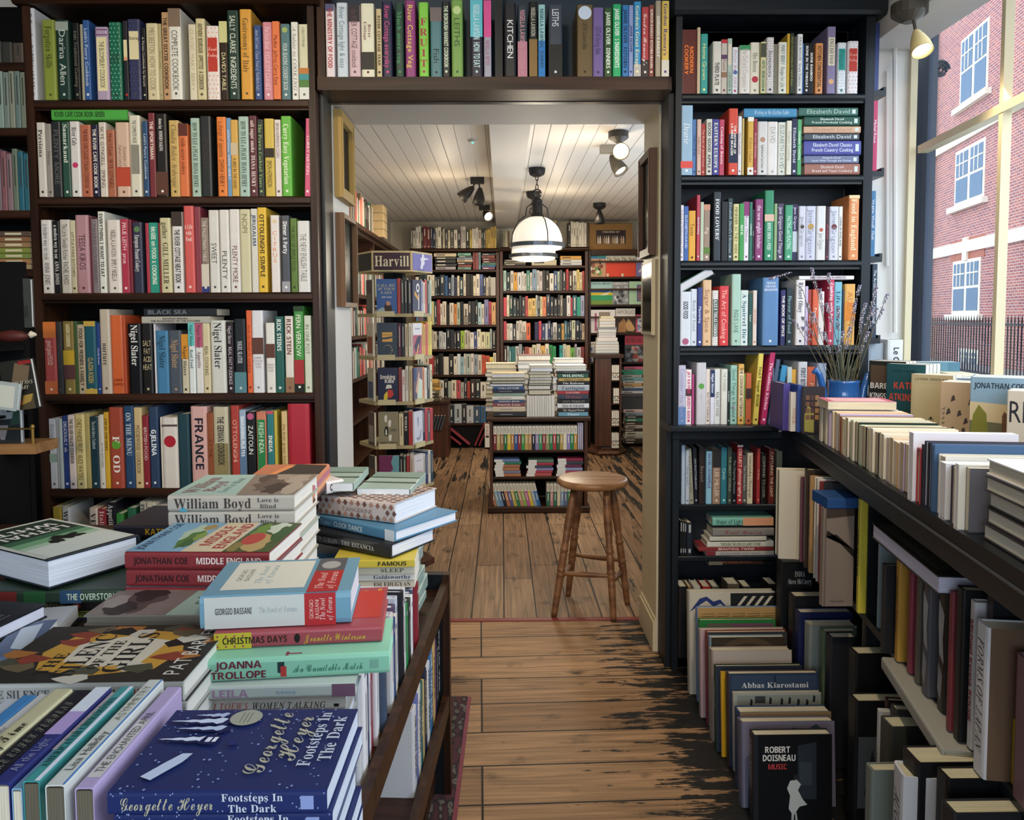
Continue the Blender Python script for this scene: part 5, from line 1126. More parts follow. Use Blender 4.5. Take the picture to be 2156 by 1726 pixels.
def build_window_table():
    rn = random.Random(9)
    u = uof(1722, 926); u1 = uof(1926, 1048); k = 0
    cv = ['e4dcc8', 'd8d0bc', 'e8e0cc', 'dcd4bc', 'e0d8c8', 'cfe0cc', '8fc49c', 'e4e0d0', 'b8a8d0', 'e4dccc', '1c2c24', 'e4d8c4', 'e8a050', 'e4dcc8', '2c2a30', 'e4c8b0', '6c2c28', 'ded6c4']
    while u < u1:
        T = rn.choice([.011, .013, .016, .02, .024, .028]); H = .205; D = .108 + rn.uniform(-.004, .006); c = cv[(k * 7 + k // 3) % len(cv)]
        tbook(u, .002 + rn.uniform(0, .006), 0, T, D, H, 'E', c, f'paperback laid on its spine at the table edge, {ordinal(k + 1)} from the lavender pot', group='paperbacks with page ends to the aisle', hard=False, page=hexc(['d9c8a4', 'e0d2b4', 'cdbb98', 'e4d8c0'][k % 4]))
        u += T + .0012; k += 1
    row_end = u
    b = dict(); zt = .11
    tbook(uof(1722, 928) + .005, -.004, .1185, .0, .0, .0, 'E', 'fff', 'x') if False else None
    # a paperback lying across the start of that row
    M = TM @ Matrix.Translation((uof(1722, 928) - .01, -.006, .1165)) @ Matrix(((0, 1, 0, 0), (0, 0, 1, 0), (1, 0, 0, 0), (0, 0, 0, 1)))
    book(M, .024, .128, .20, hexc('e2d6cc'), 'pale paperback lying across the first of the page-end row', None, False, [], [('p', [(0, 0), (1, 0), (1, 1), (0, 1)], C('b8606c')), ('p', [(.1, .1), (.9, .1), (.9, .9), (.1, .9)], C('d8a8a8'))], hexc('dcd0b4'), force=True)
    u = row_end + .004
    tbook(u, -.012, 0, .026, .15, .21, 'E', 'e6e4ea', 'tall white book dividing the page-end row', hard=False, page=hexc('eceaf0'), force=True); u += .028
    # a spotted red cover turned to us
    rd = book(TM @ Matrix.Translation((u + .002, -.006, 0)) @ Matrix(((1, 0, 0, 0), (0, 0, 1, 0), (0, -1, 0, .118), (0, 0, 0, 1))), .02, .118, .205, hexc('a8343c'), 'red book with cream and black half discs beside the tall white one', None, True, [], [], hexc('d8cdb4'), force=True)
    rd['front'] = []; m_ = []
    for k, x in enumerate((.2, .5, .8)):
        m_ += [('e', x, .16, .12, .09, C('d8cda4')), ('p', [(x - .12, .16), (x - .1, .1), (x, .065), (x + .1, .1), (x + .12, .16)], C('1c1a1c'))]
    rd['front'] = m_; u += .024
    for T, c, D, p in ((.014, '24242c', .13, 'e8e4e0'), (.02, '1d2436', .14, 'd8dce8'), (.016, '14182a', .14, 'd8dce8'), (.014, '3f6088', .14, 'd8dce8')):
        tbook(u, -.004, 0, T, D, .21, 'E', c, f'{shade(hexc(c))} hardback on its spine past the red spotted book', hard=True, page=hexc(p)); u += T + .0015
    k = 0
    q_ = tl(atZ(2100, 1130, TZ)); uu_ = q_.x
    while u < uu_ - .03:
        T = rn.choice([.016, .022, .028, .034]); D = .122 + rn.uniform(-.012, .012); c = ['cfcdc2', 'dcdce2', 'c4c2b8', '3c3444', 'd8d4c8', '5c5a60', 'e0e0e6', 'd0c8b0'][k % 8]
        tbook(u, rn.uniform(-.012, .004), 0, T, D, .215, 'E', c, f'pale book with its page ends to the aisle, {ordinal(k + 1)} past the dark hardbacks', group='larger books with page ends to the aisle', hard=k % 3 == 0, page=hexc(['ddd6c4', 'e8e6e8', 'd4cdb8'][k % 3])); u += T + .0015; k += 1
    # flat pile at the frame edge
    for k in range(6):
        M = TM @ Matrix.Translation((uof(2095, 1110) + .17 + .004 * (k % 2), .01 + .005 * (k % 3), .002 + .0295 * k - .02)) @ Matrix(((0, -1, 0, 0), (0, 0, 1, 0), (1, 0, 0, 0), (0, 0, 0, 1)))
    for k in range(5):
        M = TM @ Matrix.Translation((uu_ + .2 + .004 * (k % 2), q_.y - .03 + .004 * (k % 3), .001 + .029 * k)) @ Matrix(((0, -1, 0, 0), (0, 0, 1, 0), (1, 0, 0, 0), (0, 0, 0, 1)))
        book(M, .028, .19, .23, hexc('2c2a30' if k < 4 else 'e4e4ea'), f'hardback lying in the flat pile at the table end, {ordinal(5 - k)} from its top', 'flat pile of hardbacks at the window table end', True, [], [], hexc('e0dac8'), force=True)
    # books standing with their covers to the aisle
    def standing(pl, pr, ytop, Yl, ang, W, Hh, colr, lab, fr, n=3, T=.03, side='cfc4a8'):
        a = atY(pl, ytop, Yl); th = math.radians(ang); ex = Vector((math.cos(th), -math.sin(th), 0)); nx_ = Vector((-math.sin(th), -math.cos(th), 0))   # along the cover; out of the cover
        for i in range(n):
            p = a - nx_ * (T + .0008) * i; p.z = 0
            zb = a.z - Hh
            # local x (thickness, outwards) = nx_, y (spine to fore-edge) = ex, z up
            M = Matrix(((nx_.x, ex.x, 0, p.x - nx_.x * T), (nx_.y, ex.y, 0, p.y - nx_.y * T), (0, 0, 1, zb), (0, 0, 0, 1)))
            book(M, T, W, Hh, hexc(colr), lab if i == 0 else f'copy behind the {lab}', None, False, [], fr if i == 0 else [], hexc('e8e2d4'), force=i < 1)
    H1 = .198
    fr = [('p', [(0.05, .55), (.95, .5), (.95, .9), (.05, .93)], C('5c4a38')), ('t', 'BARBARA', W_, 'S', .05, .95, .5, .62), ('t', 'KINGSOLVER', W_, 'S', .04, .96, .32, .44)]
    standing(1830, 1866, 759, 2.74, 48, .125, H1, '2b2a24', 'black paperback with tall white lettering behind the lying one', fr, 3)
    fr = [('t', 'KATE', C('d8503c'), 'S', .2, .7, .56, .7), ('t', 'ATKINSON', C('d8503c'), 'S', .08, .94, .36, .5), ('t', 'FICTION', C('1c3434'), 'S', .4, .9, .14, .22), ('t', 'PRIZE WINNER', C('122c30'), 's', .15, .8, .86, .9)]
    standing(1867, 1916, 765, 2.66, 50, .128, H1, '24565c', 'dark teal paperback with orange red lettering standing on the window table', fr, 4)
    fr = [('p', [(.06, .06), (.94, .06), (.94, .86), (.06, .86)], C('c4b084')), ('p', [(.08, .07), (.92, .07), (.92, .85), (.08, .85)], C('cbb88c')), ('p', [(.49, .1), (.51, .1), (.51, .3), (.49, .3)], C('3c3428')), ('p', [(.42, .24), (.5, .32), (.58, .24), (.5, .28)], C('3c3428')), ('t', 'LAVINIA GREENLAW', C('5c5440'), 's', .1, .9, .9, .95)]
    standing(1919, 1967, 787, 2.55, 46, .125, H1, 'cdb98a', 'sand coloured paperback with a small arrow, standing on the window table', fr, 3)
    fr = [('t', 'A|L|I|C|E', C('4c4038'), 'c', .04, .14, .2, .6)]
    for (x, y) in ((.3, .72), (.7, .68), (.2, .5), (.45, .48), (.6, .36), (.85, .44), (.3, .2), (.8, .24), (.55, .2)): fr.append(('p', [(x - .05, y - .05), (x + .06, y - .01), (x + .03, y + .07), (x - .02, y + .05)], C('4c4440')))
    standing(1980, 2032, 803, 2.36, 44, .118, .185, 'cdaf8c', 'beige paperback with scattered ink drawings, standing on the window table', fr, 3, .032)
    fr = [('p', [(0, 0), (1, 0), (1, .16), (0, .2)], C('d8b890')), ('p', [(0, .2), (1, .16), (1, .36), (0, .4)], C('6c6a4c')), ('p', [(0, .4), (1, .36), (1, .62), (0, .66)], C('d0bc94')), ('p', [(.02, .2), (.34, .2), (.3, .5), (.16, .62), (.06, .48)], C('7c7a2c')), ('p', [(.58, .24), (.68, .24), (.67, .5), (.62, .54), (.58, .48)], C('6c4c38')), ('p', [(.6, .18), (1, .16), (1, .3), (.7, .28)], C('9c4430')), ('t', 'JONATHAN COE', C('1c2c3c'), 'S', .06, .94, .84, .93), ('t', 'MIDDLE', C('b03c2c'), 'S', .04, .96, .03, .13)]
    standing(2044, 2120, 793, 2.19, 36, .135, .205, '86a6bc', 'paperback with a painted church landscape, standing on the window table', fr, 4)
    fr = [('t', 'RED', C('2c2a34'), 's', .04, .7, .55, .9), ('p', [(.5, .35), (.8, .5), (.95, .3), (.75, .2)], C('b02c34')), ('p', [(.35, .1), (.5, .12), (.5, .3), (.4, .3)], C('b02c34'))]
    standing(2122, 2170, 822, 2.05, 40, .13, .2, 'ddd0bc', 'cream paperback with thin lettering and a red bird at the frame edge', fr, 3)
    standing(1929, 1978, 762, 2.82, 8, .15, .2, '5c8ca0', 'pale teal paperback lying behind the dark teal one', [], 2)
    standing(2004, 2046, 795, 2.5, 44, .12, .19, '7c9cb8', 'blue paperback between the ink drawing and church landscape covers', [], 4)
    # the big white box-like book on the sill corner
    a = atY(1868, 715, 2.93); c_ = atY(1902, 715, 2.93)
    book(Matrix.Translation((a.x, 2.93, a.z - .2)), c_.x - a.x, .1, .2, hexc('dfe1e2'), 'thick white book with upright black lettering against the window corner', None, True, [('t', 'Le Corbusier', K_, 'S', .15, .9, .35, .75)], [], PAGEW, force=True)
    a = atY(1827, 722, 2.95); c_ = atY(1862, 722, 2.95)
    book(Matrix.Translation((a.x, 2.95, a.z - .2)), c_.x - a.x - .002, .09, .2, hexc('a8b4c0'), 'grey blue book beside the thick white one at the window corner', None, True, [], [], PAGEW, force=True)
    # three books where ledge and table meet
    for (p0, p1, top, c, lab, tx, Yd) in ((1649, 1664, 808, '453a86', 'purple hardback at the corner of the ledge', '', 2.72), (1665, 1679, 826, 'e4dcd0', 'white slim book with a red ribbon mark at the ledge corner', 'VOGUE', 2.7), (1680, 1691, 812, '2c4c9c', 'blue hardback in front of the lavender pot', '', 2.68)):
        a = atY(p0, top, Yd); c_ = atY(p1, top, Yd)
        book(Matrix.Translation((a.x, Yd, TZ + .001)), c_.x - a.x, .13, a.z - TZ, hexc(c), lab, None, True, [('t', tx, C('c08060'), 's', .4, .8, .2, .8)] if tx else [], [], PAGEW, force=True)
    a = atY(1693, 815, 2.64); c_ = atY(1738, 815, 2.64)
    fr = [('p', [(.05, .05), (.5, .02), (.5, .5), (.2, .6), (.05, .4)], C('8c8440'))] + [('p', [(.1 + .22 * (k % 4), .3 + .14 * (k // 4)), (.28 + .22 * (k % 4), .3 + .14 * (k // 4)), (.28 + .22 * (k % 4), .4 + .14 * (k // 4)), (.1 + .22 * (k % 4), .4 + .14 * (k // 4))], C(['6c4a34', '4c3430', '8c6438', '3c2c3c'][k % 4])) for k in range(16)]
    Mx = Matrix(((0, 1, 0, a.x), (-1, 0, 0, 2.64 + .022), (0, 0, 1, TZ + .001), (0, 0, 0, 1)))
    book(Mx, .02, c_.x - a.x, a.z - TZ, hexc('2c2226'), 'dark patterned cover facing us in front of the lavender pot', None, True, [], fr, PAGEW, force=True)
    # a white book leaning and one lying on the fourth and second shelves of the black bookcase
    a = atY(1436, 612, RY); c_ = atY(1508, 571, RY); L = (c_ - a).length; th = math.atan2(c_.z - a.z, c_.x - a.x)
    M = Matrix.Translation((a.x, RY + .01, a.z - .012)) @ Matrix.Rotation(-th, 4, 'Y') @ Matrix(((0, 0, 1, 0), (0, 1, 0, 0), (-1, 0, 0, .036), (0, 0, 0, 1)))
    M = M @ Matrix.Translation((0, .15, 0)) @ Matrix.Rotation(PI, 4, 'Z') @ Matrix.Translation((-.032, 0, 0))
    book(M, .032, .15, L, hexc('3c5c50'), 'white edged book lying aslant over the spines of the fourth black shelf', None, True, [], [], hexc('d4d6de'), force=True)
    def lying(p0, p1, y0, y1, zoom, colr, lab, tx, tc, st='s', Yd=RY, D=.15, extra=(), uv=(.2, .85)):
        ox, oy, s = zoom; a = atY(ox + p0 * s, oy + y0 * s, Yd); b = atY(ox + p1 * s, oy + y1 * s, Yd)
        M = Matrix(((0, 0, -1, b.x), (0, 1, 0, Yd), (1, 0, 0, b.z), (0, 0, 0, 1)))
        book(M, a.z - b.z, D, b.x - a.x, hexc(colr), lab, None, True, list(extra) + ([('t', tx, C(tc), st, uv[0], uv[1], .2, .85)] if tx else []), [], PAGE, force=True)
    z1 = (1400, 20, ZR)
    dv = 'Elizabeth David'; pm = [('r', .9, .96, .25, .75, C('c8d4d0'))]
    for p0, p1, y0, y1, c, tc, tx, ad in ((1332, 1858, 1474, 1580, '9c6454', 'e8d4cc', 'Elizabeth David|Bread and Yeast Cookery', 'bottom of'), (1328, 1850, 1396, 1472, '6c7494', 'd8dcec', 'Elizabeth David|South Wind Through the Kitchen', 'second lowest in'), (1326, 1870, 1254, 1392, '4a4c9c', 'e4e8f4', 'Elizabeth David Classics|French Country Cooking', 'thick third from the bottom of'), (1330, 1855, 1186, 1250, '444a54', 'd0d4d8', 'Elizabeth David', 'middle of'), (1326, 1868, 1116, 1182, 'd0a584', 'b08c70', 'Elizabeth David', 'third from the top of'), (1330, 1858, 1022, 1112, '1d5040', 'e0ece4', 'Elizabeth David|French Provincial Cooking', 'second from the top of'), (1278, 1842, 938, 1018, '37685c', 'a8c4b4', 'Elizabeth David', 'topmost of')):
        lying(p0, p1, y0 + 1, y1 - 1, z1, c, f'{shade(hexc(c))} book lying {ad} the stack on the second black shelf', tx, tc, 's', extra=pm, uv=(.14, .86))
    zl = (0, 0, Z12); lying(427, 1056, 905, 992, zl, '4cae44', 'bright green book lying on the spines of the second brown shelf', 'RIVER CAFE COOK BOOK GREEN', '1c3c1c', 'S', Yd=LY, uv=(.04, .7))
    zl = (0, 420, Z12); lying(1190, 1790, 900, 962, zl, '1e2228', 'black book topmost over the dark spines of the fourth brown shelf', 'BLACK SEA', '6c747c', 'S', Yd=LY + .02, uv=(.05, .6))
    lying(1172, 1740, 966, 1022, zl, 'b4b0a4', 'grey printed book under the black one on the fourth brown shelf', 'Jonathan Meades|THE PLAGIARIST IN THE KITCHEN', '24221f', 'S', Yd=LY, uv=(.08, .9))
    lying(755, 1258, 945, 1030, z1, '3f8cb8', 'sky blue book lying across the white spines on the second black shelf', 'Writing at the Kitchen Table', 'd0e4ec', 'i')
    lying(1282, 1806, 912, 946, (1400, 380, ZR), 'e2e2e6', 'thin white book lying over the spines on the fourth black shelf', 'MEDITERRANEAN IN MINUTES', '8c5c7c', 'S', D=.13)
    # low stack on the seventh shelf and its neighbours
    zz = (1400, 1060, .21336)
    for k, (p0, p1, y0, y1, c, tx, tc, st, ex) in enumerate(((420, 1060, 578, 604, '1c1816', '', '', 's', []), (430, 955, 530, 600, '3c241e', 'IN NOTORIOUS CAPTIVITY', 'a8644c', 's', [('r', 0, .26, 0, 1, C('6c6a5c'))]), (405, 1075, 470, 512, 'b8b4ac', 'WILLIAM HENRY FOX TALBOT', '6c7484', 's', [('r', 0, .14, 0, 1, C('7c2c34'))]), (335, 1070, 428, 466, '8c3034', 'BEAUTIFUL TWINS', 'e0c8c0', 'S', []), (415, 1070, 374, 426, 'd8d8cc', 'THROUGH THE LENS OF JANET STONE', '5c6c2c', 'S', []), (440, 1000, 326, 372, 'cfcfc4', '', '', 's', [('r', 0, 1, 0, .2, C('24221f'))]), (470, 1072, 244, 316, '8c8884', 'Cecil Beaton', '8c3c48', 'c', []), (468, 1068, 138, 214, '7cc4b4', 'Shape of Light', '1c2c2c', 's', [('r', .5, 1, 0, 1, C('d89c78'))]))):
        lying(p0, p1, y0 + 1, y1 - 1, zz, c, f'{shade(hexc(c))} book lying in the low dark stack, {ordinal(8 - k)} from its top', tx, tc, st, Yd=RY + .06, D=.1, extra=ex, uv=(.06, .5) if k == 7 else (.2, .8))
    for k, (p0, p1, y0, y1) in enumerate(((148, 172, 170, 585), (173, 192, 175, 585), (193, 212, 180, 585), (218, 268, 190, 600))):
        a = atY(1400 + p0 * .21336, 1060 + y0 * .21336, RY + .06); b = atY(1400 + p1 * .21336, 1060 + y1 * .21336, RY + .06)
        book(Matrix.Translation((a.x, RY + .06, .431)), b.x - a.x, .095, a.z - .431, hexc(['14161a', '16181c', '14161a', '1c2634'][k]), f'black slim book, {ordinal(k + 1)} beside the low dark stack', None, True, [('r', .05, .3, .3, .7, C('a8acb0')), ('r', .8, .92, .3, .7, C('a8acb0'))], [], PAGE)
    # heads of the books on the lowest black shelf
    for k, (p0, p1, c, D) in enumerate(((140, 222, '1c1c20', .14), (228, 262, '8c6c3c', .1), (285, 350, 'c8c8c8', .14), (372, 452, 'b03028', .12), (465, 535, '5c5e5c', .12), (620, 735, '5c5848', .13), (770, 850, '3c3a3c', .1), (1020, 1110, '24221f', .12))):
        Yd = RY - .02 - .01 * (k % 3); a = atY(1400 + p0 * .21336, 1235, Yd); b = atY(1400 + p1 * .21336, 1235, Yd)
        book(Matrix.Translation((a.x, Yd, .0612)), b.x - a.x, .085, a.z - .061 + (.01 if k in (5, 7) else 0), hexc(c), f'{shade(hexc(c))} book on the bottom black shelf behind the leaning covers, {ordinal(k + 1)} along', None, True, [], [], hexc('c8c4b0'))
    # large books on the shelf below the table, page edges and spines to the aisle
    LZ = .53
    def low(px, py, pytop, T, D, mode, c, lab, tx='', tc='222', st='s', page=None, z=LZ, extra=(), force=True, vo=None, fr=()):
        p = atZ(px, py, z); q = tl(p); d = ray(px, pytop); s = (Vector((p.x, p.y, 0)) - CAM).to_2d().length / d.to_2d().length
        H = CAM.z + d.z * s - z
        sp = list(extra) + ([('t', tx, C(tc), st, .1, .85, .2, .8)] if tx else [])
        b = tbook(q.x, q.y if vo is None else vo, z - TZ, T, D, H, mode, c, lab, group=None, hard=True, spine=sp, page=page and hexc(page), force=force, front=list(fr))
        return b
    low(1632, 1166, 984, .052, .2, 'F', 'd4cbb8', 'large cream book with its pages to the aisle, first under the table', page='c8bfa8')
    low(1672, 1172, 994, .028, .2, 'F', 'c8bca4', 'cream book tucked second under the table', page='d0c6ae')
    low(1683, 1180, 1003, .014, .2, 'S', '6c3c4c', 'plum slim spine under the table')
    low(1692, 1190, 985, .03, .22, 'S', '3c2c22', 'dark brown tall spine under the table', 'Diane', '8c7c64')
    low(1702, 1202, 1000, .02, .22, 'S', 'b8905c', 'tan spine under the table', 'IN AMERICA', '4c3820')
    low(1712, 1216, 1003, .034, .22, 'F', 'd8d4cc', 'white tall book with page edges to the aisle under the table', page='d4d0c8')
    low(1722, 1224, 1012, .016, .2, 'S', '8c2c30', 'dark red thin spine under the table')
    low(1730, 1240, 1014, .018, .22, 'S', '1c1e22', 'black spine with white capitals under the table', 'PORTRAITS', 'b0b4b8')
    cp = low(1803, 1285, 1048, .02, .25, 'S', 'd8c832', 'yellow spined book with black capitals under the table', 'CAPA IN COLOR', '2c2a18', 'S')
    # the cover beside it turned to us
    a = atZ(1734, 1277, LZ); b_ = atZ(1797, 1275, LZ); d = ray(1740, 1072); s = (Vector((a.x, a.y, 0)) - CAM).to_2d().length / d.to_2d().length
    Mx = Matrix(((0, 1, 0, a.x), (-1, 0, 0, a.y + .03), (0, 0, 1, LZ), (0, 0, 0, 1)))
    book(Mx, .028, b_.x - a.x - .004, CAM.z + d.z * s - LZ, hexc('8c7c70'), 'grey brown photograph covered book beside the yellow spine', None, True, [], [('p', [(0, .72), (.1, .78), (1, .5), (1, .58), (.4, .74)], C('2c2620')), ('p', [(0, .9), (1, .93), (1, 1), (0, 1)], C('443a34')), ('p', [(.0, 0), (.06, 0), (.06, 1), (0, 1)], C('6c6058')), ('t', 'Thames & Hudson', C('2c2824'), 's', .2, .7, .04, .07)], PAGEW, force=True)
    bx = atZ(1739, 1062, CAM.z + d.z * s); zt_ = CAM.z + d.z * s
    Mx = Matrix(((0, 1, 0, a.x + .003), (0, 0, -1, a.y + .03), (-1, 0, 0, zt_ + .03), (0, 0, 0, 1)))
    book(Matrix(((0, 0, -1, a.x + .095), (0, 1, 0, a.y + .0), (1, 0, 0, zt_ + .0008), (0, 0, 0, 1))), .03, .11, .09, hexc('24508c'), 'small bright blue book lying on the photograph cover under the table', None, False, [], [], hexc('24508c'), force=True)
    # next bay towards us
    for (px, py, top, T, D, mode, c, lab, tx, tc, st) in (
        (1846, 1318, 1140, .012, .2, 'S', '8ca0a8', 'pale grey spine in the nearer bay under the table', 'Neil Gaiman', '4c5c64', 'i'),
        (1854, 1368, 1184, .02, .2, 'S', '1e1d20', 'black spine in the nearer bay under the table', '', '', 's'),
        (1884, 1384, 1166, .024, .2, 'S', 'b88a2c', 'ochre spine in the nearer bay under the table', 'Masahisa Fukase', '4c3814', 's'),
        (1910, 1410, 1192, .02, .2, 'S', '8c3446', 'raspberry spine in the nearer bay under the table', '', '', 's'),
        (1926, 1430, 1200, .022, .2, 'S', '5c564c', 'wrapped olive grey spine in the nearer bay', '', '', 's'),
        (1942, 1452, 1216, .034, .2, 'S', '55545a', 'black and white photograph spine in the nearer bay', '', '', 's'),
        (1974, 1484, 1232, .036, .2, 'S', '2c2622', 'dark photograph spine in the nearer bay', '', '', 's'),
        (1992, 1530, 1240, .016, .2, 'S', '7c3038', 'maroon slim spine in the nearer bay', '', '', 's'),
        (2008, 1545, 1230, .03, .2, 'S', '101216', 'thick black spine in the nearer bay', 'TOKYO', '2c4454', 's'),
        (2036, 1566, 1258, .022, .2, 'S', 'c9c9cc', 'white spine with dark red capitals in the nearer bay', 'Michael Kenna ROUGE', '8c2030', 'S'),
        (2050, 1612, 1300, .045, .2, 'S', 'd0d0d6', 'thick white spine with black italics in the nearer bay', 'FORMS OF JAPAN', '1c1c20', 'i')):
        ex = []
        if 'photograph' in lab: ex = [('q', [(.1, .1), (.9, .2), (.7, .4), (.95, .6), (.3, .55), (.1, .3)], C('a8a8ac')), ('q', [(.2, .62), (.8, .7), (.6, .92), (.15, .85)], C('8c8c90'))]
        low(px, py, top, T, D, mode, c, lab, tx, tc, st, extra=ex)
    jp = BOOKS[-1]; jp['frontcol'] = C('6c5644'); qj = TM.inverted() @ jp['M'].translation
    tbook(qj.x + .047, qj.y + .045, LZ - TZ, .03, .2, .235, 'S', 'b0202c', 'red spine at the frame edge in the nearer bay', spine=[('r', .5, 1, 0, 1, C('c8a41c'))], force=True)
    tbook(qj.x + .079, qj.y + .03, LZ - TZ, .05, .2, .25, 'S', '7c5c60', 'dusky pink book at the frame edge in the nearer bay', force=True)
    # wrapped album lying on that row
    z_ = .795; a = atZ(1836, 1098, z_ + .04); b_ = atZ(1975, 1210, z_ + .04)
    dd = (b_ - a); dd.z = 0; L = dd.length; dd.normalize(); nn = Vector((-dd.y, dd.x, 0))
    M = Matrix(((0, nn.x, -dd.x, b_.x), (0, nn.y, -dd.y, b_.y), (1, 0, 0, z_), (0, 0, 0, 1)))
    M = M @ Matrix.Translation((0, .25, L)) @ Matrix.Rotation(PI, 4, 'X')
    book(M, .038, .25, L, hexc('24221f'), 'large album in crumpled clear wrap lying over the nearer bay', None, True, [], [('p', [(.55, .05), (.95, .05), (.95, .9), (.55, .9)], C('3c3a34'))], hexc('cfcde0'), force=True)
    # a long book leaning across the bay and those at its foot
    a = atZ(1858, 1408, .495); b_ = atZ(1985, 1610, .495)
    dd = (b_ - a); L = dd.length; dd.normalize(); yy = Vector((-dd.y, dd.x, 0)).normalized(); xx = yy.cross(dd) * -1
    zz2 = -dd; xx = yy.cross(zz2)
    M = Matrix(((xx.x, yy.x, zz2.x, b_.x), (xx.y, yy.y, zz2.y, b_.y), (xx.z, yy.z, zz2.z, b_.z), (0, 0, 0, 1)))
    book(M, .03, .12, L, hexc('9c9c94'), 'pale grey long book lying slantwise below the nearer bay', None, True, [], [], hexc('b8b49c'), force=True)
    FZ = .07
    def foot(px, top, Yd, T, D, H, c, lab, tx='', tc='222', st='s', fr=(), facing=False, front=None):
        a = atY(px, top, Yd)
        zb = FZ
        if facing:
            w_ = D; M = Matrix(((0, 1, 0, a.x), (-1, 0, 0, Yd + T), (0, 0, 1, zb), (0, 0, 0, 1)))
        else:
            M = TM.copy(); M = Matrix(((UT.x, NT.x, 0, a.x), (UT.y, NT.y, 0, a.y), (0, 0, 1, zb), (0, 0, 0, 1)))
        book(M, T, D, a.z - zb, hexc(c), lab, None, True, [('t', tx, C(tc), st, .1, .75, .2, .8)] if tx else [], list(fr), hexc('c4bfa4'), force=True)
    foot(1806, 1376, 2.03, .05, .22, .36, '131416', 'tall black book at floor level behind the shelf upright', '', facing=True)
    foot(1806, 1476, 1.90, .045, .2, .34, '17181a', 'black book with a tree photograph at floor level', facing=True, fr=[('p', [(0.02, .1), (.5, .1), (.5, .7), (.02, .7)], C('4c525a')), ('p', [(.1, .2), (.3, .3), (.2, .6), (.15, .4)], C('24262c'))])
    foot(1848, 1490, 1.80, .016, .15, .3, 'c8ccd0', 'white slim spine with a name in capitals at floor level', 'JULIA ROITER', '5c3c48', 's')
    foot(1864, 1466, 1.82, .02, .18, .32, '3c1c20', 'maroon rounded spine at floor level', '', '')
    foot(1876, 1480, 1.74, .03, .2, .3, '2c2c2a', 'black and white wrapped book at floor level', 'LES CLES', 'c8c4a8', 'i')
    foot(1878, 1530, 1.66, .05, .22, .3, '3c3f3c', 'olive black clothbound book at floor level', facing=True)
    foot(1839, 1622, 1.52, .03, .2, .3, '6c7670', 'grey green book in front of the floor row', facing=True, fr=[('e', .6, .5, .2, .2, C('56605c'))])
    foot(1884, 1600, 1.46, .055, .19, .3, 'c4c6cc', 'thick white rounded spine with slanted capitals in the floor row', 'AUGUST SANDER', '24242c', 'i')
    foot(1936, 1606, 1.40, .06, .22, .3, '1a1b1e', 'thick black book beside the white rounded spine in the floor row', facing=True)
    foot(2000, 1640, 1.33, .04, .2, .28, '141517', 'black book with a dark red edge near the frame corner', facing=True)
    foot(2012, 1712, 1.25, .04, .2, .2, '24262a', 'dark book lowest in the frame corner', facing=True)
    # tall books standing on the floor before the black bookcase, covers to us, one behind the other
    def cover(pl, pr, ytop, Yd, T, c, lab, fr, tilt=5, spc=None, D=None, tx='', tc='ccc', back=None, z0=0.002):
        a = atY(pl, ytop, Yd); b = atY(pr, ytop, Yd); H = (a.z - z0) / math.cos(math.radians(tilt)); D = b.x - a.x
        M = Matrix.Translation((a.x, Yd - math.tan(math.radians(tilt)) * (a.z - z0), z0)) @ Matrix.Rotation(-math.radians(tilt), 4, 'X') @ Matrix(((0, 1, 0, 0), (-1, 0, 0, T), (0, 0, 1, 0), (0, 0, 0, 1)))
        book(M, T, D, H, hexc(spc or c), lab, 'tall books leaning before the black bookcase' if False else None, True, [('t', tx, C(tc), 'S', .06, .6, .2, .8)] if tx else [], fr, hexc('d8d0b8'), force=True, frontcol=hexc(c))
    ox, oy, s = 1400, 1060, .21336
    def X(v): return ox + v * s
    def Y_(v): return oy + v * s
    cover(X(240), X(1085), Y_(868), 2.74, .035, 'c0b8a8', 'tall leaning book with a blue wave on its cover, last in the floor row', [('p', [(.0, .8), (.12, .93), (.2, .95), (.28, .9), (.36, .92), (.46, .82), (.36, .88), (.28, .85), (.2, .91), (.12, .87)], C('24346c')), ('p', [(.48, .8), (1, .82), (1, .98), (.48, .98)], C('1c1c1e'))] + [('p', [(.5 + .1 * k, .8), (.54 + .1 * k, .8), (.68 + .1 * k, .95), (.64 + .1 * k, .95)], C('c8c0b0')) for k in range(4)], spc='a8a498')
    cover(X(318), X(1157), Y_(1030), 2.68, .022, 'b08c58', 'leaning book with handwriting all over a tan cover', [('p', [(.05 + .18 * (k % 5), .78 + .025 * (k // 5)), (.2 + .18 * (k % 5), .785 + .025 * (k // 5)), (.2 + .18 * (k % 5), .79 + .025 * (k // 5)), (.05 + .18 * (k % 5), .784 + .025 * (k // 5))], C('4c3420')) for k in range(35)], spc='5c7ca8')
    cover(X(345), X(1090), Y_(1150), 2.62, .024, '6c4a5c', 'leaning book with a green border and purple picture', [('p', [(0, 0), (.1, 0), (.1, 1), (0, 1)], C('247034')), ('p', [(0, .96), (1, .96), (1, 1), (0, 1)], C('247034')), ('p', [(.97, 0), (1, 0), (1, 1), (.97, 1)], C('247034')), ('p', [(.1, .8), (.6, .85), (.4, .95), (.1, .95)], C('5c5c48'))], spc='247034')
    cover(X(350), X(1190), Y_(1246), 2.57, .026, '8c3434', 'leaning book with a red topped cover and pink spine', [('p', [(.0, 0), (.25, 0), (.25, 1), (0, 1)], C('b8989c'))], spc='9c8c8c')
    cover(X(415), X(1205), Y_(1270), 2.52, .024, '3c3c3e', 'leaning grey book in scuffed clear wrap', [], spc='7c3034')
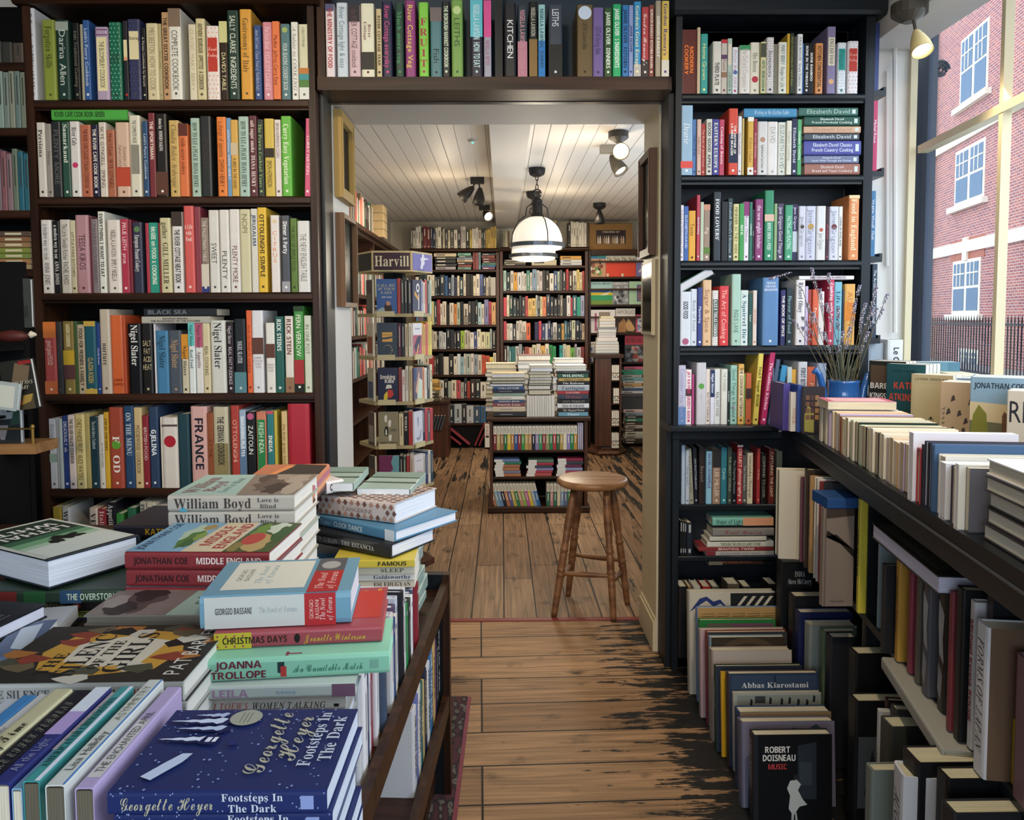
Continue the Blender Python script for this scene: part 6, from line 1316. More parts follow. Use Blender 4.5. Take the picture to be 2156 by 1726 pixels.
    cover(X(450), X(1185), Y_(1322), 2.47, .026, '33291f', 'leaning dark book showing the end of a sawn log', [('e', .5, .8, .4, .2, C('4c3c2a')), ('e', .5, .8, .28, .14, C('3a2e22')), ('e', .5, .8, .16, .08, C('54432e')), ('t', 'PHOTOGRAPHY', C('7c7060'), 'b', .06, .6, .7, .76)], spc='7c98a8')
    cover(X(470), X(1250), Y_(1452), 2.42, .04, 'b5a79c', 'leaning book with a plain pinkish grey cover', [('t', 'J', C('7c3034'), 's', .46, .5, .7, .78)], spc='9c8c84')
    ox, oy, s = 1400, 1380, .21336
    cover(X(500), X(1355), Y_(105), 2.36, .02, '2c3444', 'leaning slate blue cover edge in the floor row', [], spc='1c3424', tx='LANDSCAPE', tc='b0b8b0')
    cover(X(556), X(1340), Y_(165), 2.33, .012, 'd0a01c', 'leaning yellow edged book in the floor row', [], spc='c8981c')
    cover(X(630), X(1520), Y_(180), 2.28, .03, '2c3a52', 'leaning book with a blue street photograph and white lettering', [('p', [(.03, .3), (.97, .3), (.97, .98), (.03, .98)], C('34445c')), ('p', [(.5, .6), (.52, .6), (.52, .98), (.5, .98)], C('1c2838')), ('t', 'Abbas Kiarostami', C('d8d8d4'), 'b', .14, .88, .84, .91)], spc='3c3034')
    cover(X(680), X(1540), Y_(372), 2.25, .018, 'a4a69c', 'leaning book with small figures in a grey square', [('p', [(.04, .3), (1, .3), (1, .97), (.04, .97)], C('8c9088'))] + [('p', [(x, y), (x + .03, y), (x + .035, y + .07), (x + .01, y + .09)], C('24282a')) for x, y in ((.18, .84), (.4, .86), (.53, .85), (.62, .86), (.72, .84), (.82, .83), (.9, .88))] + [('p', [(.24, .87), (.36, .87), (.36, .96), (.24, .96)], C('3c4040'))], spc='b0aca0')
    cover(X(735), X(1640), Y_(560), 2.15, .045, '9c8464', 'leaning thick book with a torn tan top edge', [], spc='244068', tilt=4)
    cover(X(758), X(1672), Y_(655), 2.08, .035, '7e7a8e', 'leaning lilac grey cover with a dark torn shape', [('p', [(.05, .0), (.9, .0), (.88, .9), (.8, .97), (.7, .9), (.55, .93), (.4, .86), (.25, .92), (.1, .9)], C('3a4656')), ('p', [(.14, 0), (.86, 0), (.86, .7), (.14, .7)], C('2e3846'))], spc='5c5c70', tilt=5)
    fr = [('p', [(.0, .0), (.05, 0), (.05, 1), (0, 1)], C('24262c')), ('p', [(.56, .3), (.8, .3), (.8, .92), (.56, .88)], C('2c343c')), ('p', [(.58, .45), (.74, .45), (.74, .7), (.58, .7)], C('3a444c')), ('t', 'ROBERT', W_, 'S', .14, .46, .8, .88), ('t', 'DOISNEAU', W_, 'S', .11, .53, .71, .79), ('t', 'MUSIC', C('c04448'), 'S', .18, .42, .62, .69),
          ('p', [(.46, .5), (.54, .52), (.6, .46), (.56, .4), (.62, .3), (.68, .24), (.58, .22), (.5, .12), (.44, .2), (.46, .34), (.42, .42)], C('c4c8c4')), ('p', [(.5, .5), (.56, .52), (.57, .56), (.51, .57)], C('2c2a2c')), ('p', [(.47, .03), (.5, .03), (.51, .16), (.48, .16)], C('b8bcb8')), ('p', [(.53, .05), (.56, .05), (.54, .16), (.52, .16)], C('b8bcb8'))]
    cover(X(880), X(1648), Y_(785), 1.99, .035, '121316', 'black leaning book with a dancing figure and tall white lettering', fr, tilt=3, spc='1c1e24', tx='ROBERT DOISNEAU', tc='8c8c94')
    # books between the leaning row and the upright
    for (pl, pr, yt, Yd, T, c, lab, fr) in ((X(1160) - 0, 1712, 1060 + 580 * .21336, 2.60, .05, '16181c', 'black book with pale serif lettering beside the leaning row', [('t', 'INDIA|Steve McCurry', C('a8acac'), 'b', .2, .95, .84, .95)]),
                                     (1673, 1740, 1060 + 915 * .21336, 2.50, .05, '1b1c20', 'dark book topped with white edges beside the leaning row', [('t', 'DOROTHEA', C('a8acac'), 's', .1, .6, .3, .4)]),
                                     (1685, 1795, 1060 + 1075 * .21336, 2.44, .04, '1c2450', 'deep blue book with faint capitals by the shelf upright', [('t', 'ROLAND', C('3c4c8c'), 's', .2, .8, .82, .9)]),
                                     (1708, 1804, 1060 + 1210 * .21336, 2.36, .05, '8c928c', 'pale grey green book by the shelf upright', []), (1736, 1804, 1060 + 1262 * .21336, 2.30, .03, '5c6c50', 'grey green slim book by the shelf upright', []),
                                     (1752, 1806, 1060 + 1320 * .21336, 2.24, .04, '26282e', 'charcoal cloth book by the shelf upright', [])):
        a = atY(pl, yt, Yd); b = atY(pr, yt, Yd)
        M = Matrix(((0, 1, 0, a.x), (-1, 0, 0, Yd + T), (0, 0, 1, .003), (0, 0, 0, 1)))
        book(M, T, b.x - a.x, a.z - .003, hexc(c), lab, None, True, [], fr, hexc('cfc8b4'), force=True)
# ---------------------------------------------------------------- back room
KY = 8.1                                             # front of the far bookcases
def kz(y): return atY(1060, y, KY).z
def kx(x): return atY(x, 640, KY).x
def fillrow(x0, x1, zbase, Y, h, cols, vis, D=.16, M0=None, wmin=.6, wmax=1.5, hvar=.16, where='', cheap=True, lets=True):
    """A packed row of spines; the colours are read off the photograph in order."""
    ws = [random.uniform(wmin, wmax) for _ in cols]; tot = sum(ws); x = x0
    for k, (c, w) in enumerate(zip(cols, ws)):
        T = (x1 - x0) * w / tot; H = h * random.uniform(1 - hvar, 1 + hvar * .3)
        if c == '-': x += T; continue
        M = (M0 or Matrix()) @ Matrix.Translation((x, Y + random.uniform(0, .01), zbase))
        cc = hexc(c); lt = max(cc) < .25
        sp = []
        if lets and random.random() < .85:
            u = random.uniform(.08, .3); v = random.uniform(.35, .42); ic = C('d8d4c8') if lt else C('4c4844')
            sp.append(('r', u, random.uniform(u + .2, .8), v, 1 - v, ic)); sp.append(('r', .9, .94, .35, .65, ic))
            if random.random() < .2: sp.insert(0, ('r', .55, 1, 0, 1, tuple(min(.8, q * f_) for q, f_ in zip(cc, [random.uniform(.35, 1)] * 3))))
        book(M, T - .0008, D, H, cc, f'{shade(cc)} book, {ordinal(min(k + 1, 49))} along {where}', None, random.random() < .5, sp, (), vis=vis)
        x += T
def P(s): return s.split()
def build_back_cases():
    zs_l = [kz(y) for y in (522, 567, 622, 683, 734, 788, 838, 890)]; zs_r = [kz(y) for y in (520, 559, 612, 666, 716, 768, 826, 884)]
    for nm, x0, x1, zs, lab, mid in (('l', 868, 1051, zs_l, 'wide dark brown bookcase of novels against the far wall', None), ('r', 1053, 1238, zs_r, 'dark brown bookcase of novels under the hanging lamps, against the far wall', None)):
        r = empty('bookcase', (0, 0, 0)); tag(r, lab, 'bookcase')
        a, b = kx(x0), kx(x1); ztop = kz(523 if nm == 'l' else 521)
        MB().box(a, a + .03, KY, BY - .01, 0, ztop - .04, 'walnut_v').obj('upright', r); MB().box(b - .03, b, KY, BY - .01, 0, ztop - .04, 'walnut_v').obj('upright', r)
        s = MB(); s.bbox(a - (.02 if nm == 'l' else -.001), b + (.006 if nm == 'r' else -.001), KY - .03, BY - .01, ztop - .039, ztop, .015, 'brown_h'); s.obj('cornice', r)
        for z in zs[1:]: MB().bbox(a + .031, b - .031, KY, BY - .012, z - .028, z - .0005, .004, 'brown_h').obj('shelf', r)
        MB().box(a + .03, b - .03, BY - .02, BY - .011, 0, ztop - .04, 'carcass').obj('back_panel', r)
        MB().box(a + .031, b - .031, KY + .02, KY + .04, 0, zs[-1] - .03, 'carcass').obj('plinth', r)
        for z0, z1 in ((zs[-1] - .30, zs[-1] - .285),): MB().box(a + .031, b - .031, KY + .01, BY - .03, z0, z1, 'brown_h').obj('shelf', r)
    L0, L1 = kx(868) + .035, kx(1051) - .035; R0, R1 = kx(1053) + .035, kx(1238) - .035
    on = 'the far %s bookcase'
    fillrow(kx(866), kx(1046), zs_l[0], KY, .215, P('5c5c58 b8b4a8 dcd8cc dcd4c4 24302c 6c2024 6c2024 24304c 24304c d8d0c0 e0d8c0 1c1c1c e0d4b0 202020 d8ccac 3c3c38 d8d0bc 2c2c2c c8b4b0 c8c4b8 282828 c0a840 d8d0c0 dcd4c4 dcd4c8 c8b0a0 2c3c34 3c4440 c09c3c c8a440 c0983c c0a048'), 1, where='the top of the wide far bookcase')
    fillrow(kx(1060), kx(1082), zs_r[0], KY, .17, P('8c8468 b0a888 5c4430 - -'), 1, where='the top behind the lamps'); 
    fillrow(kx(1196), kx(1235), zs_r[0], KY, .26, P('24201c dcd4c4 e4dcc8 e4dcc8 e4dcc8 e0d8c8 dcd4c8'), 1, wmin=.9, wmax=1.2, hvar=.08, where='the top by the cardboard poster')
    fillrow(kx(1166), kx(1172), zs_r[0], KY, .27, P('d8b84c'), 1, hvar=0, where='the top by the lamps')
    rows_l = ['d8d0c0 1c2024 24303c e0d8c4 dcd4c4 3a4450 16202a 203040 2c5c8c 1c3050 a8b8c8 24284c e0d4b8 203c44 d4ccbc 24201c 1c1c1c dcd0b4 e4dcd0 5c6ca8 1c2c3c d0c4b0 a8a49c b0aca4',
              '4c7ca4 6c2830 1c1c20 d4cc98 c8c48c 2c3c4c a0303c dcd4c8 d8d0bc 242424 d8d0c4 d4843c a8b8a8 1c1c20 c8c0b0 3c3c40 24282c 1c2024 a8c8d0 d8d4c4 7c7cac b03c50 d0a068',
              '20242c c8b8b8 c89c78 1c2430 b8b0a4 ccc4b0 2c2c30 b4b8bc c8ccd0 1c2430 2c3038 3c3c40 20242c 98b83c ccc4b4 b8b0a4 e0dcd4 3c4880 e0dcc8 d8d0ac c4c89c a0b0b0 24201c',
              '3c3c34 dcd4c0 d8c8b4 a83438 4c4438 2c2824 1c1c1c d0c8b8 24282c dcd4c8 c8d4d8 88b0c0 c8c4bc a8b8b0 d8ccc8 8c98a8 d0c4b4 c85030 c0452c dccc60 d8d0b8',
              'd8d4c8 2c3c44 406c84 2c2c2c c8a050 d0ccc4 1c1c1c 9ca89c d8ccb8 c04c54 a4a4a0 2c2c34 a03c28 3c2c2c 2c3034 d0ccc0 c8d0b8 3c3c44',
              '1c1c20 b8b4ac - 202c38 2c3c50 98a8b4 24303c a8b0b8 2c2c34 b4b8bc 3c5068 34608c 1c2838 3c5c84']
    for k, q in enumerate(rows_l):
        z = zs_l[2 + k]; fillrow(L0, L1, z, KY, zs_l[1 + k] - z - .052, P(q), 1, where='the wide far bookcase')
    rows_r = ['a8ccc4 24343c d0ccc0 dca040 d0d4d8 d8d8d4 ccc8bc 3c8474 d8d4cc 7894b0 c8ccc8 c8bcc0 1c1c20 2c2420 e0dcd4 284c7c b8ccbc 4c4c4c 2c2c34 c8343c 4c3430 d8d4c4 e0c870 dcd0a8 b84038',
              'c83c4c d8d4b8 244440 24343c 1c2024 20242c 2c2c30 c03c3c dcb464 e0bc70 b4bcb4 3c4850 dcd0a0 e08054 2c3448 282c34 1c1c20 2c2c34 7c7870 1c1c20 dcdcdc c03844 1f5c6c 2c9c88 a0a4c8',
              'b83c4c c8bcac d0d0d0 2c3038 ccc8c4 c8c4bc d0c8c0 e0602c - 24204c c83c54 2c3c6c b8bccc 24305c 2c3c50 d0d0d0 1c2c34 c89c50 2c5c74 24404c 1c2838 c8ccb0 2c3444 243440 bca48c',
              '34242c a4acb0 3c7c84 2c6c70 c4c8c4 8c949c 2c2424 b04838 d8b09c c8c8a8 d4ccc4 dcb060 e4dcd0 248c4c 1ca05c - 2c9ca0 c8ccc0 d4cca0 6cb04c a8a8bc c8ccd0 8c2c30',
              '2c2c34 b8b4ac 3c4c5c d0ccc4 3c2c2c 5c6c7c c8c4b8 24303c a0a4a8 2c4c64 d0d0c4 1c1c24',
              'c8c4b8 3c4c5c 2c2c34 b8b0a0 5c6c7c 8c949c 24303c', ]
    for k, q in enumerate(rows_r):
        z = zs_r[2 + k]; fillrow(R0, R1, z, KY, zs_r[1 + k] - z - .05, P(q), 1 if k < 4 else .5, where='the far bookcase under the lamps')
    # lying books on the shallow second shelf
    def pile(x0, x1, z, cols, t, vis=1, D=.15, Y=KY + .005, jit=.02, M0=None):
        for k, c in enumerate(cols):
            e0, e1 = random.uniform(0, jit), random.uniform(0, jit); T = t * random.uniform(.8, 1.2)
            M = (M0 or Matrix()) @ Matrix(((0, 0, -1, x1 - e1), (0, 1, 0, Y + random.uniform(0, .015)), (1, 0, 0, z), (0, 0, 0, 1)))
            cc = hexc(c); ic = C('d8d4c8') if max(cc) < .25 else C('4c4844')
            book(M, T, D, x1 - x0 - e0 - e1, cc, f'{shade(cc)} book lying in a far pile', None, True, [('r', .1, .5, .35, .65, ic)], (), vis=vis); z += T + .0005
        return z
    global PILE; PILE = pile
    z = zs_l[1]
    pile(kx(903), kx(912), z, P('c8c4b8 2c2c2c 8c6040 24201c'), .035); pile(kx(914), kx(962), z, P('a8a0a8 1c2024 24282c 2c302c d8c8a8'), .036)
    pile(kx(962), kx(996), z, P('6c9c94 8c3c34 24242c d0b090 7898b8 3c4c44 7cc0a8'), .024); fillrow(kx(996), kx(1013), z, KY, .18, P('7c3438 8c3c40 6c98a0'), 1, where='the second shelf of the wide far bookcase')
    pile(kx(1013), kx(1046), z, P('7c4c6c 3c6ca0 4c8c68 5c2c3c 6c3434 8c4c40 3c4c5c'), .024)
    z = zs_r[1]; pile(kx(1060), kx(1108), z, P('3c3830 8c8878 3c3028'), .022); pile(kx(1120), kx(1172), z, P('ccc4a8'), .06, jit=.0); pile(kx(1178), kx(1228), z, P('c8ccd4 d8d8d4 dca040'), .034)
    # magazine rack at the right
    r = empty('magazine_rack', (0, 0, 0)); tag(r, 'dark wooden magazine rack with ledges on the far wall', 'rack')
    MX0, MX1 = kx(1240) + .004, 1.555
    MB().box(MX0, MX0 + .02, KY + .05, BY - .01, 0, kz(527), 'brown_v').obj('upright', r)
    MB().bbox(MX0 + .021, MX1, KY + .02, BY - .01, kz(538), kz(526), .004, 'brown_h').obj('top_board', r)
    MB().box(MX0 + .021, MX1, BY - .02, BY - .011, 0, kz(538) - .001, 'carcass').obj('back_panel', r)
    for y in (583, 642, 702, 764): MB().bbox(MX0 + .021, MX1, KY + .04, BY - .021, kz(y + 5), kz(y), .004, 'brown_h').obj('ledge', r)
    for y in (549, 608, 667): MB().box(MX0 + .021, MX1, KY + .035, KY + .05, kz(y + 4), kz(y), 'brown_h').obj('retaining_bar', r)
    def mag(x0, x1, y0, y1, c, lab, fr=(), tx='', tc='222', st='s', Y=KY + .07, ty=(.72, .92)):
        a = atY(x0, y0, Y); b = atY(x1, y1, Y); W_m, H = b.x - a.x, a.z - b.z
        o = empty('magazine', (a.x, Y + .012, b.z + .001)); tag(o, lab, 'magazine')
        m_ = MB(); m_.box(0, W_m - .002, 0, .006, 0, H - .002, 'cover', hexc(c))
        for k, it in enumerate(fr): m_.add([(q[0] * W_m, -.0008 - .0002 * k, q[1] * H) for q in it[1]], [tuple(range(len(it[1])))], 'ink', it[2])
        m_.obj('cover', o)
        if tx:
            V, F = fit(tx, W_m * .9, H * (ty[1] - ty[0]), st); t = MB(); t.add([(p[0] + W_m * .05, -.003, p[1] + H * ty[0]) for p in V], F, 'ink', hexc(tc)); t.obj('lettering', o)
    rn = random.Random(3)
    def blobs(cols, n, y0=0, y1=1, r=.12):
        out = []
        for k in range(n):
            x, y, t = rn.uniform(.1, .9), rn.uniform(y0 + .06, y1 - .06), rn.random() * 3
            out.append(('p', [(min(1, max(0, x + r * rn.uniform(.5, 1) * math.cos(t + q * 1.05))), min(y1, max(y0, y + r * .8 * rn.uniform(.5, 1) * math.sin(t + q * 1.05)))) for q in range(6)], C(cols[k % len(cols)])))
        return out
    mag(1240, 1276, 530, 583, 'c89878', 'magazine with many brown faces under a blue and green heading', [('p', [(0, .72), (1, .72), (1, 1), (0, 1)], C('3c84a8')), ('p', [(.5, .8), (1, .8), (1, 1), (.5, 1)], C('58b080'))] + blobs(['7c4030', 'e0d8cc', '2c2c34', 'd0b8a0', '6c9c54', '8c5c44'], 26, 0, .7, .14))
    mag(1276, 1307, 537, 583, 'e0dccc', 'first of two magazines with a cream heading over plain red', [('p', [(0, 0), (1, 0), (1, .7), (0, .7)], C('dc4a34')), ('p', [(.05, .02), (.2, .02), (.2, .16), (.05, .16)], C('d0ccb0'))], 'The New', '3c3a34', 'b')
    mag(1307, 1339, 537, 583, 'e0dccc', 'second of two magazines with a cream heading over plain red, by the violet one', [('p', [(0, 0), (1, 0), (1, .7), (0, .7)], C('dc4a34')), ('p', [(.05, .02), (.2, .02), (.2, .16), (.05, .16)], C('d0ccb0'))], 'The New', '3c3a34', 'b')
    mag(1340, 1372, 540, 583, 'dcdce4', 'violet and white magazine beside the red ones', [('p', [(0, 0), (1, 0), (1, .7), (0, .7)], C('8078b4')), ('p', [(.2, .2), (.5, .4), (.45, .5), (.15, .3)], C('d0d0e0'))])
    mag(1239, 1290, 593, 642, '9cc0c4', 'magazine with a bright green yellow and blue scene', [('p', [(0, 0), (1, 0), (1, .2), (0, .2)], C('6c8c3c')), ('p', [(0, .2), (1, .2), (1, .42), (0, .42)], C('2c9464')), ('p', [(0, .42), (1, .42), (1, .54), (0, .54)], C('d0b83c')), ('p', [(0, .54), (1, .54), (1, .66), (0, .66)], C('2c5c9c')), ('p', [(.45, .42), (.75, .42), (.95, .6), (.7, .5)], C('e0dcc0'))], 'LONDON LIBRARY', '2c4c5c', 's', ty=(.86, .98))
    mag(1290, 1324, 593, 642, '8c9098', 'grey magazine with a stormy photograph and white heading', blobs(['5c6068', 'c8ccd4', '3c4048', 'b0b4bc'], 16, 0, .85, .16), 'CORNUCOPIA', 'e8e8e8', 'b', ty=(.86, .98))
    mag(1325, 1372, 592, 642, 'a8ccb0', 'pale green magazine with a patterned carpet picture', [('p', [(.35, .15), (.98, .15), (.98, .85), (.35, .85)], C('4c5c8c')), ('p', [(.42, .22), (.92, .22), (.92, .78), (.42, .78)], C('b87c64'))] + [('p', [(.45 + .12 * (k % 4), .26 + .13 * (k // 4)), (.53 + .12 * (k % 4), .26 + .13 * (k // 4)), (.53 + .12 * (k % 4), .35 + .13 * (k // 4)), (.45 + .12 * (k % 4), .35 + .13 * (k // 4))], C(['4c4c7c', 'd0b070', '8c3c44', 'c8c0b0'][k % 4])) for k in range(16)])
    mag(1240, 1296, 652, 702, 'd8d8e0', 'white magazine with a side photograph and pink lettering', [('p', [(.38, .1), (.8, .1), (.8, .9), (.38, .9)], C('8c8478')), ('p', [(.22, .1), (.3, .1), (.3, .85), (.22, .85)], C('b05c8c'))])
    mag(1297, 1338, 649, 702, 'd4d4d4', 'white headed magazine with two embracing figures', [('p', [(0, 0), (1, 0), (1, .68), (0, .68)], C('3c342c')), ('p', [(.1, .05), (.5, .05), (.62, .3), (.5, .5), (.4, .62), (.28, .5), (.15, .4)], C('a87c54')), ('p', [(.5, .3), (.62, .6), (.75, .5), (.98, .2), (.9, .08), (.6, .1)], C('c09a6c'))], 'APOLLO', '6c6c74', 's', ty=(.76, .94))
    mag(1339, 1372, 662, 702, 'b04c6c', 'crimson magazine with a blue and white print', [('p', [(.12, .1), (.9, .1), (.9, .8), (.12, .8)], C('c0c8d8'))] + blobs(['4c5c8c', '8c98b8'], 12, .12, .78, .1))
    mag(1239, 1268, 720, 764, 'a0a8b4', 'magazine with blue and grey diamonds under a white heading', [('p', [(0, .78), (1, .78), (1, 1), (0, 1)], C('e0e0dc'))] + [('p', [((k % 3) * .33 + .02, (k // 3) * .26 + .13), ((k % 3) * .33 + .16, (k // 3) * .26), ((k % 3) * .33 + .3, (k // 3) * .26 + .13), ((k % 3) * .33 + .16, (k // 3) * .26 + .26)], C(['3c5490', 'd8dce4', '24242c'][k % 3])) for k in range(9)], 'AMBIT', '24242c', 's', ty=(.8, .97))
    mag(1316, 1372, 706, 764, '3c4450', 'dark battle scene magazine with a crimson heading', [('p', [(0, .66), (1, .66), (1, 1), (0, 1)], C('a83850'))] + blobs(['8c9098', '24282c', 'b08c78', '5c6c7c', '8c3c44'], 26, 0, .62, .13), 'BURLINGTON', '2c1c20', 'b', ty=(.72, .9))
    # stacks at the rack's foot
    sb = empty('storage_crate', (0, 0, 0)); tag(sb, 'dark grey storage crate between the magazine stacks by the wall', 'crate')
    MB().box(kx(1306), 1.5, KY - .02, KY + .16, kz(862), kz(836), 'plain', C('3c4048')).obj('body', sb); MB().box(kx(1304), 1.505, KY - .03, KY + .17, kz(836), kz(830), 'plain', C('4c5058')).obj('lid', sb)
    pile(kx(1308), kx(1362), kz(830), P('c8ccd4 3c5c8c d0d4d8 c8a068 c0c8cc 6ca8b8 a0a8ac 2c9c84 2ca08c b85c84'), .026, vis=1, Y=KY - .02, jit=.05)
    pile(kx(1310), kx(1362), kz(935), P('2c2824 3c3834 b0b0a8 c8c8c0 3c3430 b4b0a8 4c3c34 2c7c6c 2c2c34 7c98b0 c8b8c0'), .032, vis=1, Y=KY - .04, jit=.04)
    # cardboard poster on top of the rack
    a = atY(1241, 470, KY + .1); b = atY(1332, 526, KY + .1)
    o = empty('cardboard_box', (a.x, KY + .11, b.z + .001)); tag(o, 'flat brown cardboard box with a printed group photograph on the magazine rack', 'box')
    Wb, Hb = b.x - a.x, a.z - b.z
    m_ = MB(); m_.bbox(0, Wb, 0, .05, 0, Hb, .004, 'cardboard'); m_.obj('carton', o)
    m_ = MB(); m_.box(Wb * .16, Wb * .84, -.002, -.0005, Hb * .23, Hb * .74, 'ink', C('2c1c20')); q = []
    for k in range(13):
        x = .18 + .049 * k; c = ['c8b49c', 'e0d8cc', '6c4c38', 'b89878'][k % 4]; m_.add([(Wb * (x + .012 * t), -.0028, Hb * y) for t, y in ((0, .24), (3.6, .24), (3.2, .44), (2.6, .47), (2.4, .53), (1.2, .53), (1, .47), (.3, .43))], [tuple(range(8))], 'ink', C(c))
    m_.obj('printed_label', o); V, F = fit('YORKSHIRE SET', Wb * .4, Hb * .07, 'b'); t = MB(); t.add([(p[0] + Wb * .3, -.0032, p[1] + Hb * .64) for p in V], F, 'ink', C('e0d0b8')); t.obj('lettering', o)
    # revolving bookcase
    a, c = atY(1250, 760, 7.6).x, atY(1312, 760, 7.6).x; zt = atY(1280, 746, 7.6).z
    o = empty('revolving_bookcase', ((a + c) / 2, 7.75, 0)); tag(o, 'tall square revolving bookcase of dark wood with small pigeonholes', 'bookcase')
    w2 = (c - a) / 2 - .015
    MB().box(-w2 - .02, w2 + .02, -.17, .17, zt - .035, zt, 'brown_h').obj('top_board', o); MB().box(-w2, w2 * .22, -.15, -.13, .09, zt - .036, 'walnut_v').obj('side_panel', o)
    MB().box(w2 - .018, w2, -.15, .15, .09, zt - .036, 'walnut_v').obj('post', o); MB().box(-w2, w2 - .02, -.02, .0, .09, zt - .036, 'carcass').obj('core', o)
    pg = [kz_ for kz_ in (atY(1294, y, 7.6).z for y in (800, 849, 896, 943))]
    for z in pg: MB().box(w2 * .23, w2 - .019, -.149, -.021, z - .014, z - .0005, 'brown_h').obj('shelf', o)
    MB().lathe([(.2, 0), (.21, .02), (.19, .04), (.14, .06), (.13, .089)], 6, 'walnut_v').obj('foot', o)
    XO = (a + c) / 2; YO = 7.75
    for k, z in enumerate(pg):
        n = 4; x0, x1 = XO + w2 * .27, XO + w2 - .022; s_ = (x1 - x0) / n
        if k == 1: x0 += s_; n = 3
        for q in range(n):
            H = .145; sp = [('r', .5, .56, 0, 1, C('3c3c3c')), ('r', .62 + .1 * (q % 2), .68 + .1 * (q % 2), 0, 1, C(['8c5c3c', '4c6c7c', '6c7c4c', '8c3c3c'][(q + k) % 4])), ('r', .8, .84, 0, 1, C('5c5c5c'))]
            book(Matrix.Translation((x0 + s_ * q, YO - .148, z)), s_ - .002, .1, H, hexc('d8d8d4'), f'small banded white book in the revolving bookcase, pigeonhole {ordinal(k + 1)} from its top', 'small banded books in the revolving bookcase', False, sp, (), vis=1)
    z = zt + .0008
    for k, (c, w_, t) in enumerate(zip(P('c8d0d8 d0d4d8 d4d4d4 c4ccd4 d8d8dc d4d0dc c8ccd4 ccd0d8 8c94a0 d8d8d8 d0d4dc d8d4c8 dcd4b8'), (.3, .3, .3, .29, .26, .22, .22, .23, .24, .2, .2, .2, .17), (.03, .03, .024, .03, .04, .026, .022, .034, .02, .028, .03, .03, .022))):
        x1 = XO + .02 + w_ / 2 * .78; 
        book(Matrix(((0, 0, -1, x1), (0, -1, 0, YO + .08), (1, 0, 0, z), (0, 0, 0, 1))) @ Matrix(((-1, 0, 0, t), (0, -1, 0, 0), (0, 0, 1, 0), (0, 0, 0, 1))) @ Matrix.Translation((0, 0, 0)), t, .16, w_ * .78, hexc(c), f'pale book in the stack on the revolving bookcase, {ordinal(13 - k)} from its top', 'stack on the revolving bookcase', True, [], (), PAGEW); z += t + .0006
    # low drawers and boxes at the far left
    o = empty('drawer_chest', (kx(908), 7.55, 0)); tag(o, 'low dark wooden step chest under the far bookcase', 'chest')
    MB().box(-.05, .2, 0, .4, 0, .27, 'walnut_v').obj('lower_body', o); MB().box(-.05, .2, .0, .4, .272, .52, 'walnut_v').obj('upper_body', o); MB().box(-.06, .21, -.02, .4, .521, .545, 'brown_h').obj('top_board', o)
    pile(kx(906), kx(935), .546, P('5c5444 4c4438 6c6450 c89c48 8c6c34 d0a850'), .034, Y=7.58, jit=.04)
    for k in range(4):
        book(Matrix.Translation((kx(914) + .03 * k, 7.52, .272)) @ Matrix.Rotation(.3, 4, 'Y'), .016, .1, .15, hexc('3c4854'), 'slim dark book leaning before the step chest', None, False, [], ())
    for k, (x, an, c) in enumerate(((967, -52, '8c2c3c'), (985, -50, '8c2c3c'), (996, 24, '7c2430'), (1005, 24, '7c2430'))):
        book(Matrix.Translation((kx(x), KY - .06, kz(938 - 3))) @ Matrix.Rotation(math.radians(an), 4, 'Y'), .02, .12, .26, hexc(c), 'maroon book leaning on the bottom shelf of the far bookcase', None, True, [], ())
    book(Matrix.Translation((kx(1019), KY - .1, kz(938))), .055, .15, .24, hexc('dcdcd8'), 'thick white book with dark capitals on the far bottom shelf', None, True, [('t', 'STALIN', C('8c2c34'), 'b', .05, .5, .2, .8), ('r', .5, .58, .2, .8, C('24242c'))], ())
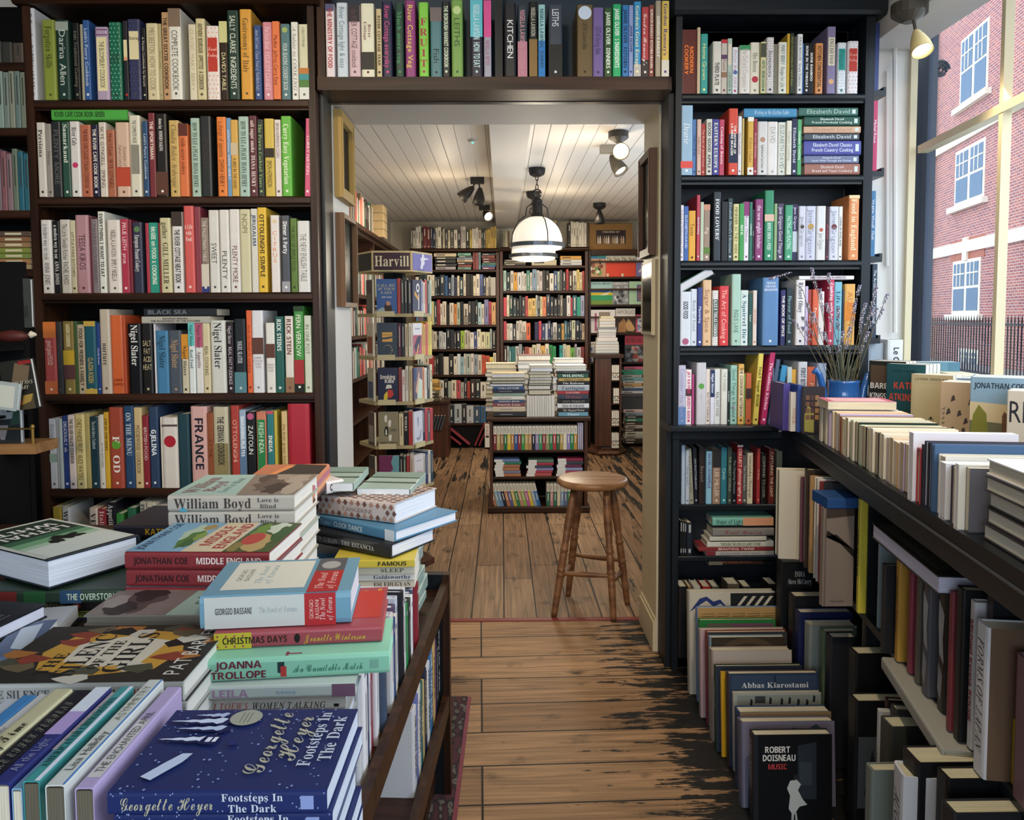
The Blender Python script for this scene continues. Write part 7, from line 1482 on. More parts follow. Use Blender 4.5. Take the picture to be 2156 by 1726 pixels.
# ---------------------------------------------------------------- the low double case in the middle of the back room
def build_island():
    IY = 5.35; a, c = atY(1031, 980, IY).x, atY(1237, 980, IY).x; zs = [atY(1135, y, IY).z for y in (878, 947, 1003, 1068)]
    o = empty('low_bookcase', (0, IY, 0)); tag(o, 'low dark wooden bookcase in the middle of the back room, books piled on it', 'bookcase')
    MB().box(a, a + .022, 0, .62, .03, zs[0] - .03, 'walnut_v').obj('upright', o); MB().box(c - .022, c, 0, .62, .03, zs[0] - .03, 'walnut_v').obj('upright', o)
    MB().bbox(a - .02, c + .02, -.015, .63, zs[0] - .029, zs[0] - .0005, .006, 'brown_h').obj('top_board', o)
    for z in zs[1:]: MB().bbox(a + .0225, c - .0225, .0, .3, z - .02, z - .0005, .004, 'brown_h').obj('shelf', o)
    MB().bbox(a - .015, c + .015, -.02, .63, 0.0, .045, .008, 'brown_h').obj('plinth', o); MB().box(a + .023, c - .023, .3, .31, .05, zs[0] - .03, 'carcass').obj('back_panel', o)
    # white topped, colour footed spines
    def two(x, z, T, H, c, M=None, lab='', vis=1.0, Dv=.11):
        book((M if M else Matrix.Translation((x, IY + .008, z))), T, Dv, H, hexc('ddd8c8'), lab, None, True, [('r', .34, 1, 0, 1, hexc(c)), ('r', .08, .28, .4, .6, C('8c8474')), ('r', .42, .72, .38, .62, C('e0dccc'))], (), vis=vis)
    cols = P('7c2c30 b0a468 a07050 2c6c44 d0b43c b07c44 2c5090 8c2c3c 3c8c44 b89c58 b08858 1c2438 8c7ca8 3c8c60 8c3440 8c8c5c 2c7c4c a83840 2c5c3c b09450 d8d4bc 8c7cb0 1f7c4c b8883c')
    x0, x1 = a + .026, c - .07; w = (x1 - x0) / len(cols)
    for k, q in enumerate(cols): two(x0 + k * w, zs[1], w - .0012, .166, q, lab=f'pocket hardback with a white head and {shade(hexc(q))} foot, {ordinal(k + 1)} along the low bookcase')
    for k in range(3): book(Matrix.Translation((x1 + .003 + .013 * k, IY + .008, zs[1])), .012, .11, .185, hexc('a8a0b8'), 'thin lilac spine ending the pocket hardback row', None, False, [('r', .1, .9, .4, .6, C('c8c4d0'))], ())
    for bx, qs in ((1042, 'b4744c 7c7c94 b07850 a86c4c 2c7c60 6c84b8'[::1]), (1110, 'b4544c b03850 8c84b4 3c4c5c a83044 5c7c6c'), (1172, '8c6c84 a83c5c 8c9cc8 6c3050 3c4450 8c2c48')):
        z = zs[2]
        for k, q in enumerate(P(qs)):
            xx0 = atY(bx + random.uniform(-2, 4), 990, IY).x; T = random.uniform(.017, .022)
            M = Matrix(((0, 0, -1, xx0 + .175), (0, 1, 0, IY + .008), (1, 0, 0, z), (0, 0, 0, 1))) @ Matrix.Translation((0, 0, 0))
            book(M, T, .11, .175, hexc(q), f'{shade(hexc(q))} pocket hardback with a white head, lying in a low bookcase pile', None, True, [('r', .0, .001, 0, 1, hexc(q)), ('r', .0, .33, 0, 1, C('dcdcd8'))][1:] if True else [], ()); z += T + .0006
    cols = P('a87858 7ca4b8 6c8cb8 1c2434 b07050 5c5c8c c0a850 2c7c50 c08c74 8cb054 b05c98 d0b83c 8c9cb8 2c6ca8')
    x = a + .028
    for k, q in enumerate(cols):
        T = .0215; M = Matrix.Translation((x + .0, IY + .008, zs[3])) @ Matrix.Rotation(math.radians(-13), 4, 'Y') 
        two(0, 0, T, .165, q, M=Matrix.Translation((x + .002, IY + .008, zs[3] + .005)) @ Matrix.Rotation(math.radians(-14), 4, 'Y') , lab=f'leaning pocket hardback with a white head and {shade(hexc(q))} foot, {ordinal(k + 1)} on the lowest shelf'); x += T + .0018
    x = atY(1151, 1050, IY).x
    for k, q in enumerate(P('2c6c54 b8848c 2c6c54 d0c4a8 7c98c0 5c6c8c 2c8c54 2c8c54 b8a0a8 a83038')):
        two(x, zs[3], .022, .165, q, lab=f'upright pocket hardback with a {shade(hexc(q))} foot behind the stool, {ordinal(k + 1)} along', vis=.6); x += .0245
    # piles on the top
    z0 = zs[0]; A = lambda px: atY(px, 860, IY + .02).x
    def pl(px0, px1, dat, Y=IY + .02, D=.16, zb=None):
        z = zb if zb is not None else z0
        for k, q in enumerate(dat):
            c_, T, tx, tc = q; e0, e1 = random.uniform(-.006, .008), random.uniform(-.006, .008); xa, xb = atY(px0, 860, Y).x + e0, atY(px1, 860, Y).x - e1
            book(Matrix(((0, 0, -1, xb), (0, 1, 0, Y + random.uniform(0, .012)), (1, 0, 0, z), (0, 0, 0, 1))), T, D, xb - xa, hexc(c_), f'{shade(hexc(c_))} book, {ordinal(len(dat) - k)} down a pile on the low bookcase', None, True, [('t', tx, hexc(tc), 'b', .15, .85, .15, .85)] if tx else [('r', .2, .6, .42, .58, C('8c8c8c'))], ()); z += T + .0006
        return z
    def pages(px0, px1, dat, Y, zb=None, D=.17):
        z = zb if zb is not None else z0
        for k, (c_, T) in enumerate(dat):
            e = random.uniform(-.012, .012); xa, xb = atY(px0, 860, Y).x + e, atY(px1, 860, Y).x + e
            book(Matrix(((0, 0, 1, xa), (0, -1, 0, Y + D), (1, 0, 0, z), (0, 0, 0, 1))), T, D, xb - xa, hexc(c_), 'white edged book, fore-edge out, in a pile on the low bookcase', None, True, [], (), hexc(random.choice(['d8d4c8', 'dcdce0', 'ccc4ac']))); z += T + .0006
        return z
    zz = pl(1038, 1106, [('2c2c30', .034, '', ''), ('c8b89c', .036, '', ''), ('8c4c54', .026, 'Patrick Lane', 'd8c8c8'), ('3c5c84', .02, 'MODERN BOOK', 'd8d8d8'), ('d8d4cc', .024, '', ''), ('8ca494', .024, '', ''), ('24283c', .02, '', ''), ('2c4c7c', .022, 'COLLECTOR', 'd8d4c8')])
    pages(1034, 1104, [('24242c', .02), ('2c3c54', .018), ('1c1c20', .022), ('b0a078', .03)], IY + .03, zz); pages(1022, 1086, [('b8a880', .04), ('3c3c34', .03), ('24242c', .028), ('c0b498', .034), ('d0c8b0', .03), ('a89878', .03), ('2c2c2c', .03), ('b0a890', .03), ('4c5c5c', .03), ('c8c4b8', .03), ('c8c0a8', .035)], IY + .36)
    x = A(1109); k = 0
    while x < A(1170) - .008:
        T = random.choice([.012, .016, .02]); book(Matrix(((-1, 0, 0, x + T), (0, -1, 0, IY + .15), (0, 0, 1, z0), (0, 0, 0, 1))), T, .13, .148, hexc('c8c4bc'), f'thin white edged book stood between the piles, {ordinal(k + 1)} along', 'thin books between the piles', False, [], (), hexc('d8d4cc')); x += T + .001; k += 1
    pages(1114, 1161, [('24242c', .036), ('2c3040', .03), ('1c1c24', .014), ('8c949c', .02), ('2c2c34', .018), ('a8a8a4', .02), ('1c1c20', .02), ('b0b0ac', .026), ('c8c8c4', .018)], IY + .02, z0 + .152)
    pages(1092, 1160, [('b8b8b4', .04)] * 7 + [('c8ccd0', .032), ('c8ccd0', .036), ('a8a49c', .02), ('6c3c3c', .04)], IY + .34)
    zz = pl(1174, 1240, [('6c9cb0', .03, 'Pieter', 'dce8ec'), ('24201f', .026, 'The Magical Power', 'c8c0b8'), ('d8d8d8', .034, 'MILK OF PARADISE', '2c2c34'), ('1c1c1e', .026, 'LUCY WORSLEY', '8c8478'), ('343c4c', .036, 'Wilson', '8c4c54'), ('a03038', .022, 'LOVERS', 'dcb8b0'), ('a8acb4', .042, 'Carrington', '24405c'), ('1c1c20', .024, 'The Bedroom', 'd0d0d0'), ('b09458', .022, 'THEY CAME', '3c301c'), ('2c5444', .032, 'WILDING', 'e4e8e0'), ('24242c', .016, '', '')])
    pages(1172, 1236, [('c8c4bc', .02), ('d0d4d8', .018)], IY + .04, zz); pages(1166, 1228, [('b8b4ac', .05)] * 5 + [('8c3c44', .03), ('d0ccc8', .03), ('c8c8c8', .04), ('c0c0c4', .03)], IY + .36)
    # wooden stool
    st = empty('stool', (atY(1247, 1008, 3.6).x, 3.6, 0)); tag(st, 'round wooden stool with turned legs standing in the doorway', 'stool')
    zs_ = .607; R_ = .166; o2 = MB(); o2.lathe([(R_ - .012, zs_ - .034), (R_ - .002, zs_ - .026), (R_, zs_ - .014), (R_ - .004, zs_ - .004), (R_ - .014, zs_)], 40, 'beech_top'); o2.obj('seat', st, True)
    X0, Y0 = st.location.x, 3.6; feet = [atZ(1166, 1299, 0), atZ(1196, 1254, 0), atZ(1292, 1306, 0), atZ(1321, 1272, 0)]
    for f in feet: f.x -= X0; f.y -= Y0
    tops = []
    def turned(p0, p1, prof, name, mat='beech', n=14):
        p0, p1 = Vector(p0), Vector(p1); d = p1 - p0; L = d.length; q = d.to_track_quat('Z', 'Y').to_matrix().to_4x4()
        m_ = MB(); m_.lathe([(r, t * L) for t, r in prof], n, mat, M=Matrix.Translation(p0) @ q); return m_.obj(name, st, True)
    legp = [(0, .0125), (.03, .014), (.28, .0175), (.3, .0155), (.31, .0185), (.325, .0185), (.335, .015), (.345, .019), (.36, .019), (.37, .0155), (.38, .0175), (.48, .0175), (.49, .015), (.5, .019), (.52, .019), (.53, .015), (.545, .0175), (.56, .0145), (.7, .019), (.85, .018), (1, .013)]
    cen = Vector((sum(f.x for f in feet) / 4, sum(f.y for f in feet) / 4, 0))
    for f in feet:
        d = (f - cen); t = Vector((d.x, d.y, 0)).normalized() * .1; top = Vector((t.x, t.y, zs_ - .03)); tops.append(top); turned(f + Vector((0, 0, .001)), top, legp, 'leg')
    strp = [(0, .007), (.1, .009), (.4, .0125), (.6, .0125), (.9, .009), (1, .007)]
    for i, j, h in ((0, 2, .33), (1, 3, .36), (0, 1, .28), (2, 3, .28)):
        p, q = feet[i].lerp(tops[i], h), feet[j].lerp(tops[j], h); turned(p, q, strp, 'stretcher')
# ---------------------------------------------------------------- revolving paperback rack by the doorway
def build_spinner():
    CX, CY = atY(829, 600, 4.22).x, 4.25; S = .205; R_ = S
    o = empty('revolving_rack', (CX, CY, 0)); tag(o, 'hexagonal revolving rack of paperbacks with a lettered sign on top', 'rack')
    rot = math.radians(4)
    def hexa(r, z0, z1, mat, col, name): m_ = MB(); m_.lathe([(r, z0), (r, z1)], 6, mat, col, Matrix.Rotation(rot, 4, 'Z')); return m_.obj(name, o)
    zt, zb = atY(810, 527, 4.05).z, atY(810, 571, 4.05).z
    hexa(S, zb, zt, 'plain', C('cdb98c'), 'sign_box')
    lv = [atY(790, y, 4.05).z for y in (660, 752, 847, 940, 1032)]
    for z in lv + [lv[-1] - .24, lv[-1] - .48]: hexa(S - .004, z - .018, z, 'plain', C('a89a74'), 'tray')
    MB().lathe([(.06, .02), (.06, zb - .001)], 10, 'carcass').obj('column', o); MB().lathe([(.2, 0), (.2, .03)], 6, 'walnut_v').obj('foot', o)
    # sign panels on the two faces we see: each face in its own frame
    def face(k):
        a0, a1 = rot + k * PI / 3, rot + (k + 1) * PI / 3; p = Vector((math.cos(a0), math.sin(a0), 0)) * S; q = Vector((math.cos(a1), math.sin(a1), 0)) * S
        return p, q
    def panel(k, bgc, name, txt=None, tc=None, shape=None, shc=None):
        p, q = face(k); ex = (q - p).normalized(); nn = Vector((ex.y, -ex.x, 0)); Mx = Matrix(((ex.x, -nn.x, 0, p.x), (ex.y, -nn.y, 0, p.y), (0, 0, 1, zb), (0, 0, 0, 1))); L = (q - p).length; H = zt - zb
        m_ = MB(); m_.box(.008, L - .008, -.002, -.0005, .008, H - .01, 'ink', hexc(bgc), Mx); pn = m_.obj(name, o)
        if txt: V, F = fit(txt, L * .86, H * .62, 'b'); t = MB(); t.add([Mx @ Vector((v[0] + L * .07, -.003, v[1] + H * .2)) for v in V], F, 'ink', hexc(tc)); t.obj('lettering', pn)
        if shape: t = MB(); t.add([Mx @ Vector((v[0] * L, -.003, v[1] * H)) for v in shape], [tuple(range(len(shape)))], 'ink', hexc(shc)); t.obj('emblem', pn)
        return Mx, L
    panel(4, '3c1c2c', 'sign_panel', 'Harvill', 'e4dcb8')
    panel(5, '7a76b8', 'sign_panel', None, None, [(.44, .12), (.5, .2), (.52, .34), (.58, .4), (.6, .5), (.56, .6), (.84, .7), (.58, .74), (.56, .9), (.48, .92), (.46, .74), (.38, .66), (.42, .5), (.4, .36), (.38, .2)], 'dcdcec')
    panel(3, '141418', 'sign_panel')
    OW = Matrix.Translation((CX, CY, 0))
    def fm(k):
        p, q = face(k); ex = (q - p).normalized(); nn = Vector((ex.y, -ex.x, 0)); return OW @ Matrix(((ex.x, -nn.x, 0, p.x), (ex.y, -nn.y, 0, p.y), (0, 0, 1, 0), (0, 0, 0, 1))), (q - p).length
    for z in lv:
        for k in (4, 5):
            Mx, L = fm(k); Ml = Matrix.Translation((-CX, -CY, 0)) @ Mx
            MB().box(L * (.1 if k == 4 else .02), L * (.55 if k == 4 else .45), -.012, -.004, z - .016, z + .012, 'plain', C('c8bc94'), Ml).obj('front_lip', o)
            m_ = MB(); m_.box(L * .2, L * .52, -.0085, -.007, z + .185, z + .235, 'clear', (1, 1, 1), Ml); m_.obj('clear_tab', o)
    WH = 'e0dcd4'
    # face-out covers and spines: (face, level, fraction, width, colour, text...)
    fo = {(4, 0): ('2c5ca0', [('t', 'CALL ME|BY YOUR|NAME', C('e8d890'), 'i', .06, .9, .56, .86), ('t', 'Andre Aciman', C('e0e0e0'), 's', .25, .75, .44, .52), ('p', [(0, 0), (.4, .0), (.5, .1), (.3, .18), (.05, .1)], C('9cb0b8')), ('p', [(.4, .05), (.78, .0), (.74, .2), (.6, .32), (.45, .3), (.38, .2)], C('3c2820')), ('p', [(.5, .22), (.66, .24), (.7, .3), (.6, .36), (.46, .34)], C('c09478'))], 'blue covered paperback with yellow scrawled lettering facing out of the revolving rack'),
          (4, 1): ('2c3c4c', [('p', [(.25, .44), (.75, .44), (.75, .72), (.25, .72)], C('dca858')), ('t', 'ONCE AND FOREVER', C('4c3820'), 's', .3, .7, .6, .68)] + [('p', [(.5 + .2 * math.cos(a * .5), .2 + .13 * math.sin(a * .5)), (.54 + .24 * math.cos(a * .5), .2 + .16 * math.sin(a * .5)), (.5 + .22 * math.cos(a * .5 + .2), .2 + .15 * math.sin(a * .5 + .2))], C('dcc078')) for a in range(13)] + [('p', [(0, .5), (.5, .52), (1, .58), (1, .62), (0, .54)], C('3c4c58'))], 'slate blue covered paperback with a yellow title block facing out of the revolving rack'),
          (4, 2): ('1c2044', [('t', 'Smoking', C('e8e4dc'), 'S', .12, .86, .66, .8), ('t', 'Kills', C('e8e4dc'), 'S', .35, .8, .54, .67), ('p', [(.28, .05), (.3, .2), (.45, .32), (.5, .2), (.46, .06)], C('dcc03c')), ('p', [(.48, .14), (.5, .36), (.72, .34), (.78, .2), (.6, .1)], C('c83c38')), ('p', [(.38, .38), (.7, .4), (.66, .5), (.44, .5)], C('e0dccc'))], 'navy covered paperback with white lettering and a red and yellow drawing facing out'),
          (4, 3): ('948a6c', [('p', [(.32, .7), (.42, .7), (.44, .88), (.36, .92), (.3, .86)], C('e4e0d4')), ('p', [(.5, .56), (.6, .56), (.64, .72), (.56, .78), (.48, .7)], C('e4e0d4')), ('p', [(.52, .14), (.62, .14), (.66, .3), (.58, .34), (.5, .28)], C('e4e0d4')), ('p', [(.3, .3), (.44, .28), (.5, .42), (.46, .56), (.36, .58), (.28, .46)], C('1c1c20')), ('p', [(.34, .32), (.42, .32), (.42, .46), (.36, .5)], C('e4e0d4')), ('t', 'LOST', C('24242c'), 'S', .6, .9, .42, .5), ('t', 'ANDREY KURKOV', C('2c2a24'), 'S', .08, .9, .04, .12)], 'khaki covered paperback with white footprints facing out of the revolving rack'),
          (4, 4): ('7c3060', [('p', [(.7, 1), (.6, .8), (.7, .6), (.4, .4), (.3, .2), (.34, 0), (1, 0), (1, 1)], C('6ca4b0')), ('t', 'THE|CLOUDS', C('e4e0dc'), 'S', .4, .7, .2, .5)], 'plum and pale blue covered paperback low on the revolving rack'),
          (5, 0): ('24284c', [('p', [(.2, .55), (.7, .35), (.74, .45), (.24, .68)], C('d09c50')), ('p', [(.62, .1), (.72, .1), (.74, .6), (.66, .6)], C('dcdce0')), ('e', .6, .76, .2, .14, C('dcdce0')), ('e', .6, .76, .1, .07, C('24284c')), ('p', [(.05, .02), (.8, .02), (.8, .07), (.05, .07)], C('c8ccdc'))], 'dark blue paperback with a white spoon shape facing out on the rack side'),
          (5, 1): ('e0dce0', [('p', [(0, 0), (1, 0), (1, .64), (0, .64)], C('b05468')), ('p', [(.1, .3), (.5, .6), (.9, .6), (.7, .2), (.3, .1)], C('2c2448')), ('p', [(.3, .05), (.6, .4), (.66, .3), (.4, .02)], C('dca068')), ('t', 'Jernigan', C('5c6ca0'), 's', .2, .8, .8, .88)], 'white topped paperback with a pink and indigo picture on the rack side'),
          (5, 2): ('5c4c60', [('p', [(.4, 0), (1, 0), (1, .6), (.6, .7), (.4, .5)], C('c8d8c8')), ('p', [(.2, .3), (.6, .9), (.7, .8), (.4, .2)], C('d8a890')), ('p', [(0, .6), (.3, .6), (.3, 1), (0, 1)], C('2c4470'))], 'paperback with a pale figure on violet ground on the rack side'),
          (5, 3): ('d4d8e8', [('p', [(.2, .2), (.4, .1), (.7, .15), (.85, .4), (.75, .42), (.6, .22), (.4, .2)], C('8c98b0')), ('p', [(.35, .8), (.5, .84), (.52, .6), (.42, .5)], C('8c98b0'))], 'white paperback with a blue line drawing on the rack side'),
          (5, 4): ('dcd8e0', [('t', 'Alves', C('b04c7c'), 'c', .1, .9, .4, .56), ('p', [(.2, .8), (.8, .8), (.8, .82), (.2, .82)], C('8c8c98'))], 'white paperback with pink script low on the rack side')}
    sp = {(4, 0): 'c03434:red 2c3430:x 1c2020:x 24242c:x', (4, 1): '5c1c38:x 1c1c20:x c8b898:x dcd4c0:x', (4, 2): '8c2c2c:x e0d4cc:HHhH d4d0c4:x c8b88c:x', (4, 3): 'd8c8a0:x 14141a:WHERE a82c30:x', (4, 4): '24242c:x 3c5448:x a83038:x c8b8a8:x',
          (5, 0): 'a4a8d0:x d8ccb8:x c84c4c:x 2c3c34:x b4d0c0:x', (5, 1): 'd8a42c:x d49c34:x d04838:x d8b830:x e0cc34:x', (5, 2): 'd88040:x e0dcd0:x 24242c:x dcd0a8:HOUR', (5, 3): '1c2450:x c83848:x 5c5c5c:x c83444:x', (5, 4): 'c8d0c8:x 2c3c70:x e0dcd0:x 2c5064:x'}
    for k in (3, 4, 5):
        Mx, L = fm(k)
        for i, z in enumerate(lv):
            b = fo.get((k, i)); x = L * .1 if k == 4 else L * .02
            if b:
                Wc, Hc = (.105, .178) if k == 4 else (.085, .175)
                book(Mx @ Matrix(((0, 1, 0, x), (-1, 0, 0, .012), (0, 0, 1, z + .001), (0, 0, 0, 1))), .012, Wc, Hc, hexc(b[0]), b[2], None, False, [], b[1], PAGE, force=True); x += Wc + .002
            if k == 3:
                book(Mx @ Matrix(((0, 1, 0, L * .62), (-1, 0, 0, .012), (0, 0, 1, z + .001), (0, 0, 0, 1))), .012, .075, .175, hexc(['3c2c2c', 'c8bca8', 'b0a890', '4c2424', '2c2420'][i]), f'partly hidden paperback facing out behind the white jamb, {ordinal(i + 1)} tray down', None, False, [], [('p', [(.1, .1), (.9, .1), (.9, .6), (.1, .6)], C(['5c5c54', '8c4c34', '3c4c6c', '8c8478', '6c4c34'][i]))], PAGE, force=True); continue
            ss = sp[(k, i)].split(); n = len(ss); T = (L - .004 - x) / n
            for q in ss:
                c_, t = q.split(':'); T_ = T * random.uniform(.85, 1.0); H = .178 * random.uniform(.93, 1.04)
                book(Mx @ Matrix.Translation((x, .004, z + .001)), T_, .1, H, hexc(c_), f'{shade(hexc(c_))} spine on the revolving rack, tray {ordinal(i + 1)}', None, False, [('t', t, C('b03438') if t == 'HHhH' else C('d8d4c8') if t == 'WHERE' else C('3c3428'), 'b', .08, .6, .2, .8)] if t not in ('x', 'red') else [('r', .1, .7, .42, .58, C('d8d4c8') if max(hexc(c_)) < .2 else C('5c4438'))], (), vis=1); x += T
# ---------------------------------------------------------------- left wall of the back room
def build_back_left():
    r = empty('bookcase', (0, 0, 0)); tag(r, 'dark bookcase along the side wall behind the revolving rack', 'bookcase')
    X0 = -.97
    for y0, y1 in ((5.0, 5.03), (5.95, 5.98), (6.9, 6.93), (7.7, 7.73)): MB().box(-1.16, X0, y0, y1, 0, 1.98, 'walnut_v').obj('upright', r)
    for z in (.1, .4, .68, .96, 1.24, 1.52, 1.95): MB().box(-1.16, X0 - .001, 5.031, 7.7, z - .025, z - .0005, 'brown_h').obj('shelf', r)
    MB().box(-1.17, -1.161, 5.0, 7.73, 0, 1.98, 'carcass').obj('back_panel', r)
    MB().box(-1.16, X0 + .03, 4.98, 7.73, 1.951, 1.98, 'brown_h').obj('cornice', r)
    rn = random.Random(5); y = 5.0
    pal = P('2c2824 3c1c1c d0584c b8b4a8 8cb0a8 2c6c5c c8c4b8 24242c 8c7c5c d8d0c0 3c4c5c 7c3434')
    for z, h in ((1.98, .24), (1.52, .26), (1.24, .22), (.96, .22)):
        y = 5.05; k = 0
        while y < (5.95 if z > 1.9 else 7.6):
            T = rn.uniform(.018, .04); 
            book(Matrix(((0, -1, 0, X0 - .005), (1, 0, 0, y), (0, 0, 1, z), (0, 0, 0, 1))), T, .14, h * rn.uniform(.75, 1), hexc(rn.choice(pal)), 'book on the side wall case of the back room', None, True, [('r', .2, .6, .42, .58, C('a8a49c'))], (), vis=.8); y += T + .001
    for k in range(4):
        book(Matrix(((0, 0, 1, -1.74), (-1, 0, 0, 5.62), (0, -1, 0, 0), (0, 0, 0, 1))) @ Matrix.Identity(4) if False else Matrix(((0, 0, 1, -1.13), (0, -1, 0, 6.25), (1, 0, 0, 1.981 + .062 * k), (0, 0, 0, 1))), .06, .2, .22, hexc('b0a07c'), f'thick tan box file high in the stack on the side wall case, {ordinal(4 - k)} from its top', 'tan stack on the side wall case', True, [], (), hexc('c0a880'), vis=2)
# ---------------------------------------------------------------- lamps
def build_lamps():
    IRON = C('1c1b1d')
    for k, (px, py, Yc, rp, rw, lab) in enumerate(((1131, 519, 5.45, 368, 57, 'nearer white glass dome pendant lamp hanging on chains in the back room'), (1123, 541, 6.45, 413, 50, 'further white glass dome pendant lamp half hidden behind the nearer one'))):
        c = atY(px, py, Yc); R_ = rw * Yc / FOC; top = BCZ - (.075 if abs(c.x - .04) < .1 and False else 0)
        o = empty('pendant_lamp', (c.x, Yc, c.z)); tag(o, lab, 'lamp')
        dome = MB(); N = 9; dome.lathe([(R_ * .93 * math.cos(a * PI / 2 / N * .9), R_ * .12 + R_ * .98 * math.sin(a * PI / 2 / N * .92)) for a in range(N + 1)], 32, 'opal', cap=False); dome.lathe([(R_ * .93, R_ * .12), (R_ * .9, -R_ * .1), (R_ * .6, -R_ * .16), (.01, -R_ * .18)], 32, 'opal', cap=False); dome.obj('glass_dome', o, True)
        MB().lathe([(R_ * .96, -.006), (R_ + .004, -.006), (R_ + .004, .022), (R_ * .96, .022), (R_ * .96, -.006)], 36, 'metal', C('5c6470'), cap=False).obj('ring', o)
        zc = R_ * 1.1; cap_ = MB(); cap_.lathe([(R_ * .34, zc - .035), (R_ * .26, zc), (R_ * .2, zc + .02), (R_ * .19, zc + .11), (R_ * .1, zc + .125)], 16, 'paint', IRON); cap_.obj('cap', o)
        cage = MB()
        for q in range(4):
            a = q * PI / 2 + .35; ca, sa = math.cos(a), math.sin(a)
            cage.tube([(R_ * 1.0 * ca, R_ * 1.0 * sa, .01), (R_ * .97 * ca, R_ * .97 * sa, R_ * .45), (R_ * .74 * ca, R_ * .74 * sa, R_ * .88), (R_ * .45 * ca, R_ * .45 * sa, zc + .0), (R_ * .4 * ca, R_ * .4 * sa, zc + .06), (R_ * .2 * ca, R_ * .2 * sa, zc + .085)], .004, 5, 'paint', IRON)
        cage.obj('cage', o)
        rise = BCZ - c.z; zr = rise - .001; ch = MB(); z = zc + .125; i = 0
        hook = MB(); hook.tube([(.03 * math.cos(t * .6), 0, z + .03 + .03 * math.sin(t * .6)) for t in range(11)], .005, 5, 'paint', IRON); hook.obj('hook_ring', o); z += .06
        while z < zr - .05:
            a = i * PI / 2; u = (math.cos(a), math.sin(a)); ch.tube([(u[0] * .009 * math.cos(t * PI / 4), u[1] * .009 * math.cos(t * PI / 4), z + .016 + .02 * math.sin(t * PI / 4)) for t in range(9)], .0028, 4, 'paint', IRON); z += .03; i += 1
        ch.obj('chain', o); MB().lathe([(.02, zr - .06), (.05, zr - .045), (.058, zr - .02), (.058, zr)], 18, 'paint', IRON).obj('ceiling_rose', o)
        lamp('pendant_light', 'POINT', (c.x, Yc, c.z - .10), PEND, (1, .88, .68), size=.12)
    def spot(name_px, base_py, Yc, heads, lab, plate='box', bc=IRON, sh=IRON, ceil=None):
        b = atY(name_px, base_py, Yc); zc_ = ceil or BCZ; o = empty('ceiling_spotlight', (b.x, Yc, zc_)); tag(o, lab, 'lamp')
        if plate == 'box': MB().box(-.05, .05, -.03, .03, -.045, -.0005, 'paint', bc).obj('mounting_plate', o)
        else: MB().lathe([(.02, -.06), (.045, -.045), (.057, -.035), (.057, -.0005)], 18, 'paint', bc).obj('mounting_rose', o)
        for (dx, dz, dy, aim, lit) in heads:
            j = Vector((dx, dy, dz)); d = Vector(aim).normalized(); MB().tube([(dx * .5, dy * .5, -.04), tuple(j)], .006, 6, 'paint', bc).obj('stem', o)
            Mx = Matrix.Translation(j) @ d.to_track_quat('Z', 'Y').to_matrix().to_4x4() @ Matrix.Scale(.72 if ceil else 1, 4)
            m_ = MB(); m_.lathe([(.012, -.01), (.018, .0), (.03, .03), (.042, .07), (.047, .115), (.044, .115), (.038, .07), (.02, .02)], 18, 'paint', sh, Mx, cap=False); s_ = m_.obj('shade', o, True)
            if lit: MB().lathe([(.005, .02), (.03, .06), (.036, .085), (.03, .105), (.005, .114)], 16, 'bulb', (1, 1, 1), Mx).obj('bulb', o, True)
            else: MB().lathe([(.034, .09), (.03, .1), (.005, .104)], 14, 'plain', C('c8c4bc'), Mx).obj('reflector', o)
    spot(1005, 381, 5.8, [(-.035, -.075, 0, (-.75, .1, -.65), False), (.02, -.085, 0, (-.1, 0, -1), False)], 'black twin spotlight on the boarded ceiling before the far bookcase')
    spot(1020, 440, 7.2, [(.0, -.07, 0, (.35, -.75, -.4), True)], 'lit spotlight on the boarded ceiling near the wide far bookcase')
    spot(1302, 292, 4.4, [(.01, -.09, 0, (-.1, -.9, -.35), True)], 'brightly lit spotlight with a round rose in the back room', 'rose', C('4c4a48'), C('8c8270'))
    spot(1281, 322, 4.75, [(.02, -.07, 0, (.45, -.35, -.8), True)], 'second lit spotlight behind the brightest one', 'box', C('8c8a84'), C('4c4840'))
    spot(1262, 438, 7.1, [(0, -.07, 0, (.02, 0, -1), False)], 'small black spotlight over the cardboard box', 'rose')
    d = empty('smoke_detector', (atY(995, 305, 4.6).x, 4.6, BCZ)); tag(d, 'small round ceiling sensor with a green light', 'sensor'); MB().lathe([(.02, -.012), (.03, -.0005)], 16, 'plain', WHITE).obj('disc', d); MB().lathe([(.004, -.018), (.006, -.0125)], 10, 'led').obj('indicator', d)
    # the lamp by the window
    spot(1915, 20, 2.62, [(.014, -.1, -.02, (.02, -.45, -.85), True)], 'lit spotlight hanging from a round dark rose beside the street window', 'rose', C('3c3830'), C('c8b480'), ceil=atY(1915, 8, 2.62).z)
    zc_ = atY(1915, 8, 2.62).z; struct(MB().box(RX3 + .035, 1.60, 0.3, YF - .002, zc_, CZ - .001, 'plain', WHITE), 'ceiling_bulkhead')
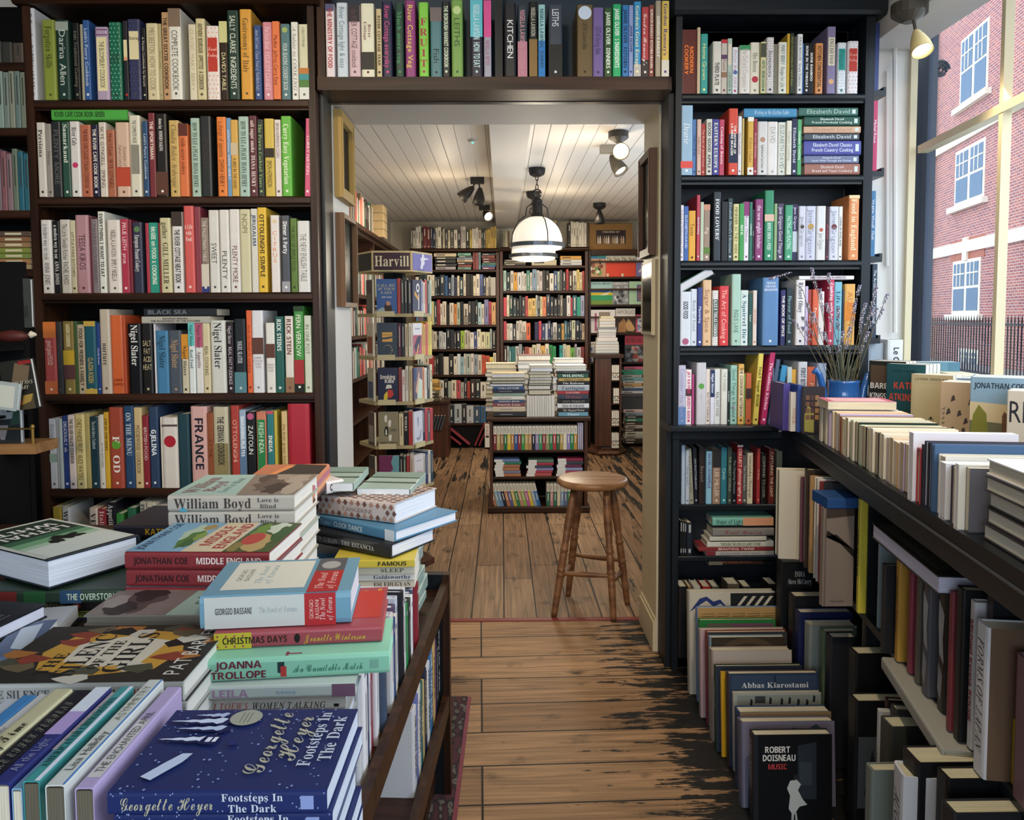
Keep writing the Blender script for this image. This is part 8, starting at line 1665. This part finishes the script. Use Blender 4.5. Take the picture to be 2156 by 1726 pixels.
# ---------------------------------------------------------------- pictures on the door reveals
def build_pictures():
    def pic(side, px0, px1, yt0, yb0, lab, fc, fw, depth, mount, art, mat='paint', xoff=0.0):
        X = (XL + xoff) if side == 'l' else (XR - xoff); sg = 1 if side == 'l' else -1
        n = Vector((1, 0, 0)); A = atP(px0, yt0, (X, 0, 0), n); B = atP(px1, yt0, (X, 0, 0), n); Cb = atP(px0, yb0, (X, 0, 0), n)
        y0, y1 = min(A.y, B.y), max(A.y, B.y); zt, zb = A.z, Cb.z
        return X, sg, y0, y1, zt, zb
    def frame(side, X, y0, y1, z0, z1, lab, fc, fw, dp, mc, art, gl=True, fmat='paint'):
        sg = 1 if side == 'l' else -1; o = empty('picture_frame', (X + sg * .001, y0, z0)); tag(o, lab, 'picture'); L, H = y1 - y0, z1 - z0
        m_ = MB()
        def bx(mb, a0, a1, u0, u1, v0, v1, mat, col): mb.box(min(sg * a0, sg * a1), max(sg * a0, sg * a1), u0, u1, v0, v1, mat, col)
        for (u0, u1, v0, v1) in ((0, fw, 0, H), (L - fw, L, 0, H), (fw, L - fw, 0, fw), (fw, L - fw, H - fw, H)): bx(m_, 0, dp, u0, u1, v0, v1, fmat, fc)
        for (u0, u1, v0, v1) in ((fw * .6, fw * .62, fw * .6, H - fw * .6),): bx(m_, dp, dp + .003, fw * .25, fw * .5, fw * .25, H - fw * .25, fmat, tuple(q * 1.2 for q in fc)); bx(m_, dp, dp + .003, L - fw * .5, L - fw * .25, fw * .25, H - fw * .25, fmat, tuple(q * 1.2 for q in fc))
        m_.obj('frame', o); k = MB(); bx(k, 0.002, .008, fw, L - fw, fw, H - fw, 'plain', mc); k.obj('mount', o); p = MB(); i = 0
        for (u0, u1, v0, v1, c_) in art: bx(p, .0085, .009 + .0004 * i, L * u0, L * u1, H * v0, H * v1, 'ink', hexc(c_)); i += 1
        p.obj('print', o)
        if gl: g_ = MB(); bx(g_, .0125, .0135, fw, L - fw, fw, H - fw, 'clear', (1, 1, 1)); g_.obj('glass', o)
    frame('l', XL, 3.10, 3.37, 1.83, 2.17, 'gold framed picture high on the doorway reveal', C('a88848'), .04, .03, C('d8d4c4'), [(.22, .78, .28, .8, '3c4438'), (.22, .78, .62, .8, '1c2438'), (.22, .78, .2, .3, 'd8d4c4')])
    frame('l', XL, 3.10, 3.385, 1.40, 1.77, 'brown framed print of bare trees below the gold framed picture', C('6c4c30'), .018, .032, C('c8ccc8'), [(.18, .82, .2, .82, '5c6864'), (.3, .45, .2, .7, '8c9890'), (.5, .56, .2, .82, '3c443c'), (.66, .7, .3, .82, '3c443c')])
    frame('r', XR - .006, 3.11, 3.36, 1.60, 2.02, 'dark wooden framed portrait print on the doorway reveal', C('4c3020'), .03, .028, C('b8ac90'), [(.25, .75, .2, .8, '24221f'), (.42, .58, .3, .7, '8c8068')])
    frame('r', XR - .006, 3.12, 3.36, 1.28, 1.585, 'pale framed photograph of books below the dark portrait print', C('b8ac90'), .014, .012, C('b8ac90'), [(.08, .75, .05, .95, '3c3830'), (.2, .5, .4, .8, 'a89c80'), (.1, .7, .05, .3, '6c6454')])
    XP = RX0 - .001
    frame('r', XP, 2.95, 3.045, 1.78, 2.0, 'clip framed grey sheet on the dark end of the black bookcase', C('a89c80'), .004, .008, C('8c949c'), [(.1, .9, .1, .9, '6c747c')])
    frame('r', XP, 2.945, 3.05, 1.50, 1.765, 'clip framed photograph of pillars on the dark end of the black bookcase', C('b0a488'), .004, .008, C('a89c84'), [(.15, .85, .3, .85, '3c3c34'), (.4, .6, .4, .75, 'b0a890'), (.15, .85, .05, .25, '8c8468')])
    frame('r', XP, 2.94, 3.05, 1.145, 1.36, 'lowest clip framed street photograph on the dark end of the black bookcase', C('b8ac94'), .004, .008, C('a89c84'), [(.1, .9, .45, .95, '6c6c60'), (.1, .9, .08, .4, '4c463c'), (.6, .8, .1, .3, '2c2420')])
# ---------------------------------------------------------------- pot of dried lavender, rug, side rack
def build_small():
    c = atY(1776, 800, 2.77); R_ = .0545; zb = TZ + .001; H = c.z - zb
    o = empty('enamel_pot', (c.x, 2.77, zb)); tag(o, 'blue enamel pot with two curled handles holding dried lavender', 'pot'); BL = C('2f62a4')
    m_ = MB(); m_.lathe([(R_ * .92, 0), (R_ * .96, .004), (R_, H * .3), (R_ * .97, H * .6), (R_ * 1.02, H * .66), (R_ * .97, H * .72), (R_ * .98, H * .95), (R_ * 1.04, H), (R_ * .98, H), (R_ * .92, H * .9), (R_ * .9, .01)], 32, 'glaze', BL, cap=False); m_.lathe([(R_ * .9, .002), (.001, .003)], 32, 'glaze', BL, cap=False); m_.obj('body', o, True)
    for s in (-1, 1):
        h = MB(); h.tube([(s * R_ * .98, 0, H * .25), (s * (R_ + .012), 0, H * .5), (s * (R_ + .02), 0, H * .85), (s * (R_ + .034), -.002, H * 1.12), (s * (R_ + .048), -.004, H * 1.22), (s * (R_ + .056), -.006, H * 1.14)], [.016, .014, .012, .011, .011, .009], 10, 'glaze', BL); h.obj('handle', o, True)
    sd = [(1660, 590, 1), (1709, 566, 1), (1745, 577, 0), (1810, 602, 1), (1845, 606, 1), (1868, 620, 0), (1846, 650, 1), (1815, 660, 1), (1740, 640, 1), (1700, 640, 1), (1672, 675, 0), (1690, 690, 0), (1828, 700, 1), (1790, 690, 1), (1835, 655, 0), (1712, 660, 1), (1726, 610, 1), (1800, 640, 1), (1775, 700, 1), (1690, 668, 1), (1858, 652, 0), (1822, 640, 1), (1765, 650, 1), (1735, 700, 1)]
    rn = random.Random(2)
    for k, (px, py, big) in enumerate(sd):
        t = atY(px, py, 2.77 + rn.uniform(-.05, .05)); bs = Vector((c.x + rn.uniform(-.03, .03), 2.77 + rn.uniform(-.03, .03), zb + H * .4))
        mid = bs.lerp(t, .5) + Vector((rn.uniform(-.012, .012), 0, .012)); pts = [bs, bs.lerp(mid, .5), mid, mid.lerp(t, .5) + Vector((0, 0, .004)), t]
        if k == 0: pts = [bs, atY(1722, 720, 2.77), atY(1690, 610, 2.77), atY(1650, 578, 2.77), atY(1622, 587, 2.77)]; t = pts[-1]
        r = empty('lavender_stem', pts[0]); tag(r, 'dried lavender stem standing in the blue enamel pot', 'dried flower', 'dried lavender in the blue pot')
        st = MB(); st.tube([p - pts[0] for p in pts], .0011, 5, 'plain', C('6c6248')); st.obj('stem', r)
        fl = MB(); d = (pts[-1] - pts[-2]).normalized()
        for q in range(9 if big else 6):
            f = pts[-1] - d * (.008 * q + (.01 if q > 4 else 0)) - pts[0]
            for w_ in range(3):
                a = w_ * 2.1 + q; off = Vector((math.cos(a), math.sin(a) * .6, rn.uniform(-.3, .3))) * .0045; s = .0034 * (1.1 - .05 * q)
                fl.add([f + off + Vector(v) * s for v in ((1, 0, 0), (-1, 0, 0), (0, 1, 0), (0, -1, 0), (0, 0, 1.5), (0, 0, -1.5))], [(0, 2, 4), (2, 1, 4), (1, 3, 4), (3, 0, 4), (2, 0, 5), (1, 2, 5), (3, 1, 5), (0, 3, 5)], 'plain', C(['8a88a0', 'a8a6b4', '767088', 'c4c2cc'][(q + w_) % 4]))
        fl.obj('blossoms', r)
    lf = MB()
    for k in range(90):
        a = rn.uniform(0, 6.28); rr_ = rn.uniform(.01, .06); b = Vector((c.x + rr_ * .5 * math.cos(a), 2.77 + rr_ * .5 * math.sin(a), zb + H * rn.uniform(.7, 1.2))); t = b + Vector((math.cos(a) * rr_ * .9, math.sin(a) * rr_ * .7, rn.uniform(.04, .12))); w_ = Vector((math.sin(a), -math.cos(a), 0)) * .0022
        m = b.lerp(t, .5) + Vector((0, 0, .006)); lf.add([b - w_ * .5, b + w_ * .5, m + w_, m - w_, t], [(0, 1, 2, 3), (3, 2, 4)], 'plain', C(['66705c', '7c8470', '565a48'][k % 3]))
    l_ = lf.obj('lavender_leaves'); tag(l_, 'grey green leaves of the dried lavender at the mouth of the blue pot', 'leaves', kind='stuff')
    # rug
    r = empty('rug', (0, 0, 0)); tag(r, 'worn patterned red and black rug with a pink fringe under the book table', 'rug')
    pr = [atZ(992, 1470, 0), atZ(962, 1724, 0)]; d = (pr[1] - pr[0]).normalized(); n_ = Vector((-d.y, d.x, 0)); n_ = n_ if n_.x < 0 else -n_; e = pr[0] + d * 1.6; b = MB()
    def rq(o0, o1, l0, l1, z, mat, col): p = [pr[0] + d * l0 + n_ * o0, pr[0] + d * l1 + n_ * o0, pr[0] + d * l1 + n_ * o1, pr[0] + d * l0 + n_ * o1]; b.add([(q.x, q.y, z) for q in p] + [(q.x, q.y, 0.001) for q in p], [(0, 1, 2, 3), (0, 4, 5, 1), (1, 5, 6, 2), (2, 6, 7, 3), (3, 7, 4, 0)], mat, col)
    rq(.012, .8, 0, 1.6, .008, 'rugpile', (1, 1, 1)); b.obj('pile', r); b = MB(); rq(.0, .0118, 0, 1.6, .006, 'plain', C('7c3446')); b.obj('fringe', r)
    # the lit display rack at the left edge of the picture
    o = empty('display_rack', (0, 0, 0)); tag(o, 'dark display rack with a pale wooden tray and brass rail at the frame edge', 'rack')
    yy = 2.32; a = atY(-60, 960, yy); b_ = atY(74, 935, yy); 
    MB().box(a.x, b_.x, yy, yy + .12, b_.z - .03, b_.z, 'oak_tray').obj('tray', o); t = MB(); t.tube([(a.x, yy + .01, b_.z + .045), (b_.x - .012, yy + .01, b_.z + .045)], .003, 6, 'metal', C('b08c48')); t.obj('brass_rail', o); t = MB(); t.lathe([(.004, 0), (.004, .045), (.007, .05), (.004, .058)], 10, 'metal', C('b08c48'), Matrix.Translation((b_.x - .012, yy + .01, b_.z))); t.obj('brass_post', o)
    xe = atY(66, 900, yy + .14).x; MB().box(a.x, xe, yy + .125, yy + .15, 0, b_.z + .55, 'carcass').obj('back_board', o); MB().box(a.x, xe, yy + .0, yy + .12, .0, b_.z - .031, 'carcass').obj('base', o)
    zt = b_.z
    def facing(px0, px1, y0, y1, Yd, c_, lab, fr, rl=0):
        p = atY(px0, y1, Yd); q = atY(px1, y0, Yd)
        book(Matrix(((0, 1, 0, p.x), (-1, 0, 0, Yd + .02), (0, 0, 1, p.z), (0, 0, 0, 1))) @ Matrix.Rotation(math.radians(rl), 4, 'X'), .018, q.x - p.x, q.z - p.z, hexc(c_), lab, None, True, [], fr, PAGEW, force=True)
    facing(14, 78, 762, 868, 2.26, '24241f', 'dark book with a pale figure and slanted lettering in the display rack', [('p', [(.1, .0), (.9, 0), (.9, .3), (.1, .3)], C('4c4430')), ('p', [(.3, .55), (.8, .55), (.95, .85), (.5, .95)], C('6c5c48')), ('p', [(.6, .9), (1, .9), (1, .97), (.6, .97)], C('8c2424')), ('t', 'EVERYMANS|LIBRARY', C('d0ccb8'), 'i', .08, .95, .4, .58), ('p', [(.3, .12), (.55, .1), (.5, .2)], C('b03c34')), ('p', [(.5, .1), (.8, .15), (.9, .3), (.6, .28)], C('a08440'))], 8)
    facing(-30, 30, 800, 858, 2.22, 'a8b4b4', 'pale green book cut off at the frame edge in the display rack', [('p', [(.1, .1), (.9, .1), (.9, .9), (.1, .9)], C('c8ccc0'))], -8)
    facing(-40, 40, 857, 934, 2.335, '8c9498', 'grey book with a black tree picture standing in the wooden tray', [('p', [(0, 0), (1, 0), (1, .7), (0, .6)], C('24282a')), ('p', [(.5, .1), (.6, .1), (.7, .5), (.4, .5)], C('8c8484')), ('p', [(.75, .5), (1, .55), (1, .95), (.85, .9)], C('2c4438'))])
    facing(2, 62, 586, 690, 2.445, '3c403e', 'dim grey printed card high on the display rack', [('p', [(.1, .2), (.9, .2), (.9, .45), (.1, .45)], C('2c302e')), ('p', [(.1, .8), (.8, .8), (.8, .82), (.1, .82)], C('242624')), ('p', [(.1, .7), (.7, .7), (.7, .72), (.1, .72)], C('242624'))])
    tl_ = MB(); p = atY(24, 708, 2.3)
    r2 = empty('toy_bird', p); tag(r2, 'small dark red patterned ornament lying on the display rack', 'ornament'); tl_.lathe([(.005, -.05), (.014, -.03), (.019, 0), (.015, .03), (.006, .05)], 12, 'paint', C('4a1e1a'), Matrix.Rotation(PI / 2, 4, 'Y')); tl_.obj('body', r2, True); tl_ = MB(); tl_.lathe([(.004, 0), (.011, .008), (.004, .022)], 10, 'paint', C('c8bca8'), Matrix.Translation((.05, 0, .005)) @ Matrix.Rotation(PI / 2, 4, 'Y')); tl_.obj('tip', r2)
    MB().box(a.x, xe, yy - .1, yy + .12, p.z - .045, p.z - .03, 'carcass').obj('shelf', o); MB().box(a.x, xe, yy - .1, yy + .12, atY(40, 876, 2.28).z - .012, atY(40, 876, 2.28).z - .004, 'carcass').obj('shelf', o)
    # spines in the dark case at the edge
    rows = ((265, 140, '6c8c90 8ca49c 7c8c84 8c9484 6c8480 7c8878'), (440, 312, '7c6c74 8c5c64 8c747c 6c7c6c 24687c 2c6c80'), (130, 85, '4c5450 3c3c38 544c44'))
    for i, (yb, yt, cs) in enumerate(rows):
        z = atY(30, yb + 3, LY).z; x0, x1 = atY(-20, 200, LY).x, atY(52, 200, LY).x; cs = cs.split(); w_ = (x1 - x0) / len(cs)
        for k, c_ in enumerate(cs): book(Matrix.Translation((x0 + k * w_, LY + .01, z)), w_ - .002, .15, (atY(30, yt, LY).z - z) * (1 - .04 * (k % 3)), hexc(c_), f'{shade(hexc(c_))} book in the shadowy case at the frame edge, {ordinal(k + 1)} on shelf {ordinal([2, 3, 1][i])}', 'books in the shadowy case', True, [('r', .1, .6, .4, .6, C('3c3c38')), ('r', .05, .95, .05, .12, tuple(q * .7 for q in hexc(c_)))], (), vis=1)
    z = atY(30, 567, LY).z
    for k, (c_, T) in enumerate(zip('a89468 a87c50 7c8c44 84903c 9c7c54 8c6444 5c4c44'.split(), (.02,) * 7)):
        x1 = atY(60, 530, LY).x; book(Matrix(((0, 0, -1, x1), (0, 1, 0, LY + .012), (1, 0, 0, z), (0, 0, 0, 1))), T - .001, .14, .2, hexc(c_), f'{shade(hexc(c_))} slim book lying in the shadowy case, {ordinal(7 - k)} from the pile top', 'slim books lying in the shadowy case', False, [('r', .1, .4, .3, .7, C('3c3020')), ('r', .55, .85, .3, .7, C('d0c8a8'))], (), vis=1); z += T
    # books half seen behind the table on the brown case's lowest visible shelf
    z0 = .3005
    for k, (p0, p1, yt, c_, tx, tc) in enumerate(((109, 128, 1068, 'b89c34', '', ''), (129, 145, 1068, 'd0d0cc', 'WILD', '2c2c34'), (186, 204, 1070, 'd8c8bc', 'VEG', '1c1c1c'), (205, 222, 1072, '8c2c38', 'Italian', 'd8b8b8'), (223, 242, 1058, '1c1c24', 'Appetites', 'c8c8c8'), (243, 258, 1082, '3c8c44', '', ''), (266, 284, 1070, '2c6c50', '', ''), (293, 306, 1057, 'b0b0a4', 'PERSIAN', '2c2c2c'), (307, 326, 1058, 'c8c4b0', 'PIDE', '2c2c2c'), (330, 350, 1066, 'c8bcac', '', ''))):
        a_ = atY(p0, yt, LY); b2 = atY(p1, yt, LY); book(Matrix.Translation((a_.x, LY + .005, LSZ[4] - .32)), b2.x - a_.x, .17, a_.z - LSZ[4] + .32, hexc(c_), f'{shade(hexc(c_))} book half hidden behind the table, {ordinal(k + 1)} from the dark edge of the sixth brown shelf', 'cookbooks in the brown bookcase', True, [('t', tx, hexc(tc), 'b', .03, .4, .15, .85)] if tx else [], (), vis=.25)
# ---------------------------------------------------------------- remaining materials and assembly
attrmat('glaze', 0.12, 0.6); MATS['glaze'].node_tree.nodes['Principled BSDF'].inputs['Coat Weight'].default_value = 0.4
m, n, l, b = newmat('rugpile')
tc = n.new('ShaderNodeTexCoord'); v = n.new('ShaderNodeTexVoronoi'); v.inputs['Scale'].default_value = 34; w = n.new('ShaderNodeTexWave'); w.inputs['Scale'].default_value = 9; w.inputs['Distortion'].default_value = 6
cr = n.new('ShaderNodeValToRGB'); cr.color_ramp.elements[0].color = (*hexc('1c1a1e'), 1); cr.color_ramp.elements[1].color = (*hexc('4c2a30'), 1); e = cr.color_ramp.elements.new(.45); e.color = (*hexc('6a645c'), 1); e = cr.color_ramp.elements.new(.6); e.color = (*hexc('1c1c22'), 1)
ad = n.new('ShaderNodeMath'); ad.operation = 'ADD'; mm = n.new('ShaderNodeMath'); mm.operation = 'MULTIPLY'; mm.inputs[1].default_value = .5
l.new(tc.outputs['Object'], v.inputs[0]); l.new(tc.outputs['Object'], w.inputs[0]); l.new(v.outputs['Distance'], ad.inputs[0]); l.new(w.outputs['Fac'], mm.inputs[0]); l.new(mm.outputs[0], ad.inputs[1]); l.new(ad.outputs[0], cr.inputs[0]); l.new(cr.outputs[0], b.inputs['Base Color']); b.inputs['Roughness'].default_value = 0.95
build_foreground(); build_left_rows(); build_header(); build_right_rows(); build_window_table()
build_back_cases(); build_island(); build_spinner(); build_back_left(); build_lamps(); build_pictures(); build_small()
finish_books(300)
